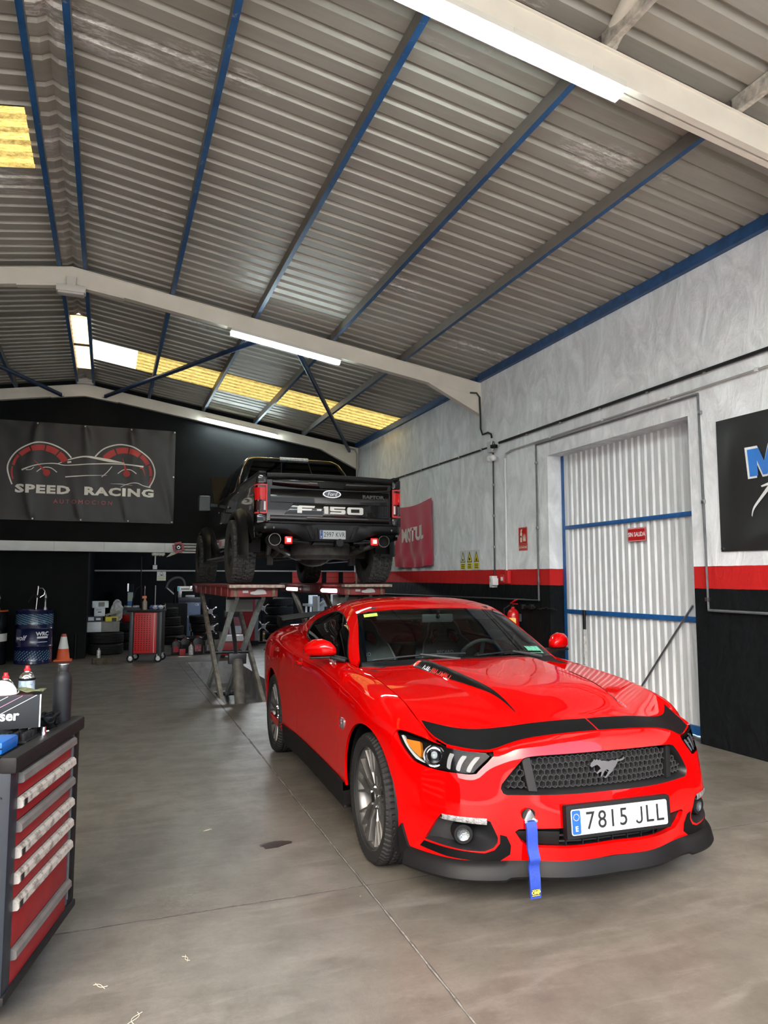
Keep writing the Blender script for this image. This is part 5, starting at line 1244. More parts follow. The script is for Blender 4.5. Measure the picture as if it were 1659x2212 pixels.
# big car banner on the gable
BX0, BX1, BZ0, BZ1 = -2.29, 1.222, 2.685, 4.622
GT = [-2.25, -1.392, -.528, .348, 1.205]; GB = [-2.26, -1.409, -.546, .338, 1.197]
def gb_p(x, z):
    v = (z - BZ0) / (BZ1 - BZ0); f = 0
    for g in GT: f += .045 * math.exp(-((x - g - .25 * (1 - v) * (1 if g > -.9 else -.6)) / (.05 + .16 * (1 - v))) ** 2) * (.25 + .75 * v) * (1 - .5 * (1 - v))
    for g in GB: f += .030 * math.exp(-((x - g + .45 * v) / (.04 + .12 * v)) ** 2) * (1 - v)
    f += .010 * math.sin(13 * x + 5 * z) * math.sin(3 * z)
    e = min(1, min((x - BX0), (BX1 - x), (z - BZ0), (BZ1 - z)) * 9 + .1); return YB - .015 - max(0, .012 + f * e)
gb = empty('car_banner', (-.53, YB - .02, BZ0), label='large dark grey banner with car outline and SPEED RACING lettering', cat='banner'); go = Vector(gb.location)
M_gb = m_cloth('banner_charcoal', (.020, .0195, .020), .42, .12); M_gwh = m_cloth('print_white', (.80, .78, .73)); M_gred = m_cloth('print_red', (.50, .035, .030)); M_gpink = m_cloth('print_pink', (.42, .07, .11))
sheet('cloth', [[Vector((x, gb_p(x, z), z)) - go for z in np.linspace(BZ0, BZ1, 50)] for x in np.linspace(BX0, BX1, 90)], .003, M_gb, gb)
def gq(x, z, k=.005): return Vector((x, gb_p(x, z) - k, z)) - go
def stroke(pts, w, m, nm='print_line', w1=None, n=None):
    pp = np.array(pts, float); n = n or 8 * len(pp); q = Spl(np.arange(len(pp)), pp)(np.linspace(0, len(pp) - 1, n)); d = np.gradient(q, axis=0); d /= np.linalg.norm(d, axis=1, keepdims=True) + 1e-9
    ww = np.interp(np.linspace(0, 1, n), np.linspace(0, 1, len(w)), w) if isinstance(w, (list, tuple)) else np.full(n, w)
    return MB().grid([[gq(p[0] - d_[1] * k_ / 2, p[1] + d_[0] * k_ / 2), gq(p[0] + d_[1] * k_ / 2, p[1] - d_[0] * k_ / 2)] for p, d_, k_ in zip(q, d, ww)]).obj(nm, m, gb)
stroke([(-1.794, 3.367), (-1.88, 3.636), (-1.857, 3.829), (-1.747, 4.003), (-1.561, 4.148), (-1.325, 4.222), (-1.082, 4.18), (-.879, 4.071), (-.762, 3.943)], .026, M_gwh, 'gauge_ring')
stroke([(-.323, 3.995), (-.179, 4.153), (.003, 4.241), (.189, 4.273), (.427, 4.218), (.646, 4.08), (.77, 3.934), (.829, 3.733), (.793, 3.553), (.725, 3.423)], .026, M_gwh, 'gauge_ring')
def ring(cx, cz, r0, r1, a0, a1):
    for i in range(len(a0)):
        A = np.linspace(a0[i], a1[i], 14)
        MB().grid([[gq(cx + r0[i] * math.cos(R(a)) * 1.0, cz + r0[i] * math.sin(R(a))), gq(cx + r1 * math.cos(R(a)), cz + r1 * math.sin(R(a)))] for a in A]).obj('gauge_segment', M_gred, gb)
ring(-1.29, 3.64, [.505, .485, .45, .425, .415, .41], .535, [199, 168, 141, 113, 82, 52], [171, 144, 116, 85, 55, 28])
ring(.24, 3.68, [.41, .415, .42, .45, .485, .505], .535, [143, 110, 80, 51, 22, -6], [114, 83, 54, 25, -3, -20])
for (x0, z0), (x1, z1) in (((-1.43, 3.866), (-1.196, 3.625)), ((.198, 3.989), (.283, 3.679))):
    stroke([(x0, z0), ((x0 + x1) / 2, (z0 + z1) / 2), (x1, z1)], [.004, .03, .06], M_gred, 'needle')
    MB().add([gq(x1 + .065 * math.cos(a), z1 + .065 * math.sin(a), .007) for a in np.linspace(0, 6.28, 20, endpoint=False)], [tuple(range(20))]).obj('needle_hub', M_gred, gb)
stroke([(-1.636, 3.655), (-1.415, 3.758), (-1.199, 3.807), (-1.002, 3.811), (-.846, 3.791), (-.488, 3.831), (-.123, 3.862), (.202, 3.871), (.438, 3.855), (.605, 3.843)], [.03, .018, .015, .018, .016, .018, .02, .024, .026, .034], M_gwh)
stroke([(-1.002, 3.815), (-.805, 3.904), (-.628, 3.964), (-.493, 3.984), (-.311, 3.968), (-.05, 3.93), (.236, 3.895)], [.012, .02, .026, .03, .045, .06, .012], M_gwh)
stroke([(-.859, 3.558), (-.48, 3.602), (-.09, 3.629)], [.022, .016, .006], M_gwh); stroke([(-.19, 3.59), (-.083, 3.697), (-.001, 3.814)], .014, M_gwh); stroke([(-1.562, 3.661), (-1.476, 3.671), (-1.424, 3.722)], .012, M_gwh)
stroke([(-1.373, 3.635), (-1.283, 3.713), (-1.196, 3.734), (-1.108, 3.715), (-1.01, 3.640)], .016, M_gwh); stroke([(.115, 3.675), (.206, 3.75), (.287, 3.767), (.37, 3.754), (.47, 3.685)], .016, M_gwh)
stroke([(.535, 3.806), (.594, 3.797), (.647, 3.647)], [.03, .025, .006], M_gred); stroke([(-.83, 3.85), (-.76, 3.865)], .035, M_gwh)
stroke([(.17, 3.398), (.332, 3.48), (.497, 3.493), (.593, 3.455), (.75, 3.42)], [.006, .012, .016, .012, .02], M_gwh); stroke([(-.02, 3.46), (.2, 3.462), (.4, 3.445)], [.003, .012, .004], M_gwh)
def on_gb(p, co): return gq(p.x, p.z, .006)
text('lettering', 'SPEED', .215, M_gwh, gb, (-1.248, 0, 3.288), (1, 0, 0), (0, 0, 1), warp=on_gb, extrude=0, bold=.0105, sx=1.52, spacing=1.13, res=2)
text('lettering', 'RACING', .215, M_gwh, gb, (.158, 0, 3.288), (1, 0, 0), (0, 0, 1), warp=on_gb, extrude=0, bold=.0105, sx=1.52, spacing=1.13, res=2)
text('lettering', 'AUTOMOCION', .115, M_gpink, gb, (-.51, 0, 3.065), (1, 0, 0), (0, 0, 1), warp=on_gb, extrude=0, sx=1.0, spacing=1.55)
for x in GT: MB().sphere(gq(min(x, 1.2), BZ1 - .03, .01), .017, 8, 5).obj('eyelet', M_white, gb)
for x in GB: MB().sphere(gq(min(x, 1.19), BZ0 + .03, .01), .017, 8, 5).obj('eyelet', M_white, gb)
MB().sphere(gq(1.20, 3.656, .01), .017, 8, 5).obj('eyelet', M_white, gb)
# --- fire extinguisher on the dado
fe = empty('fire_extinguisher', (5.10, 8.57, .62), label='red fire extinguisher hanging on the black dado', cat='extinguisher')
M_fex = mat('extinguisher_red', (.55, .010, .010), .25, coat=.5)
MB().lathe([(.0001, 0), (.07, .0), (.08, .02), (.08, .44), (.074, .47), (.05, .505), (.025, .52), (.025, .545), (.0001, .545)], 24).obj('cylinder', M_fex, fe)
b = MB(); L = []
for a in np.linspace(R(150), R(265), 12): L.append([(.0812 * math.cos(a), .0812 * math.sin(a), z_) for z_ in (.20, .40)])
b.grid(L); b.obj('label', mat('extinguisher_label', (.80, .62, .14), .5, var=.25, vscale=40), fe)
MB().box((0, 0, .565), (.05, .05, .04)).obj('valve', M_black, fe, bevel=.005); MB().bar((-.01, .04, .59), (.0, -.09, .64), .03, .014).obj('lever', M_fex, fe, bevel=.003); MB().bar((.0, .03, .585), (0, -.10, .585), .03, .012).obj('handle', M_fex, fe, bevel=.003)
MB().tube([(-.03, .03, .565), (-.10, .06, .52), (-.095, .065, .30), (-.09, .06, .12)], .011, 8).obj('hose', M_black, fe); MB().box((.095, 0, .40), (.03, .06, .10)).obj('wall_bracket', M_steel, fe)
sb = empty('latch_bracket', (5.17, 8.3, 1.17), label='dark steel slide bolt beside the gate jamb', cat='latch')
MB().box((0, 0, 0), (.03, .30, .03)).obj('bolt', M_rimd, sb, bevel=.005); MB().box((0, .12, 0), (.05, .04, .06)).obj('keeper', M_rimd, sb, bevel=.004); MB().box((0, -.08, .005), (.05, .05, .06)).obj('keeper', M_rimd, sb, bevel=.004)
# ================================================================ BLACK PICKUP ON THE LIFT (frame: a forward of rear axle, b right, z up from the runway)
TRK = empty('pickup_truck', (2.685, 10.15, 1.468), math.pi / 2, 'glossy black pickup truck raised on the red scissor lift', 'truck')
M_tk = mat('truck_black', (.0018, .0018, .002), .22, coat=1., spec=.2); M_flr = mat('flare_black', (.0055, .006, .0066), .40, spec=.3); M_dirt = mat('chassis_grime', (.042, .038, .033), .85, var=.5, vscale=9, bump=.5); M_tg = m_glass('truck_glass', (.05, .05, .05)) 
M_tl = mat('taillight_red', (.55, .006, .008), .12, coat=1.); M_tld = mat('taillight_dark', (.05, .001, .0015), .15, coat=.6)
def thw(a, z):
    a = np.asarray(a, float); z = np.asarray(z, float)
    w = np.interp(z, [.40, .55, .75, .95, 1.15, 1.30, 1.41], [.935, .965, .985, .992, .985, .968, .945])
    return w - .05 * smoothstep(-.95, -1.16, a) ** 2 - .10 * smoothstep(3.9, 4.7, a)
def TSIDE(a, z):
    a = np.atleast_1d(np.asarray(a, float)); z = np.atleast_1d(np.asarray(z, float)); return np.stack([a, thw(a, z), z], -1)
AZ, AR = .44, .56
def tarch(c, t0, t1, n=16, rx=AR, rz=.50): return [(c + rx * math.cos(R(t)), AZ + rz * math.sin(R(t))) for t in np.linspace(t0, t1, n)]
panel('bed_side', TSIDE, [(-1.13, .60), (-1.15, 1.0), (-1.13, 1.405), (.60, 1.405), (.60, .52)] + tarch(0, 8, 172) + [(-.62, .56)], M_tk, TRK, step=.06, sgn=-1, mirror=True, flange=.03)
panel('rear_door', TSIDE, [(.607, .50), (.607, 1.375), (1.36, 1.375), (1.36, .50)], M_tk, TRK, step=.08, sgn=-1, mirror=True)
panel('front_door', TSIDE, [(1.367, .50), (1.367, 1.375), (2.62, 1.375), (2.66, 1.1), (2.66, .50)], M_tk, TRK, step=.08, sgn=-1, mirror=True)
panel('fender', TSIDE, [(2.667, .50), (2.667, 1.10), (2.63, 1.36), (3.0, 1.32), (4.55, 1.20), (4.62, .95), (4.55, .60), (4.32, .52)] + tarch(3.70, 8, 172) + [(3.1, .50)], M_tk, TRK, step=.08, sgn=-1, mirror=True)
for c in (0, 3.70):
    for sg in (1, -1):
        b = MB(); L = []
        for t in np.linspace(-6, 186, 26):
            ct, st = math.cos(R(t)), math.sin(R(t)); k = .5 + .5 * st
            q = lambda r, h: L3(c + r * ct * (AR / .50), sg * h, AZ + r * st)
            L.append([q(.49, .90), q(.485, 1.085), q(.505, 1.105), q(.54, 1.10), q(.59, 1.05), q(.615, .985)])
        b.grid(L); b.obj('wheel_flare', M_flr, TRK, smooth=60)
        b = MB(); L = []
        for t in np.linspace(18, 162, 20): L.append([L3(c + .58 * math.cos(R(t)), sg * .60, AZ + .52 * math.sin(R(t))), L3(c + .56 * math.cos(R(t)), sg * .93, AZ + .50 * math.sin(R(t)))])
        b.grid(L); b.obj('wheel_liner', M_black, TRK)
# bed floor, front wall, rail caps
b = MB(); b.box2((-1.10, -.80, .72), (.60, .80, .78)); b.box2((.54, -.90, .72), (.60, .90, 1.38)); b.obj('bed_floor', M_black, TRK)
for sg in (1, -1): MB().box2((-1.14, sg * .86, 1.395), (.60, sg * .955, 1.425)).obj('bed_rail', M_flr, TRK, bevel=.01)
# tailgate built up of its pressed layers
TG = lambda u, v, h: (-1.115 - h, -u, v)
b = MB(); b.prism([(-.845, .77), (.845, .77), (.845, 1.36), (.835, 1.405), (-.835, 1.405), (-.845, 1.36)], -.06, .0, TG); tgo = b.obj('tailgate', M_tk, TRK, bevel=.012)
b = MB(); L = []
for v, h in ((1.405, .0), (1.418, .02), (1.410, .045), (1.375, .048), (1.345, .03), (1.335, .0)): L.append([TG(u, v - .012 * (u / .85) ** 2, h * (1 - .25 * (abs(u) / .85) ** 6)) for u in np.linspace(-.85, .85, 25)])
b.grid(L); b.obj('tailgate_spoiler', M_flr, TRK, smooth=50)
b = MB(); L = []
for i, (v, h) in enumerate(((1.325, .004), (1.318, .030), (1.29, .034), (1.235, .012), (1.225, .002))): L.append([TG(u * (1 - .10 * i * 0), v + .03 * (abs(u) / .8) ** 3 * (i > 2), h) for u in np.linspace(-.78, .78, 21)])
b.grid(L); b.obj('tailgate_ledge', M_tk, TRK, smooth=50)
MB().prism([(-.16, 1.235), (.16, 1.235), (.20, 1.315), (-.20, 1.315)], .02, .042, TG).obj('tailgate_handle', M_black, TRK, bevel=.008)
b = MB(); L = []
for v, h in ((1.215, .004), (1.20, .022), (1.10, .030), (1.04, .026), (1.035, .002)): L.append([TG(u, v, h - .012 * (u / .8) ** 2) for u in np.linspace(-.80, .80, 21)])
b.grid(L); b.obj('tailgate_panel', M_tk, TRK, smooth=50)
MB().prism([(-.62, .885), (.62, .885), (.50, 1.030), (-.50, 1.030)], .0, .020, TG).obj('tailgate_inset', M_tk, TRK, bevel=.008)
b = MB(); L = []
for v, h in ((.872, .004), (.862, .022), (.80, .024), (.775, .002)): L.append([TG(u, v, h) for u in np.linspace(-.80, .80, 11)])
b.grid(L); b.obj('tailgate_lip', M_tk, TRK, smooth=50)
TT = lambda s_, size, m, u, v, h, nm='lettering', **kw: text(nm, s_, size, m, TRK, (-1.115 - h, -u, v), (0, -1, 0), (0, 0, 1), **kw)
M_lsil = mat('letter_silver', (.62, .60, .56), .3, .6)
_F = [(0, 0), (0, .070), (.020, .095), (.233, .095), (.222, .070), (.060, .070), (.060, .057), (.195, .057), (.182, .034), (.060, .034), (.060, 0)]
_1 = [(.012, 0), (.012, .070), (0, .070), (.004, .090), (.014, .095), (.065, .095), (.065, 0)]
_5 = [(0, .095), (.210, .095), (.205, .072), (.055, .072), (.055, .059), (.195, .059), (.210, .046), (.210, .013), (.195, 0), (0, 0), (.006, .023), (.155, .023), (.155, .036), (.015, .036), (0, .048)]
_0 = [(.11, 0), (.015, 0), (0, .013), (0, .082), (.015, .095), (.205, .095), (.220, .082), (.220, .013), (.205, 0), (.11, 0), (.11, .024), (.170, .024), (.170, .071), (.050, .071), (.050, .024), (.11, .024)]
for ch_, u0 in ((_F, -.455), ([(0, .036), (0, .058), (.062, .058), (.058, .036)], -.197), (_1, -.110), (_5, -.022), (_0, .214)):
    MB().prism([(u0 + u, .907 + v) for u, v in ch_], .019, .032, TG).obj('letter', M_lsil, TRK, smooth=0)
TT('RAPTOR', .058, mat('letter_dark', (.05, .05, .052), .3), .575, 1.145, .024, extrude=.003, bold=.003, sx=1.35)
b = MB().prism([(.122 * math.cos(a), .050 * math.sin(a)) for a in np.linspace(0, 6.283, 40, endpoint=False)], .030, .040, lambda u, v, h: TG(u, v + 1.165, h)); b.obj('oval_badge', M_chrome, TRK)
b = MB().prism([(.108 * math.cos(a), .040 * math.sin(a)) for a in np.linspace(0, 6.283, 40, endpoint=False)], .040, .043, lambda u, v, h: TG(u, v + 1.165, h)); b.obj('oval_field', mat('oval_blue', (.008, .014, .07), .2, coat=1.), TRK)
TT('Ford', .070, M_ltr, 0, 1.163, .045, extrude=.001, shear=.3, bold=.001, sx=.95)
# tail lights wrapped round the corners
for sg in (1, -1):
    tl = empty('tail_light', L3(-1.10, sg * .90, 1.06)); tl.parent = TRK
    o = lambda a, b_, z: (a, -sg * b_, z)
    def shell(z0, z1, b0, b1, off, nm, m):
        bb = MB(); C = [(-.035 - off, b0), (-.045 - off, (b0 + b1) / 2), (-.025 - off * .6, b1 - .012), (.0, b1 + off), (.11, b1 + off)]
        bb.grid([[o(a, q, z) for a, q in C] for z in (z0, z1)]); bb.add([o(a, q, z1) for a, q in C], [tuple(range(5))]); bb.add([o(a, q, z0) for a, q in C], [tuple(range(5))]); bb.obj(nm, m, tl, smooth=40)
    shell(-.17, .20, -.055, .075, 0, 'lens', M_tld); shell(.0, .155, -.035, .072, .008, 'stop_lamp', mat('stop_red', (.35, .002, .002), .15, emis=(1, .01, .01), estr=.06)); shell(-.13, -.02, -.035, .072, .006, 'turn_lamp', M_tld)
    shell(.185, .20, -.05, .073, .009, 'light_guide', mat('guide_red', (.35, .02, .025), .2, emis=(1, .06, .06), estr=.06)); shell(-.172, -.155, -.05, .073, .009, 'light_guide', _M['guide_red'])
    MB().box2(o(-.052, -.054, -.17), o(-.04, -.040, .20)).obj('light_guide', _M['guide_red'], tl); MB().box2(o(-.05, -.036, -.13), o(-.045, -.012, -.02)).obj('reverse_lamp', mat('reverse_white', (.75, .72, .70), .2), tl)
    MB().box2(o(-.045, -.055, -.30), o(.05, .07, -.175)).obj('corner_panel', M_tk, tl, bevel=.015); MB().box2(o(-.045, -.055, .205), o(.05, .065, .335)).obj('corner_panel', M_tk, tl, bevel=.02)
# rear bumper
BPR = lambda u, v, h: (-1.16 - h, -u, v)
b = MB(); L = []
us = np.concatenate([np.linspace(-.985, -.86, 6), np.linspace(-.8, .8, 17), np.linspace(.86, .985, 6)])
for u in us:
    h = .055 - .16 * max(0, (abs(u) - .84) / .145) ** 2; lo = np.interp(abs(u), [0, .37, .47, .60, .985], [.545, .545, .60, .645, .655]); k = np.interp(abs(u), [0, .36, .42, .985], [-.02, -.02, .01, .01])
    L.append([BPR(u, .775, -.05), BPR(u, .775, h - .015), BPR(u, .757, h + .004 + k), BPR(u, .70, h + .012 + k), BPR(u, lo + .02, h - .005 + k), BPR(u, lo, h - .03), BPR(u, lo, -.10)])
b.grid(L); b.obj('rear_bumper', M_flr, TRK, smooth=40)
MB().prism([(-.84, .762), (.84, .762), (.84, .792), (-.84, .792)], -.02, .05, BPR).obj('bumper_step', M_black, TRK, bevel=.006)
for u0, u1, u2, u3 in ((-.36, -.285, -.235, -.285), (.36, .285, .235, .285)): MB().prism([(u0, .74), (u1, .74), (u2, .575), (u3, .575)], .04, .058, BPR).obj('bumper_rib', M_black, TRK, bevel=.004)
for u in (-.88, -.775, .80): MB().sphere(BPR(u, .705, .062), .018).obj('parking_sensor', mat('sensor_grey', (.20, .21, .22), .3), TRK)
MB().prism([(-.235, .60), (-.20, .60), (-.195, .70), (-.215, .72), (-.24, .70)], .045, .056, BPR).obj('socket_cover', M_black, TRK, bevel=.005)
tp = empty('number_plate', BPR(-.006, .632, .06)); tp.parent = TRK; tp.rotation_euler = (0, 0, math.pi)
MB().prism(rrect(.345, .112, .006, 4), .0, .006, YZ).obj('plate', M_plw, tp); MB().prism(rrect(.036, .104, .004, 3), .006, .007, lambda u, v, h: (h, u - .150, v)).obj('plate_band', M_plb, tp)
text('lettering', '2997 KVR', .088, M_ink, tp, (.0065, .020, -.001), (0, 1, 0), (0, 0, 1), extrude=.0008, sx=.74, spacing=1.06)
text('lettering', 'E', .030, M_ltr, tp, (.0075, -.150, -.03), (0, 1, 0), (0, 0, 1), extrude=.0004, bold=.0005)
b = MB()
for i in range(10): t_ = R(36 * i); b.cyl((.007, -.150 + .011 * math.cos(t_), .022 + .011 * math.sin(t_)), (.008, -.150 + .011 * math.cos(t_), .022 + .011 * math.sin(t_)), .0018, n=5)
b.obj('star_ring', _M['star_yellow'], tp)
# exhausts, red fog lamps, towing bar
for sg in (1, -1):
    MB().lathe([(.072, -.02), (.078, -.02), (.080, .10), (.074, .24), (.060, .26), (.066, .22), (.070, -.019)], 24, o=L3(-1.10, sg * .735, .565), axis='X').obj('exhaust_tip', mat('exhaust_steel', (.20, .19, .18), .35, .9), TRK)
    MB().lathe([(.0001, .06), (.071, .06)], 20, o=L3(-1.10, sg * .735, .565), axis='X').obj('exhaust_bore', mat('bore_black', (.004, .004, .004), .9), TRK)  # flat black disc closing the pipe mouth
    MB().tube([L3(-.88, sg * .735, .56), L3(-.72, sg * .70, .53), L3(-.60, sg * .52, .45), L3(-.40, sg * .40, .42), L3(.4, sg * .32, .42)], .045, 12).obj('exhaust_pipe', mat('exhaust_dirty', (.16, .15, .135), .5, .7, var=.4), TRK)
    f = empty('rear_fog_lamp', BPR(sg * .575, .555, .02)); f.parent = TRK
    MB().box((0, 0, 0), (.05, .095, .095)).obj('body', mat('fog_red', (.45, .01, .01), .2, emis=(1, .03, .03), estr=.12), f, bevel=.014); MB().box((-.027, 0, 0), (.006, .050, .050)).obj('glow', mat('fog_glow', (1, .6, .5), .3, emis=(1, .35, .22), estr=1.2), f, bevel=.002)
    MB().bar(BPR(sg * .53, .545, .0), BPR(sg * .30, .530, -.02), .02, .02).obj('fog_bracket', M_black, TRK); MB().bar(BPR(sg * .53, .565, .0), BPR(sg * .32, .575, -.04), .015, .015).obj('fog_bracket', M_black, TRK)
MB().prism([(-.26, .50), (.26, .50), (.22, .545), (-.22, .545)], -.12, -.03, BPR).obj('hitch_bar', M_black, TRK, bevel=.006)
MB().box(BPR(.08, .525, .0), (.14, .10, .09)).obj('hitch_receiver', M_black, TRK, bevel=.01); MB().cyl(BPR(.08, .53, .07), BPR(.08, .53, .10), .05, n=20).obj('hitch_socket', M_flr, TRK)
# spare wheel, tank, axle with differential pumpkin, springs, frame rails, shocks
b = MB().lathe([(.20, -.10), (.36, -.12), (.40, -.08), (.40, .08), (.36, .12), (.20, .10)], 36, o=(-.62, 0, .46)); b.obj('spare_tire', M_dirt, TRK)
MB().cyl(L3(0, -.85, .42), L3(0, .85, .42), .055, n=14).obj('rear_axle', M_dirt, TRK)
b = MB().lathe([(.0001, -.17), (.09, -.16), (.16, -.10), (.19, 0), (.17, .10), (.10, .16), (.0001, .17)], 24, o=L3(-.02, .06, .42), axis='X')
for i in range(len(b.v)):
    x, y, z = b.v[i]; b.v[i] = (x * .9, -.06 + (y + .06) * 1.45, .42 + (z - .42) * (1.0 if z > .42 else .92))
b.obj('differential', M_dirt, TRK)
MB().prism([(-.42, .42), (.52, .42), (.28, .33), (-.18, .33)], .85, .95, lambda u, v, h: (h - .95, -u, v)).obj('skid_plate', mat('skid_plate', (.20, .20, .19), .6, .4, var=.4), TRK, bevel=.01)
for sg in (1, -1):
    MB().box2((-1.0, -sg * .46 - .04, .52), (4.3, -sg * .46 + .04, .66)).obj('frame_rail', M_black, TRK)
    MB().tube([L3(-.72, sg * .56, .50), L3(-.4, sg * .56, .42), L3(0, sg * .56, .37), L3(.4, sg * .56, .40), L3(.75, sg * .56, .50)], .035, 6).obj('leaf_spring', M_dirt, TRK)
    MB().cyl(L3(-.12, sg * .62, .36), L3(-.25, sg * .60, .75), .035, n=10).obj('shock_absorber', mat('shock_grey', (.16, .16, .15), .5), TRK); MB().box(L3(-.15, sg * .60, .33), (.10, .09, .14)).obj('spring_clamp', M_dirt, TRK, bevel=.01)
    MB().box2((.62, -sg * 1.02 - .09, .36), (2.62, -sg * 1.02 + .09, .41)).obj('running_board', mat('board_grey', (.10, .105, .11), .35, .6), TRK, bevel=.012)
    MB().prism([(-.60, .60), (-.53, .60), (-.52, .42), (-.56, .42)], -.14, .14, lambda u, v, h: (u, -sg * .95 + h, v)).obj('mud_flap', M_black, TRK)
MB().cyl(L3(.1, 0, .42), L3(2.6, 0, .44), .05, n=10).obj('drive_shaft', M_dirt, TRK)
b = MB(); b.box2((.6, -.75, .46), (2.7, .75, .58)); b.obj('underbody', M_black, TRK)
# cab: rounded shell, dark glass, roof and stop lamp
cs = []
for z, hw, a0, a1, r in ((1.36, .955, .62, 3.02, .10), (1.55, .905, .68, 2.82, .11), (1.75, .835, .80, 2.56, .12), (1.90, .765, .90, 2.36, .13), (1.965, .70, .99, 2.26, .14), (1.992, .60, 1.12, 2.12, .15)):
    P_ = rrect(a1 - a0, 2 * hw, r, 6); cs.append([((a0 + a1) / 2 + u, v, z) for u, v in P_])
b = MB(); n = len(cs[0]); b.add([p for s_ in cs for p in s_], [(i * n + j, i * n + (j + 1) % n, (i + 1) * n + (j + 1) % n, (i + 1) * n + j) for i in range(len(cs) - 1) for j in range(n)] + [tuple(range((len(cs) - 1) * n, len(cs) * n))]); b.obj('cab_shell', M_tk, TRK, smooth=50)
def cabq(t, u, o):                                          # rear face of cab
    z = 1.36 + t * .60; a0 = np.interp(z, [1.36, 1.55, 1.75, 1.90, 1.965], [.62, .68, .80, .90, .99]); hw = np.interp(z, [1.36, 1.55, 1.75, 1.90, 1.965], [.955, .905, .835, .765, .70]); return (a0 - o, -u * (hw - .12), z)
b = MB(); b.grid([[cabq(t, u, .006) for u in np.linspace(-1, 1, 9)] for t in np.linspace(.06, .88, 8)]); b.obj('rear_window', M_tg, TRK)
for u in (-.33, .33): MB().tube([cabq(t, u, .010) for t in np.linspace(.06, .88, 6)], .008, 6).obj('slider_rail', M_black, TRK)
MB().box((.945, 0, 1.955), (.06, .46, .034), Matrix.Rotation(R(-30), 3, 'Y')).obj('high_stop_lamp', mat('stop_lamp_clear', (.62, .60, .60), .15, .3, bump=1., bscale=70, var=.4, vscale=40), TRK, bevel=.008)
for sg in (1, -1):
    for a0, a1 in ((.86, 1.30), (1.42, 2.45)):
        def sq(a, z): return (a, -sg * (np.interp(z, [1.36, 1.55, 1.75, 1.90], [.955, .905, .835, .765]) + .004), z)
        k = .12 if a0 > 1 else 0
        b = MB(); b.grid([[sq(a0 + (a1 - a0 - (z - 1.4) * (.62 if a0 > 1 else 0)) * t + (0 if a0 > 1 else (z - 1.4) * .28 * (1 - t)), z) for t in np.linspace(0, 1, 5)] for z in np.linspace(1.40, 1.86, 6)]); b.obj('side_window', M_tg, TRK)
    mr = empty('towing_mirror', L3(2.36, sg * 1.0, 1.34)); mr.parent = TRK
    b = MB(); b.box((0, -sg * .20, .0), (.12, .20, .27)); b.obj('mirror_case', M_flr, mr, bevel=.03); MB().bar((0, -sg * -.02, -.02), (0, -sg * .12, -.02), .05, .05).obj('mirror_arm', M_flr, mr); MB().box((-.062, -sg * .20, .0), (.006, .17, .23)).obj('mirror_glass', mat('mirror_dark', (.008, .008, .009), .35), mr)
    for a in (.98, 1.95): MB().bar(L3(a, sg * 1.005, 1.16), L3(a + .16, sg * 1.005, 1.16), .02, .03).obj('door_handle', M_tk, TRK, bevel=.006)
# bonnet propped open
b = MB(); L = []
for t in np.linspace(0, 1, 6): L.append([L3(3.08 + .62 * t + .05 * math.sin(3 * t), u, 1.36 + .62 * t) for u in np.linspace(-.93, .93, 9)])
sheet('open_hood', L, .05, mat('hood_underside', (.007, .007, .008), .6, spec=.2), TRK); MB().box2((2.9, -.85, .70), (4.6, .85, 1.12)).obj('engine_bay', M_black, TRK)
MB().prism([(-.92, .55), (.92, .55), (.92, 1.18), (-.92, 1.18)], 4.55, 4.66, lambda u, v, h: (h, u, v)).obj('front_grille', M_flr, TRK, bevel=.02)
text('badge', '4X4', .085, mat('badge_grey', (.22, .22, .23), .4), TRK, (-.80, .998, .98), (-1, 0, 0), (0, 0, 1), extrude=.001, bold=.001)
# all-terrain tyres
def at_tyre():
    n, Rt, Rr, h = 240, .445, .235, .158; side = [(Rr, -.80), (Rr + .02, -.94), (Rr + .10, -1.0), (Rr + .15, -.985), (Rt - .03, -.955)]
    ysn = np.linspace(-.93, .93, 39); V = []; F = []; prof = side + [(Rt, y) for y in ysn] + [(r, -y) for r, y in reversed(side)]; m = len(prof)
    for i in range(n):
        t = 2 * math.pi * i / n
        for j, (r, y) in enumerate(prof):
            rr = r - (.016 * abs(y) ** 5 if r == Rt else 0)
            if r == Rt:
                u = i / n * 36; z1 = .10 * (1 if int(u * 2) % 2 else -1); g = False
                for c, w in ((-.52, .045), (0.0, .04), (.52, .045)):
                    if abs(y - c - z1 * .9) < w: g = True
                col_ = int((y + .95) / .5); ph = (u + .37 * col_ + .35 * y * (1 if col_ % 2 else -1)) % 1
                if ph < .18: g = True
                if g: rr -= .016
            V.append((rr * math.cos(t), y * h, rr * math.sin(t)))
    for i in range(n):
        k = (i + 1) % n
        for j in range(m - 1): F.append((i * m + j, i * m + j + 1, k * m + j + 1, k * m + j))
    me = bpy.data.meshes.new('at_tyre'); me.from_pydata(V, [], F); me.materials.append(mat('tyre_dusty', (.050, .0495, .047), .85, var=.4, vscale=12)); me.shade_smooth(); me.set_sharp_from_angle(angle=R(30)); me.update(); return me
AT = at_tyre()
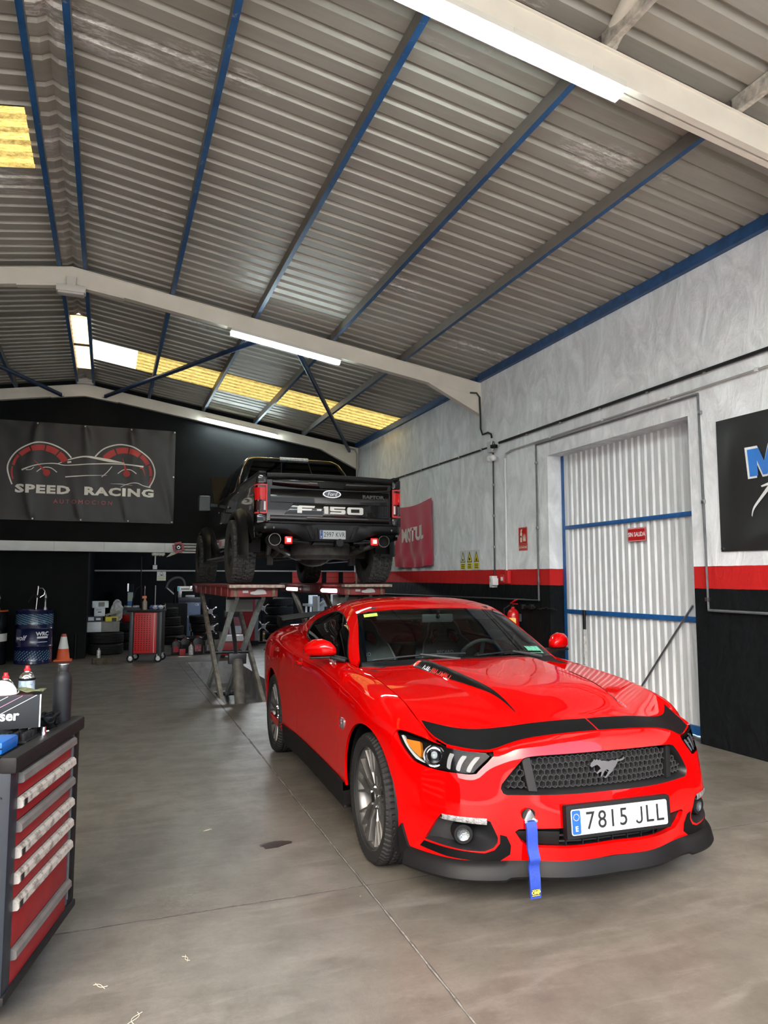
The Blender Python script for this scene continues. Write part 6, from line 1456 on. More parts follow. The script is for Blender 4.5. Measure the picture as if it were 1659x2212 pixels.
for a in (0, 3.70):
    for sg in (1, -1):
        w = empty('wheel', L3(a, sg * .985, .445)); w.parent = TRK
        if sg < 0: w.rotation_euler = (0, 0, math.pi)
        link('tire', AT, w); ax = Vector((0, -1, 0))
        MB().lathe([(.236, -.135), (.242, -.13), (.232, -.115), (.215, -.09), (.21, .06), (.236, .13)], 40, axis='Y').obj('rim', M_rimd, w); b = MB()
        for i in range(6):
            for q in (-7, 7): strut(b, (.05 * math.cos(R(60 * i)), -.085, .05 * math.sin(R(60 * i))), (.222 * math.cos(R(60 * i + q * 1.4)), -.105, .222 * math.sin(R(60 * i + q * 1.4))), .034, .024, .03, ax)
        b.obj('spokes', mat('rim_grey', (.20, .20, .20), .4, .7), w, smooth=25); MB().lathe([(.0001, -.10), (.035, -.098), (.045, -.085), (.085, -.08), (.085, .0)], 24, axis='Y').obj('hub', M_rimd, w); MB().lathe([(.0001, .04), (.20, .04)], 24, axis='Y').obj('brake_disc', M_dirt, w)
# ================================================================ SCISSOR LIFT
M_lift = mat('lift_red', (.25, .036, .034), .5, var=.35, vscale=7, bump=.15); M_liftw = mat('lift_worn', (.42, .33, .27), .7, var=.5, vscale=22); M_leg = mat('leg_dirty', (.24, .225, .195), .6, .2, var=.45, vscale=12, bump=.3); M_legc = mat('leg_pale', (.46, .50, .48), .5, .2, var=.25, vscale=10); M_hyd = mat('hydraulic', (.035, .035, .035), .4, .5)
M_led = mat('led_bar', (1, 1, 1), .4, emis=(1, 1, 1), estr=4.5)
def lift(x0, x1, y0, y1, label, lamp_side):
    t = empty('scissor_lift', ((x0 + x1) / 2, (y0 + y1) / 2, -.42), label=label, cat='lift', group='red scissor lift ramps'); o = Vector(t.location)
    def bx(lo, hi, nm, m, bv=.006): return MB().box2(Vector(lo) - o, Vector(hi) - o).obj(nm, m, t, bevel=bv)
    bx((x0, y0 + .10, 1.43), (x1, y1, 1.466), 'deck', M_lift); bx((x0 + .03, y0 + .14, 1.31), (x1 - .03, y0 + .17, 1.432), 'end_plate', M_lift); bx((x0 - .01, y0, 1.425), (x1 + .03, y0 + .16, 1.463), 'lip', M_liftw)
    bx((x0 + .025, y0 + .165, 1.31), (x0 + .05, y1, 1.432), 'side_channel', M_lift); bx((x1 - .05, y0 + .165, 1.31), (x1 - .025, y1, 1.432), 'side_channel', M_lift)
    for k in range(7):
        yy = y0 + .3 + k * .56
        bx((x0 + .012, yy, 1.315), (x0 + .028, yy + .03, 1.43), 'side_rib', M_lift, .002); bx((x1 - .028, yy, 1.315), (x1 - .012, yy + .03, 1.43), 'side_rib', M_lift, .002)
    for xx in (x0 + .07, x1 - .10): bx((xx, y0 + .132, 1.315), (xx + .035, y0 + .142, 1.43), 'weld_mark', mat('weld_rust', (.20, .15, .09), .8, var=.5, vscale=30), .001)
    # white car stencil on the end plate
    cx = x0 + (x1 - x0) * .58; S_ = [(-.10, 1.345), (-.11, 1.365), (-.09, 1.375), (-.05, 1.38), (-.015, 1.405), (.05, 1.405), (.085, 1.385), (.10, 1.35), (.085, 1.345), (.02, 1.34), (-.05, 1.338)]
    MB().prism([(cx + u - o.x, v - o.z) for u, v in S_], y0 + .128 - o.y, y0 + .139 - o.y, lambda u, v, h: (u, h, v)).obj('stencil', mat('stencil_white', (.55, .54, .52), .6), t)
    bx((cx - .20, y0 + .13, 1.36), (cx - .13, y0 + .139, 1.39), 'stencil', _M['stencil_white'], 0)
    # legs: outer pair near-bottom to far-top, inner pair far-bottom to near-top
    for xx in (x0 + .055, x1 - .055):
        MB().bar(Vector((xx, y0 + .38, -.36)) - o, Vector((xx, y0 + 3.35, 1.33)) - o, .05, .115).obj('scissor_leg', M_leg, t, bevel=.006)
    for xx in (x0 + .155, x1 - .155):
        b = MB(); b.bar(Vector((xx, y0 + 3.35, -.36)) - o, Vector((xx, y0 + .75, 1.16)) - o, .05, .10); b.obj('scissor_leg', M_legc, t, bevel=.006); MB().bar(Vector((xx, y0 + .77, 1.14)) - o, Vector((xx, y0 + .42, 1.325)) - o, .05, .10).obj('scissor_arm', M_legc, t, bevel=.006)
    for yy, z in ((y0 + .38, -.34), (y0 + 3.35, -.34), (y0 + 1.85, .48), (y0 + 3.35, 1.31), (y0 + .45, 1.30)): MB().cyl(Vector((x0 + .03, yy, z)) - o, Vector((x1 - .03, yy, z)) - o, .028, n=10).obj('cross_shaft', M_hyd, t)
    xm = (x0 + x1) / 2
    MB().cyl(Vector((xm - .03, y0 + .72, -.34)) - o, Vector((xm - .03, y0 + 1.15, .42)) - o, .075, n=16).obj('hydraulic_cylinder', mat('cylinder_grimy', (.13, .12, .105), .6, .3, var=.4), t); MB().cyl(Vector((xm - .03, y0 + 1.15, .42)) - o, Vector((xm - .03, y0 + 1.75, 1.02)) - o, .030, n=12).obj('hydraulic_rod', M_hyd, t); MB().box(Vector((xm - .03, y0 + 1.75, 1.04)) - o, (.20, .12, .10)).obj('rod_head', M_hyd, t, bevel=.01); MB().box(Vector((xm - .03, y0 + 1.16, .45)) - o, (.24, .10, .14)).obj('cylinder_yoke', M_hyd, t, bevel=.012)
    bx((x0 + .03, y0 + .30, -.418), (x1 - .03, y1 - .4, -.36), 'base_frame', M_hyd)
    bx((x0 + .09, y0 + .9, 1.10), (x1 - .20, y0 + .93, 1.30), 'baffle', mat('baffle_grey', (.24, .24, .23), .5), .002)
    for yy in lamp_side:
        MB().cyl(Vector((x0 - .012, yy, 1.365)) - o, Vector((x0 - .012, yy + .75, 1.365)) - o, .028, n=12).obj('work_light', M_led, t); MB().box(Vector((x0, yy + .37, 1.365)) - o, (.03, .84, .07)).obj('light_tray', M_lift, t)
lift(1.40, 2.05, 9.0, 13.25, 'near-left red ramp of the scissor lift rising out of the open pit', ())
lift(3.15, 3.83, 9.85, 14.1, 'right-hand red ramp of the scissor lift with white work lights', (10.25, 12.6))
# ================================================================ FOREGROUND TOOL TROLLEY
M_tcb = mat('trolley_slate', (.013, .017, .023), .42, var=.2, spec=.35); M_tct = mat('trolley_black', (.0085, .0078, .0078), .6, var=.4, spec=.25, vscale=9, bump=.2); M_tcr = mat('drawer_red', (.22, .004, .007), .45, var=.18, vscale=20); M_hg = mat('handle_grey', (.125, .113, .100), .5, var=.2, vscale=16); M_cas = mat('caster_grey', (.34, .34, .34), .5)
def m_hw():
    t = NT('handle_labelled'); n = t.noise(26, 4, .7); t.set(col=t.mix(t.ramp(n, [(.52, 0.), (.6, 1.)]), (.42, .375, .315), (.20, .17, .14)), rough=.55); return reg(t)
M_hw = m_hw()
TC = empty('tool_trolley', (-.297, 2.83, 0), R(75.5), 'red and black tool trolley with seven drawers at the left edge', 'trolley')
LT, DT = .77, .47
MB().box2((.05, .03, .12), (LT - .05, DT - .02, .86)).obj('body', M_tcb, TC, bevel=.01)
for x0, x1 in ((0, .075), (LT - .065, LT)):
    MB().box2((x0, -.012, .13), (x1, .06, .865)).obj('corner_post', M_tcb if x0 == 0 else M_tct, TC, bevel=.012)
    MB().box2((x0, DT - .06, .13), (x1, DT + .01, .865)).obj('corner_post', M_tcb, TC, bevel=.012)
b = MB()
for k in range(11): b.box((-.004, .03 + (.012 if k % 2 else -.004), .20 + k * .058), (.006, .022, .004), Matrix.Rotation(R(20), 3, 'X'))
b.obj('grip_ridges', M_tcb, TC)
MB().box2((0, .05, .14), (.02, DT - .05, .86)).obj('side_panel', M_tcb, TC, bevel=.006)
for lo, hi in (((-.005, -.03, .855), (LT + .005, .03, .912)), ((-.005, DT - .03, .855), (LT + .005, DT + .02, .912)), ((-.005, .03, .855), (.04, DT - .03, .912)), ((LT - .035, .03, .855), (LT + .005, DT - .03, .912))): MB().box2(lo, hi).obj('top_rim', M_tct, TC, bevel=.012)
MB().box2((.03, .02, .862), (LT - .03, DT - .02, .897)).obj('top_tray', M_tct, TC)
MB().box2((.0, -.02, .105), (LT, DT, .135)).obj('base_frame', M_tct, TC, bevel=.008)
zs = [.838, .752, .671, .584, .498, .409, .248, .125]; kinds = 'gwgwwwg'
for i in range(7):
    d = empty('drawer', (0, 0, zs[i])); d.parent = TC; h = zs[i] - zs[i + 1]
    MB().box2((.078, -.008, -h + .006), (.665, .03, -.002)).obj('front', M_tcr, d, bevel=.004)
    L = [[(x, -.006 - q, z) for q, z in ((0, .003), (.012, .003), (.021, -.006), (.023, -.026), (.018, -.032), (.0, -.034))] for x in (.078, .675)]
    b = MB(); b.grid(L); b.add(L[0], [tuple(range(6))]); b.add(L[1], [tuple(range(6))]); b.obj('handle', M_hw if kinds[i] == 'w' else M_hg, d, smooth=25)
    if kinds[i] == 'w': MB().box((.10, -.0295, -.016), (.026, .002, .022)).obj('label', M_ink, d)
MB().box2((.668, -.004, .14), (.70, .03, .85)).obj('lock_rail', mat('rail_slate', (.06, .075, .10), .4), TC)
MB().box2((.69, -.008, .16), (.698, -.002, .845)).obj('lock_strip', M_hg, TC)
for x, y in ((.10, .09), (.65, .07), (.10, .40), (.65, .40)):
    c = empty('caster', (x, y, .058)); c.parent = TC
    MB().lathe([(.0001, -.018), (.05, -.018), (.058, -.010), (.058, .010), (.05, .018), (.0001, .018)], 24, axis='Y').obj('wheel', M_cas, c); MB().box((0, 0, .035), (.06, .05, .025)).obj('fork', M_steel, c, bevel=.004)
    for s_ in (-.024, .024): MB().box((0, s_, .01), (.04, .005, .06)).obj('fork_plate', M_steel, c)
# things lying on the trolley
ZT = .899
def thing(nm, x, y, z, label, cat, rz=0, group=None): return empty(nm, (x, y, z), rz, label, cat, group)
bt = thing('water_bottle', -.168, 3.49, ZT, 'matt black steel water bottle standing on the trolley', 'bottle')
MB().lathe([(.0001, 0), (.034, 0), (.037, .004), (.037, .175), (.035, .195), (.029, .211), (.023, .217), (.0215, .222)], 32).obj('flask', mat('bottle_black', (.0075, .0085, .010), .5, spec=.3), bt); MB().lathe([(.0215, .220), (.0225, .222), (.0225, .250), (.021, .253), (.0001, .253)], 32).obj('cap', mat('bottle_cap', (.014, .015, .016), .4), bt); MB().lathe([(.0228, .2515), (.0222, .2535), (.0205, .2538)], 32).obj('cap_ring', M_chrome, bt)
M_can = mat('can_blue', (.38, .50, .60), .35, .2, var=.5, vscale=40)
def can(x, y, label, h=.175, tall=True):
    t = thing('spray_can', x, y, ZT, label, 'spray can', group='spray cans on the trolley')
    MB().lathe([(.0001, 0), (.033, 0), (.033, h)], 28).obj('body', M_can if tall else mat('can_cream', (.60, .58, .52), .4, var=.2, vscale=30), t); MB().lathe([(.033, h), (.0345, h + .002), (.0345, h + .009), (.033, h + .011)], 28).obj('seam', M_black if tall else M_chrome, t)
    MB().lathe([(.033, h + .010), (.029, h + .022), (.020, h + .032), (.013, h + .036), (.012, h + .041)], 28).obj('shoulder', M_chrome, t)
    MB().lathe([(.014, h + .040), (.014, h + .046), (.009, h + .052), (.008, h + .063), (.0001, h + .064)], 16).obj('nozzle', mat('nozzle_red', (.60, .012, .02), .4) if tall else M_white, t)
can(-.318, 3.585, 'taller of two blue spray cans with red nozzles, nearest the bottle', .178); can(-.392, 3.50, 'blue spray can with red nozzle behind the white cup', .160); can(-.292, 3.40, 'cream spray can with white nozzle behind the boxed tool', .115, False)
tb_ = thing('laser_box', -.228, 3.165, .945, 'dark cardboard box with white and pink stripes, marked aser', 'box', rz=.05)
M_cbx = mat('box_charcoal', (.016, .018, .020), .5, spec=.3); bw, bh, bd = .34, .125, .11
MB().box2((-bw, 0, 0), (0, bd, bh)).obj('carton', M_cbx, tb_, bevel=.002); MB().box2((-.004, -.001, .002), (.0008, .012, bh)).obj('edge', mat('box_edge', (.60, .60, .60), .6), tb_)
M_pnk = mat('stripe_pink', (.52, .22, .36), .5)
for k, m_ in enumerate((M_ltr, M_pnk, M_ltr, M_pnk, M_ltr)):
    x1 = -.015 - .05 * k; b = MB(); Z0 = max(0.002, bh - (x1 + bw) * .52); 
    b.add([(x1, -.0012, bh - .002), (x1 - (bh - .002 - Z0) / .52, -.0012, Z0), (x1 - (bh - .002 - Z0) / .52, -.0012, Z0 + .002), (x1, -.0012, bh)], [(0, 1, 2, 3)]); b.obj('stripe', m_, tb_)
text('lettering', 'aser', .052, M_ltr, tb_, (-.075, -.0014, .050), (1, 0, 0), (0, 0, 1), extrude=.0003, bold=.0014, align='RIGHT')
MB().box2((-bw, .0, bh), (-.03, bd, bh + .0015)).obj('lid', mat('lid_maroon', (.05, .018, .022), .5), tb_)
bc = thing('blue_case', -.395, 2.96, ZT, 'bright blue plastic tool case on the trolley corner', 'case', rz=R(75.5) - math.pi / 2)
MB().box2((-.12, -.02, 0), (.075, .13, .046)).obj('case', mat('case_blue', (.006, .10, .36), .45), bc, bevel=.012); MB().box2((-.02, -.024, .012), (.035, -.016, .038)).obj('latch', mat('latch_blue', (.02, .24, .65), .4), bc, bevel=.003); MB().box2((-.12, -.0215, .021), (.075, -.019, .025)).obj('seam', M_black, bc)
st = thing('socket_tray', -.262, 3.115, ZT, 'black socket tray beneath the carton', 'tray', rz=R(75.5))
MB().box2((-.03, -.005, 0.002), (.12, .11, .012)).obj('tray', M_tct, st, bevel=.003)
for i in range(5):
    for j in range(3): MB().lathe([(.010, 0), (.011, .026), (.007, .026), (.007, .012)], 10, o=(-.015 + i * .028, .014 + j * .034, .012)).obj('socket', mat('socket_dark', (.05, .05, .05), .35, .8), st)
sk = thing('chrome_socket', -.216, 3.185, ZT, 'shiny steel socket standing beside the carton', 'socket'); MB().lathe([(.008, 0), (.011, 0), (.011, .018), (.0095, .022), (.0095, .044), (.006, .044)], 18).obj('socket', M_chrome, sk)
ch = thing('charger_cable', -.205, 3.36, ZT + .004, 'tangle of black cable and charger beside the bottle', 'cable')
b = MB(); rnd = random.Random(3)
MB().box((-.02, .02, .025), (.075, .06, .05)).obj('charger', M_black, ch, bevel=.008)
pts = [(.03 * math.cos(k * 1.1) + rnd.uniform(-.01, .01), .035 * math.sin(k * 1.1), .015 + .045 * abs(math.sin(k * .7))) for k in range(16)]
q = Spl(np.arange(16), np.array(pts))(np.linspace(0, 15, 90)); MB().tube([tuple(p) for p in q], .006, 6).obj('lead', M_black, ch)
wr = thing('hex_key', -.170, 3.30, ZT + .012, 'small bent black hex key near the front rim', 'tool'); MB().tube([(-.01, .05, 0), (.0, .02, 0), (-.012, -.02, 0), (-.035, -.045, 0)], .005, 6).obj('key', M_black, wr)
MB().cyl((-.033, -.043, 0), (-.041, -.052, 0), .0056, n=8).obj('tip', M_white, wr)
mk = thing('paper_mask', -.375, 3.21, 1.073, 'white rounded paper mask lying on the carton', 'mask', rz=-.36); 
b = MB().sphere((0, 0, .0), 1, 18, 10, (.062, .045, .052)); b.v = [(x, y, max(0, z)) for x, y, z in b.v]; b.obj('shell', M_white, mk); MB().tube([(.055, -.01, .01), (.068, -.02, .004), (.07, .0, .006), (.06, .02, .012)], .0014, 5).obj('strap', M_white, mk)
gl = thing('green_rag', -.305, 3.21, 1.073, 'crumpled olive green rag on top of the carton', 'rag', rz=-.36)
sheet('cloth', [[(-.05 + .13 * u, -.01 + .055 * v, .004 + .014 * abs(math.sin(5 * u + 3 * v)) * (1 - u * .5)) for v in np.linspace(0, 1, 8)] for u in np.linspace(0, 1, 16)], .003, mat('rag_green', (.10, .115, .055), .9, var=.4, vscale=40), gl)
# ================================================================ DRUMS, CONE, FLOOR DEBRIS
def m_drumprint():
    t = NT('drum_navy'); x, y, z = t.xyz(); n = t.noise(1.5, 2)
    a = t.math('ARCTAN2', y, x)
    sw_ = t.math('SINE', t.math('MULTIPLY_ADD', a, 46, t.math('MULTIPLY', z, 46))); sw2 = t.math('SINE', t.math('MULTIPLY_ADD', a, 30, t.math('MULTIPLY', z, -110)))
    up = t.math('MULTIPLY', t.math('GREATER_THAN', z, .72), t.math('LESS_THAN', z, .905)); lo_ = t.math('MULTIPLY', t.math('GREATER_THAN', z, .07), t.math('LESS_THAN', z, .245))
    pr = t.math('MAXIMUM', t.math('MULTIPLY', up, t.math('GREATER_THAN', t.math('MULTIPLY', sw_, sw2), .12)), t.math('MULTIPLY', lo_, t.math('GREATER_THAN', t.math('MULTIPLY', sw2, t.math('ADD', sw_, 1.2)), .55)))
    c = t.mix(pr, (.006, .010, .055), t.mix(t.math('GREATER_THAN', y, .1), (.16, .33, .42), (.30, .36, .50)))
    t.set(col=c, rough=.25, coat=.4); return reg(t)
M_drum = m_drumprint()
def drum(x, y, m, label, prints):
    t = thing('oil_drum', x, y, 0, label, 'drum', group='oil drums against the black wall'); r = .32
    P_ = [(.0001, 0), (r - .01, 0), (r + .006, .008), (r + .006, .02), (r, .03), (r, .30), (r + .012, .318), (r, .336), (r, .62), (r + .012, .638), (r, .656), (r, .95), (r + .006, .962), (r + .006, .975), (r - .012, .978), (r - .018, .955), (.0001, .955)]
    MB().lathe(P_, 44).obj('barrel', m, t)
    if prints:
        def onr(p, co): a = -math.pi / 2 - .12 + p.x / r; return Vector(((r + .002) * math.cos(a), (r + .002) * math.sin(a), p.z))
        text('lettering', 'wolf', .125, M_ltr, t, (-.19, 0, .475), (1, 0, 0), (0, 0, 1), warp=onr, extrude=0, bold=.002, shear=.25); text('lettering', 'WRC', .095, M_ltr, t, (.215, 0, .545), (1, 0, 0), (0, 0, 1), warp=onr, extrude=0, bold=.004, sx=1.05)
        b = MB(); b.grid([[onr(Vector((x_, 0, z_)), None) for x_ in np.linspace(.115, .315, 8)] for z_ in (.465, .50)]); b.obj('print_bar', M_ltr, t)
        b = MB(); b.grid([[onr(Vector((x_, 0, z_)), None) for x_ in np.linspace(.11, .31, 8)] for z_ in (.395, .405)]); b.obj('print_bar', M_ltr, t)
        MB().cyl((.0, -r * .995, .025), (.0, -r - .01, .03), .02, n=10).obj('bung', M_white, t)
    else:
        b = MB(); L = []
        for a in np.linspace(R(-70), R(5), 12): L.append([((r + .003) * math.cos(a), (r + .003) * math.sin(a), z_) for z_ in (.42, .56)])
        b.grid(L); b.obj('label', M_white, t)
        MB().lathe([(r + .007, .955), (r + .008, .976), (r - .03, .981)], 40).obj('top_band', mat('drum_orange', (.55, .10, .02), .4), t)
    p = thing('drum_pump', x, y, .956, ('chrome hand pump on the blue oil drum' if prints else 'chrome hand pump on the black oil drum'), 'pump')
    MB().cyl((.02, -.10, 0), (.045, -.10, .46), .014, n=10).obj('riser', M_chrome, p); MB().tube([(.06, -.10, .42), (.12, -.10, .42), (.16, -.10, .37), (.15, -.10, .30), (.08, -.10, .25)], .011, 8).obj('spout', M_chrome, p)
    MB().lathe([(.0001, .0), (.03, .0), (.032, .05), (.018, .08), (.018, .22), (.03, .24), (.012, .30), (.0001, .34)], 16, o=(.17, -.05, 0)).obj('valve', M_steel, p); MB().tube([(-.02, -.10, .32), (-.09, -.12, .22), (-.11, -.12, .16)], .018, 8).obj('grip', M_black, p); MB().box((.03, -.10, .27), (.05, .05, .05)).obj('clamp', M_black, p, bevel=.006)
drum(-1.25, 15.05, M_drum, 'navy blue oil drum with pale swirl print and white lettering', True); drum(-2.02, 15.02, mat('drum_black', (.008, .008, .009), .25, coat=.4), 'black oil drum with white label cut by the left edge', False)
cn = thing('traffic_cone', -.75, 15.25, 0, 'orange traffic cone with broad white band', 'cone'); M_or = mat('cone_orange', (.72, .11, .03), .5)
MB().box((0, 0, .014), (.32, .32, .028)).obj('base', M_or, cn, bevel=.012); MB().lathe([(.13, .026), (.118, .04), (.094, .23)], 28).obj('lower_cone', M_or, cn); MB().lathe([(.0945, .23), (.052, .455)], 28).obj('white_band', mat('cone_white', (.80, .80, .78), .4), cn); MB().lathe([(.052, .455), (.042, .50), (.030, .505), (.0001, .505)], 28).obj('tip', mat('cone_tip', (.42, .06, .05), .5), cn)
wp_ = thing('wall_pipe', -.55, YB - .04, 0, 'thin black pipe standing against the black wall', 'pipe'); MB().cyl((0, 0, 0), (0, 0, .48), .022, n=10).obj('pipe', M_black, wp_)
wd = thing('wood_blocks', -.14, 14.45, 0, 'rough brown wooden block lying on the floor, left of its pair', 'wood', group='wooden blocks on the floor'); M_wd = mat('old_wood', (.075, .052, .034), .9, var=.5, vscale=14, bump=.8, bscale=30)
MB().box((0, 0, .05), (.16, .12, .10), Matrix.Rotation(.2, 3, 'Z')).obj('block', M_wd, wd, bevel=.008); wd.name = 'wood_block'
w2 = thing('wood_block', .05, 14.50, 0, 'rough brown wooden block lying on the floor, right of its pair', 'wood', group='wooden blocks on the floor'); MB().box((0, 0, .05), (.15, .11, .10), Matrix.Rotation(-.1, 3, 'Z')).obj('block', M_wd, w2, bevel=.008)
w3_ = thing('wood_block', -.09, 14.30, 0, 'smallest wooden offcut in front of the two blocks', 'wood', group='wooden blocks on the floor'); MB().box((0, 0, .03), (.10, .07, .06)).obj('block', M_wd, w3_, bevel=.006)
sc = thing('spray_can', -.12, 15.35, 0, 'white and black aerosol can standing on the floor', 'spray can'); MB().lathe([(.0001, 0), (.036, 0), (.036, .16), (.028, .175), (.014, .18), (.012, .21), (.0001, .212)], 20).obj('body', mat('aerosol', (.45, .45, .44), .3, .3, var=.7, vscale=24), sc)
pud = thing('oil_puddle', .945, 4.275, .0, 'dark oil stain on the concrete floor', 'stain'); P_ = []
rn = random.Random(5)
for i in range(30):
    a = 2 * math.pi * i / 30; P_.append(((.085 + .018 * math.sin(3 * a + 1) + rn.uniform(-.012, .012)) * math.cos(a), (.052 + .012 * math.sin(2 * a) + rn.uniform(-.007, .007)) * math.sin(a)))
MB().prism(P_, .0005, .0022).obj('oil', mat('oil_dark', (.014, .011, .009), .30), pud, smooth=0)
M_str = mat('straw', (.50, .44, .33), .8)
for i, (px, py, s_, lb) in enumerate(((.36, 2.55, 1.0, 'straw scrap at the bottom of the picture'), (.13, 2.80, .5, 'straw scrap left of the floor joint'), (.02, 3.05, .4, 'straw scrap beside the trolley caster'), (.62, 4.65, .35, 'pale fleck on the floor left of the oil stain'), (.35, 3.15, .35, 'straw scrap between trolley and joint'))):
    t = thing('straw_scrap', px, py, .003, lb, 'debris', rz=i * 1.3, group='straw scraps on the floor'); 
    for k in range(2): MB().tube([((u - .5) * .14 * s_, (k - 1.5) * .018 * s_ + .03 * s_ * math.sin(4 * u + k * 2), .001) for u in np.linspace(0, 1, 8)], .0011 * (1 + s_ * .3), 5).obj('strand', M_str, t)
# ================================================================ STORE ROOM AND MIDDLE DISTANCE
def tyre(x, y, z, r, w, label, group, flat=True, rz=0.):
    t = empty('tyre', (x, y, z), rz, label, 'tire', group); m_ = tyre_lo(r, w); o = link('carcass', m_, t, loc=(0, 0, w / 2) if flat else (0, 0, r)); 
    if flat: o.rotation_euler = (R(90), 0, 0)
    return t
_tl = {}
def tyre_lo(r, w):
    k = (round(r, 3), round(w, 3))
    if k in _tl: return _tl[k]
    me = tyre_mesh('tyre_spare', r, r * .60, w, [(-.45, .007), (0, .006), (.45, .007)], 96, lug=32, depth=.010)
    # inner bead so the ring has thickness
    _tl[k] = me; return me
G1 = 'tyres stacked by the black wall'
for i in range(2): tyre(.0, 16.45, .225 * i, .355, .22, ('lower' if i == 0 else 'upper') + ' tyre of the pair beside the black wall corner', G1)
# plastic crates and boxes heaped on the tyres
M_gry = mat('crate_grey', (.24, .235, .22), .6, var=.15); M_wbx = mat('box_white', (.78, .81, .83), .55, var=.08)
cr = thing('storage_crate', -.04, 16.5, .452, 'grey plastic crate with white front on the tyre pair', 'crate'); MB().box2((-.32, -.16, 0), (.30, .20, .215)).obj('bin', M_gry, cr, bevel=.01); MB().box2((-.33, -.175, .005), (-.06, -.158, .21)).obj('front_label', M_wbx, cr, bevel=.003)
for k in range(4): MB().box2((.02 + k * .07, -.168, .02), (.03 + k * .07, -.158, .20)).obj('rib', M_gry, cr)
def carton(x, y, z, d, m, label, rz=0., prints=(), grp='boxes on the crate'):
    t = empty('carton', (x, y, z), rz, label, 'box', grp); MB().box((0, 0, d[2] / 2), d).obj('carton', m, t, bevel=.004)
    for u, v, w, h, mm in prints: MB().box((u, -d[1] / 2 - .002, v), (w, .003, h)).obj('print', mm, t)
    return t
M_nv = mat('box_navy', (.02, .024, .06), .5); M_yl = mat('box_yellow', (.72, .60, .03), .5)
carton(-.22, 16.42, .668, (.30, .20, .11), M_nv, 'navy parts box with white patch on the crate', 0, ((-.08, .06, .11, .07, M_wbx), (.06, .055, .09, .04, M_ltr)))
carton(.09, 16.395, .668, (.24, .19, .10), M_yl, 'yellow and navy parts box with open flap', .1, ((.05, .04, .09, .07, M_nv),))
fl_ = thing('open_flap', .12, 16.36, .771, 'cream cardboard flap lying over the yellow box', 'cardboard', rz=.15); sheet('flap', [[(-.14 + .28 * u, -.05 + .15 * v, .01 + .08 * u + .03 * v) for v in (0, .5, 1)] for u in (0, .5, 1)], .004, mat('card_cream', (.55, .52, .44), .8), fl_)
carton(-.14, 16.44, .780, (.21, .18, .17), M_wbx, 'small white carton with black mark', 0, ((0, .085, .07, .02, M_ink), (-.02, .13, .10, .012, mat('print_blue', (.2, .25, .4), .5))))
carton(-.14, 16.46, .952, (.32, .20, .14), M_wbx, 'crumpled white box on top of the heap', .12, ((.02, .07, .12, .09, M_gry),))
hb = thing('plastic_bag', .20, 16.59, .670, 'crumpled pale plastic bag beside the white box', 'bag'); b = MB().sphere((0, 0, .20), 1, 16, 10, (.12, .085, .24)); rn = random.Random(2); b.v = [(x + rn.uniform(-.018, .018), y + rn.uniform(-.018, .018), max(0, z + rn.uniform(-.018, .018))) for x, y, z in b.v]; b.obj('bag', mat('bag_pale', (.50, .50, .48), .4, var=.3, vscale=20), hb, smooth=0)
rb = thing('red_bowl', .40, 17.24, .605, 'red plastic funnel bowl beside the boxes', 'bowl'); MB().lathe([(.0001, 0), (.06, .0), (.11, .05), (.135, .13), (.14, .16), (.128, .16), (.10, .06), (.0001, .02)], 24).obj('bowl', mat('bowl_red', (.45, .012, .012), .35), rb)
for i in range(3): tyre(.42, 17.40, .2 * i, .34, .195, ('bottom', 'middle', 'top')[i] + ' tyre of the stack behind the red bowl', 'tyres behind the red bowl')
# upright charger column and tool chest at the back
co_ = thing('test_column', .60, 21.6, 0, 'tall blue and white equipment column at the back wall', 'column'); MB().box2((-.075, -.05, 0), (.075, .05, 1.20)).obj('column', mat('column_blue', (.03, .16, .42), .4), co_, bevel=.01); MB().box2((-.07, -.055, .95), (.07, -.045, 1.19)).obj('panel', mat('column_green', (.45, .50, .42), .5), co_); MB().box2((-.09, -.06, 1.20), (.09, .06, 1.42)).obj('head', M_black, co_, bevel=.015); MB().box2((-.085, -.065, 1.22), (-.05, -.055, 1.44)).obj('lamp', M_chrome, co_)
tc2 = thing('tool_chest', .72, 20.8, 0, 'dark grey tool chest behind the rolling cart', 'chest'); MB().box2((-.36, -.2, 0), (.2, .25, .78)).obj('case', mat('chest_grey', (.035, .038, .043), .45), tc2, bevel=.01)
for k in range(4): MB().box2((-.33, -.215, .10 + .16 * k), (.17, -.2, .235 + .16 * k)).obj('drawer', mat('chest_drawer', (.055, .060, .068), .4), tc2, bevel=.005)
MB().box2((-.30, -.1, .78), (.1, .1, .86)).obj('tool_pile', M_steel, tc2, bevel=.02)
# red rolling cart
rc = thing('rolling_cart', .73, 14.62, 0, 'black rolling cart with red perforated door panel', 'cart', rz=R(-14))
MB().box2((-.28, -.22, .15), (.28, .26, .93)).obj('body', mat('cart_black', (.010, .010, .011), .5), rc, bevel=.01)
for x in (-.28, .24): MB().box2((x, -.245, .12), (x + .07, -.19, .95)).obj('corner_post', mat('cart_post', (.025, .030, .034), .4), rc, bevel=.012)
dr_ = empty('door_panel', (.0, -.238, .17)); dr_.parent = rc
MB().box2((-.19, -.008, 0), (.215, .01, .75)).obj('panel', mat('panel_red', (.50, .010, .012), .4), dr_, bevel=.004); MB().box2((.165, -.016, .01), (.180, -.006, .74)).obj('handle_strip', mat('strip_pale', (.70, .35, .33), .4), dr_)
b = MB()
for i in range(6):
    for j in range(17): b.box((-.155 + i * .05, -.0095, .06 + j * .040), (.016, .004, .016))
tag(b.obj('perforations', M_black, dr_), kind='stuff')
MB().box2((-.33, -.27, .93), (.30, .28, .965)).obj('top_tray', M_black, rc, bevel=.01)
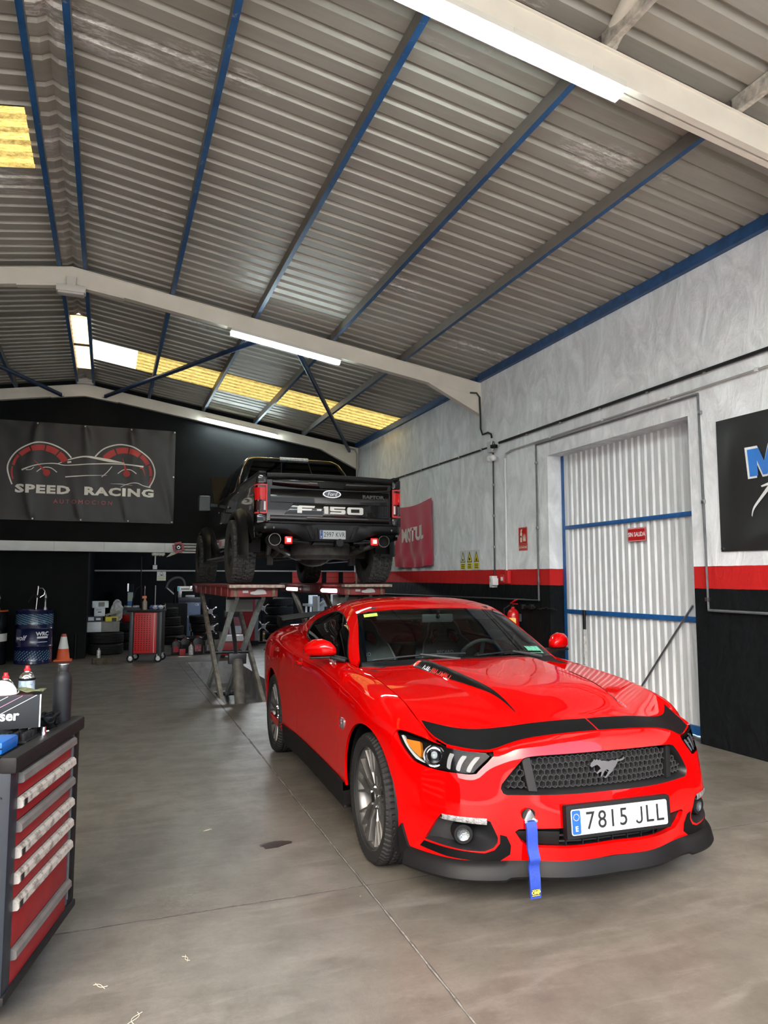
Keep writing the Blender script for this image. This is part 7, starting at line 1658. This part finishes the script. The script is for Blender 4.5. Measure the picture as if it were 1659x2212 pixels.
for x, y in ((-.25, -.20), (.25, -.20), (-.25, .22), (.25, .22)):
    c = empty('caster', (x, y, .07)); c.parent = rc; MB().lathe([(.0001, -.016), (.062, -.016), (.07, -.008), (.07, .008), (.062, .016), (.0001, .016)], 20, axis='Y').obj('wheel', M_black, c); MB().lathe([(.0001, -.018), (.04, -.018)], 16, axis='Y').obj('disc', M_steel, c); MB().box((0, -.022, .045), (.05, .006, .07)).obj('fork', M_white, c); MB().box((0, .022, .045), (.05, .006, .07)).obj('fork', M_white, c)
cx_ = lambda nm, u, v, lb, cat: thing(nm, .73 + u * math.cos(R(-14)) - v * math.sin(R(-14)), 14.62 + u * math.sin(R(-14)) + v * math.cos(R(-14)), .966, lb, cat)
b1 = cx_('cleaner_bottle', -.05, -.05, 'clear spray bottle with orange head on the rolling cart', 'bottle'); MB().lathe([(.0001, 0), (.045, 0), (.045, .15), (.02, .19), (.016, .21)], 18).obj('body', mat('bottle_amber', (.30, .24, .18), .2), b1); MB().box((-.01, 0, .235), (.08, .03, .05)).obj('trigger_head', mat('head_orange', (.75, .18, .06), .4), b1, bevel=.008)
b2 = cx_('rag_pile', .12, 0, 'crumpled blue and white paper rags on the rolling cart', 'rag'); 
for k in range(4):
    b = MB().sphere((-.04 + .05 * k, .01 * (-1) ** k, .045), .05, 10, 6, (1, 1, .85)); rn = random.Random(k); b.v = [(x + rn.uniform(-.012, .012), y + rn.uniform(-.012, .012), z) for x, y, z in b.v]; b.obj('rag', mat('rag_white', (.48, .52, .60), .8) if k % 2 else mat('rag_blue', (.06, .10, .30), .8), b2, smooth=0)
b3 = cx_('grease_gun', -.13, .05, 'tall black grease gun standing on the rolling cart', 'tool'); MB().cyl((0, 0, 0), (-.02, 0, .45), .018, n=10).obj('barrel', M_black, b3); MB().tube([(-.02, 0, .44), (-.10, 0, .40), (-.16, 0, .20), (-.17, 0, .05)], .010, 8).obj('hose', M_black, b3); MB().cyl((-.02, .02, .40), (-.03, .02, 1.02), .010, n=8).obj('rod', M_black, b3); MB().cyl((.05, 0, .0), (.05, 0, .45), .010, n=8).obj('lance', M_chrome, b3)
b4 = cx_('cart_rail', .18, .22, 'pale steel rail along the back of the rolling cart', 'rail'); MB().cyl((-.09, 0, 0), (-.09, 0, .46), .011, n=8).obj('post', M_steel, b4); MB().cyl((-.09, 0, .06), (.10, 0, .06), .010, n=8).obj('bar', M_white, b4); MB().cyl((.10, 0, 0), (.10, 0, .10), .010, n=8).obj('post', M_steel, b4)
# tyre heap, blue compressor, more tyres, oil jugs
hp = 'tyres heaped behind the rolling cart'
for i, (x, y, z, fl__) in enumerate(((1.45, 18.4, 0, True), (1.42, 18.45, .22, True), (1.36, 18.5, .44, True), (1.30, 18.5, .66, True), (1.5, 18.0, .0, True))):
    if i < 4: tyre(x, y, z, .36 - .01 * i, .215, ('bottom', 'second', 'third', 'top')[i] + ' tyre of the heap behind the rolling cart', hp)
tyre(1.82, 17.6, 0, .34, .22, 'single tyre lying right of the rolling cart', hp)
bl = thing('blue_compressor', 2.12, 20.9, 0, 'blue grey steel cabinet with CE mark at the back', 'machine'); M_bc = mat('cabinet_blue', (.075, .105, .17), .45, var=.2, vscale=5)
MB().box2((-.30, -.2, .02), (.30, .3, 1.02)).obj('cabinet', M_bc, bl, bevel=.02); MB().box2((-.31, -.21, .92), (.31, .3, 1.06)).obj('hood', mat('cabinet_dark', (.02, .024, .03), .4), bl, bevel=.02)
text('lettering', 'CE', .085, M_ltr, bl, (.20, -.2115, .86), (1, 0, 0), (0, 0, 1), extrude=.0005); text('lettering', '237 TDM-209', .07, M_ltr, bl, (.02, -.2115, .52), (1, 0, 0), (0, 0, 1), extrude=.0005)
MB().box((-.25, -.05, 1.14), (.09, .10, .18)).obj('gauge_head', M_steel, bl, bevel=.02); MB().tube([(-.1, 0, 1.07), (-.08, 0, 1.17), (.12, 0, 1.17), (.14, 0, 1.07)], .02, 8).obj('carry_handle', M_black, bl); MB().box((.02, 0, 1.09), (.25, .15, .06)).obj('fittings', M_steel, bl, bevel=.01)
for i in range(3): tyre(2.42 - .03 * i, 19.6, .21 * i, .37, .205, ('bottom', 'middle', 'top')[i] + ' tyre of the stack in front of the blue cabinet', 'tyres by the blue cabinet')
M_jug = mat('jug_black', (.010, .010, .011), .4)
def jug(x, y, lb, lm, sc=1.0):
    t = thing('oil_jug', x, y, 0, lb, 'oil jug', group='oil jugs on the floor'); MB().prism([(-.085, 0), (.085, 0), (.085, .20), (.03, .27), (-.035, .27), (-.085, .22)], -.055, .055, lambda u, v, h: (u * sc, h * sc, v * sc)).obj('jug', M_jug, t, bevel=.018); MB().lathe([(.02 * sc, .26 * sc), (.02 * sc, .295 * sc), (.0001, .296 * sc)], 14, o=(-.005, 0, 0)).obj('cap', mat('cap_red', (.5, .02, .02), .4), t); MB().tube([(.03 * sc, 0, .265 * sc), (.075 * sc, 0, .245 * sc), (.09 * sc, 0, .19 * sc), (.085 * sc, 0, .13 * sc)], .012 * sc, 8).obj('grip', M_jug, t); MB().box((0, -.0575 * sc, .10 * sc), (.10 * sc, .004, .11 * sc)).obj('label', lm, t)
jug(1.36, 15.75, 'black oil jug with red label, leftmost on the floor', mat('lab_red', (.45, .02, .03), .5), 1.05); jug(1.56, 15.98, 'black oil jug with red cap behind the white bottle', M_black, 1.15); jug(1.80, 15.74, 'large black oil jug with red and white label', mat('lab_mix', (.35, .10, .11), .5, var=.9, vscale=30), 1.25); jug(2.05, 15.86, 'black oil jug farthest right beside the pit', mat('lab_grey', (.28, .28, .28), .5, var=.6, vscale=30), 1.1)
wb = thing('white_bottle', 1.645, 15.55, 0, 'white oil bottle with red cap in front of the jugs', 'bottle'); MB().lathe([(.0001, 0), (.05, 0), (.052, .03), (.05, .16), (.02, .20), (.018, .215)], 18).obj('body', mat('bottle_white', (.62, .63, .64), .4, var=.4, vscale=26), wb); MB().lathe([(.02, .213), (.02, .24), (.0001, .241)], 14).obj('cap', _M['cap_red'], wb)
rx_ = thing('red_carton', 1.475, 15.56, 0, 'small red carton beside the white bottle', 'box'); MB().box((0, 0, .06), (.12, .06, .12)).obj('carton', mat('carton_red', (.42, .02, .03), .5), rx_, bevel=.003)
# fittings on the store wall and lintel
pipe('pipe_run', [(-.36, 22.12, 1.80), (7.9, 22.12, 1.82)], .022, mat('pipe_white', (.42, .43, .43), .5), 'pale pipe along the black store wall')
pipe('pipe_run', [(1.265, 22.17, 2.71), (1.265, 22.17, 1.985)], .022, M_pvc, 'white conduit dropping down the store wall')
sbx = thing('switch_box', 1.265, 22.17, 1.86, 'small white switch box on the store wall pipe', 'box'); MB().box((0, 0, .05), (.12, .06, .12)).obj('box', M_white, sbx, bevel=.006)
sgn_ = thing('hazard_poster', 1.455, 22.19, 1.52, 'white poster with warning triangle on the store wall', 'poster'); MB().box2((-.125, -.006, 0), (.125, 0, .31)).obj('sheet', M_swh, sgn_); 
b = MB(); tri = [(-.085, .12), (.085, .12), (0, .27)]
for i in range(3): b.bar((tri[i][0], -.008, tri[i][1]), (tri[(i + 1) % 3][0], -.008, tri[(i + 1) % 3][1]), .004, .008)
b.obj('triangle', M_ink, sgn_); MB().box2((-.10, -.008, .03), (.10, -.006, .095)).obj('text_panel', mat('poster_yellow', (.62, .60, .35), .5), sgn_); MB().box2((-.03, -.008, .145), (.035, -.006, .175)).obj('pictogram', M_ink, sgn_)
vl = thing('hose_reel_bracket', 1.32, YB - .24, 2.19, 'pink four-armed bracket on the white lintel', 'bracket'); M_pk = mat('bracket_pink', (.48, .11, .14), .5)
for k in range(4):
    a = R(90 * k + 12); MB().bar((.085 * math.cos(a) - .06 * math.sin(a), 0, .085 * math.sin(a) + .06 * math.cos(a)), (.085 * math.cos(a) + .075 * math.sin(a), 0, .085 * math.sin(a) - .075 * math.cos(a)), .03, .045).obj('arm', M_pk, vl, bevel=.005)
MB().cyl((0, .02, 0), (0, -.03, 0), .05, n=16).obj('hub', M_black, vl); MB().lathe([(.018, -.035), (.035, -.035), (.035, -.03)], 16, axis='Y').obj('ring', M_chrome, vl)
for (x, z, lb, k) in ((.94, 2.085, 'white scalloped lamp under the lintel', 0), (1.24, 2.085, 'cream wedge lamp under the lintel', 1)):
    t = thing('lintel_lamp', x, YB - .12, z, lb, 'lamp'); 
    if k == 0:
        for u in (-.09, -.03, .03, .09): MB().sphere((u, 0, -.03), .042).obj('bulb', mat('bulb_white', (.75, .73, .66), .4), t)
    else: MB().prism([(-.14, -.09), (-.08, -.075), (.10, 0), (-.05, 0)], -.05, .05, lambda u, v, h: (u, h, v)).obj('shade', mat('shade_cream', (.70, .66, .52), .5), t, bevel=.006)
# wheel balancer arm, alignment clamps, red machine, pallet truck, tyre rack
am = thing('balancer_hood', 1.60, 19.2, 0, 'grey curved guard of the wheel balancer', 'machine'); q = Spl(np.arange(5), np.array([(-.22, 1.33), (-.15, 1.50), (.05, 1.60), (.20, 1.52), (.24, 1.32)]))(np.linspace(0, 4, 18))
sheet('guard', [[(x, y_, z) for y_ in (-.12, 0, .12)] for x, z in q], .05, mat('guard_grey', (.07, .072, .075), .5), am); MB().bar((-.20, 0, 1.34), (.02, 0, 1.14), .03, .03).obj('link_arm', M_steel, am); MB().box2((-.25, -.2, 0), (.3, .25, .95)).obj('base', M_black, am, bevel=.02); MB().cyl((0, 0, .9), (0, 0, 1.34), .03, n=10).obj('post', M_black, am)
rm = thing('red_machine', 3.0, 17.55, 0, 'tall red workshop cabinet behind the scissor legs', 'cabinet'); M_rm = mat('cabinet_red', (.30, .010, .018), .45, var=.1)
MB().box2((-.34, -.2, .10), (.30, .3, 1.28)).obj('cabinet', M_rm, rm, bevel=.012); MB().box2((-.345, -.215, .12), (-.02, -.19, 1.26)).obj('door', mat('cabinet_pink', (.40, .14, .16), .5), rm, bevel=.006); MB().box2((.29, -.2, .08), (.38, .3, 1.28)).obj('side_panel', mat('cabinet_side', (.22, .23, .24), .5), rm, bevel=.01); MB().box2((-.36, -.24, .0), (.38, .32, .10)).obj('plinth', M_black, rm); MB().box2((-.30, -.222, .28), (-.02, -.212, .46)).obj('white_label', M_wbx, rm)
rj = thing('red_drain_tank', 2.36, 14.75, 0, 'low red oil drain tank behind the scissor legs', 'tank'); MB().box2((-.26, -.14, .05), (.26, .14, .32)).obj('tank', mat('tank_red', (.35, .012, .014), .4), rj, bevel=.03); MB().box2((-.20, -.12, .32), (.24, .12, .44)).obj('lid', M_wbx, rj, bevel=.02)
for x in (-.2, .2): MB().cyl((x, -.1, .05), (x, .1, .05), .05, n=14).obj('wheel', M_black, rj)
def clamp(x, y, z, lb):
    t = thing('alignment_clamp', x, y, z, lb, 'clamp', group='silver wheel clamps on the stand'); 
    for k in range(4):
        a = R(90 * k + 38); MB().bar((0, 0, 0), (.16 * math.cos(a), 0, .16 * math.sin(a)), .03, .03).obj('arm', M_chrome, t, bevel=.004); MB().cyl((.16 * math.cos(a), -.05, .16 * math.sin(a)), (.16 * math.cos(a), .03, .16 * math.sin(a)), .018, n=8).obj('claw', M_chrome, t)
    MB().lathe([(.0001, -.06), (.05, -.06), (.06, -.02), (.06, .015), (.0001, .015)], 16, axis='Y').obj('hub', M_steel, t)
sd = thing('clamp_stand', 3.55, 17.75, 0, 'black stand that holds the silver wheel clamps', 'stand'); MB().box2((-.03, .06, .03), (.03, .12, 1.15)).obj('post', M_black, sd); MB().box2((-.12, -.1, 0), (.12, .25, .04)).obj('foot', M_black, sd); MB().box2((-.04, -.134, .83), (.02, .08, .87)).obj('peg', M_black, sd); MB().box2((-.02, -.134, .40), (.02, .08, .44)).obj('peg', M_black, sd)
clamp(3.53, 17.60, .85, 'upper silver wheel clamp on the black stand'); clamp(3.55, 17.60, .42, 'lower silver wheel clamp on the black stand')
clamp(2.255, 17.4, .80, 'silver wheel clamp left of the red cabinet, upper'); clamp(2.30, 17.4, .42, 'silver wheel clamp left of the red cabinet, lower')
s2 = thing('clamp_stand', 2.28, 17.58, 0, 'black clamp stand left of the red cabinet', 'stand'); MB().box2((-.03, .02, .03), (.03, .08, 1.10)).obj('post', M_black, s2); MB().box2((-.1, -.1, 0), (.1, .2, .04)).obj('foot', M_black, s2); MB().box2((-.05, -.164, .78), (.0, .03, .82)).obj('peg', M_black, s2); MB().box2((.0, -.164, .40), (.04, .03, .44)).obj('peg', M_black, s2)
pj = thing('pallet_jack', 4.25, 19.0, 0, 'faded yellow pallet jack behind the red coupe', 'pallet jack'); M_pj = mat('jack_yellow', (.36, .27, .09), .6, var=.25); MB().prism([(-.35, .10), (-.28, .10), (-.10, .62), (.12, .62), (.30, .10), (.42, .10), (.16, .72), (-.16, .72)], -.05, .05, lambda u, v, h: (u, h, v)).obj('frame', M_pj, pj, bevel=.01); MB().box2((-.42, -.25, .05), (.45, .25, .14)).obj('fork', M_pj, pj, bevel=.01)
for x in (-.3, .1): MB().cyl((x, -.3, .08), (x, -.22, .08), .08, n=16).obj('wheel', M_black, pj); MB().cyl((x, -.305, .08), (x, -.30, .08), .04, n=12).obj('hubcap', M_white, pj)
for j, (z, lb) in enumerate(((.0, 'floor'), (.72, 'middle'), (1.05, 'top'))): pass
G9 = 'tyres racked behind the coupe wing'
for i in range(5): tyre(4.05, 18.1 + .02 * i, .05 + .21 * i, .36, .20, ('bottom', 'second', 'third', 'fourth', 'top')[i] + ' tyre of the stack behind the clamp stand', G9)
wx = thing('workbench', 5.4, 18.4, 0, 'grey metal workbench with clutter behind the red car', 'bench'); MB().box2((-.6, -.3, .86), (.6, .3, .92)).obj('top', mat('bench_grey', (.26, .27, .26), .5), wx, bevel=.006)
for x in (-.55, .5):
    for y in (-.25, .2): MB().box2((x, y, 0), (x + .05, y + .05, .86)).obj('leg', M_steel, wx)
MB().box2((-.5, -.2, .25), (.5, .25, .29)).obj('shelf', _M['bench_grey'], wx)
for k, (u, h, m_) in enumerate(((-.4, .22, M_wbx), (-.1, .14, M_nv), (.2, .26, M_wbx), (.42, .18, M_gry))): carton(5.4 + u, 18.4, .921, (.2, .18, h), m_, ('leftmost white', 'small navy', 'tall white', 'rightmost grey')[k] + ' box on the grey workbench', 0, (), 'boxes on the workbench')
ts_ = thing('test_stand', 5.0, 16.9, 0, 'pale grey sloping test stand behind the car roof', 'stand'); MB().prism([(-.3, 0), (.3, 0), (.28, .95), (-.1, 1.05), (-.3, .9)], -.2, .2, lambda u, v, h: (u, h, v)).obj('cabinet', mat('stand_grey', (.27, .27, .25), .55), ts_, bevel=.01); MB().box2((-.36, -.24, .02), (-.31, .22, 1.15)).obj('post', mat('post_pale', (.40, .40, .38), .5), ts_)
hs = thing('air_hose', 3.3, 16.0, .012, 'black air hose coiled loosely on the floor', 'hose'); q = Spl(np.arange(9), np.array([(-.05, 0), (.3, -.25), (.8, -.15), (1.2, .05), (.9, .25), (.4, .1), (.6, -.35), (1.1, -.3), (1.6, -.1)]))(np.linspace(0, 8, 80)); MB().tube([(x, y, .001 * (i % 3)) for i, (x, y) in enumerate(q)], .012, 6).obj('hose', M_black, hs)
np_ = thing('plate_lamp', 1.265, 13.15, 1.375, 'white number plate bar clipped to the lift end', 'plate'); MB().box((0, 0, 0), (.26, .02, .085)).obj('bar', M_swh, np_, bevel=.004); MB().box((-.11, -.012, 0), (.035, .004, .07)).obj('blue_strip', mat('strip_cyan', (.10, .45, .70), .4), np_); MB().box((.0, -.012, -.005), (.14, .004, .03)).obj('print', mat('print_grey', (.25, .25, .25), .5), np_); MB().box((.115, .0, .02), (.05, .05, .06)).obj('bracket', M_chrome, np_, bevel=.006)
for k, x in enumerate((5.55, 6.1, 6.65, 7.2)):
    t = thing('red_board', x, 22.18, 1.45, ('first', 'second', 'third', 'fourth')[k] + ' red board from the left on the store wall under the truck', 'board', group='red boards on the store wall'); MB().box2((-.2, -.03, 0), (.2, .0, .36)).obj('board', mat('board_red', (.42, .02, .015), .5), t, bevel=.004); MB().box2((-.19, -.034, .17), (.19, -.03, .18)).obj('batten', M_black, t)

# added fill lamp, out of view behind the truck, brightens the store room
sl = thing('store_fill_lamp', 3.4, 18.6, 2.60, 'added fill tube lamp on the store ceiling, hidden behind the truck', 'light')
MB().box2((-.62, -.05, 0), (.62, .05, .02)).obj('housing', M_hous, sl); MB().cyl((-.58, 0, -.025), (.58, 0, -.025), .02, n=12).obj('tube', mat('store_fill_tube', (1, 1, 1), .4, emis=(.9, .96, 1.), estr=60.), sl)
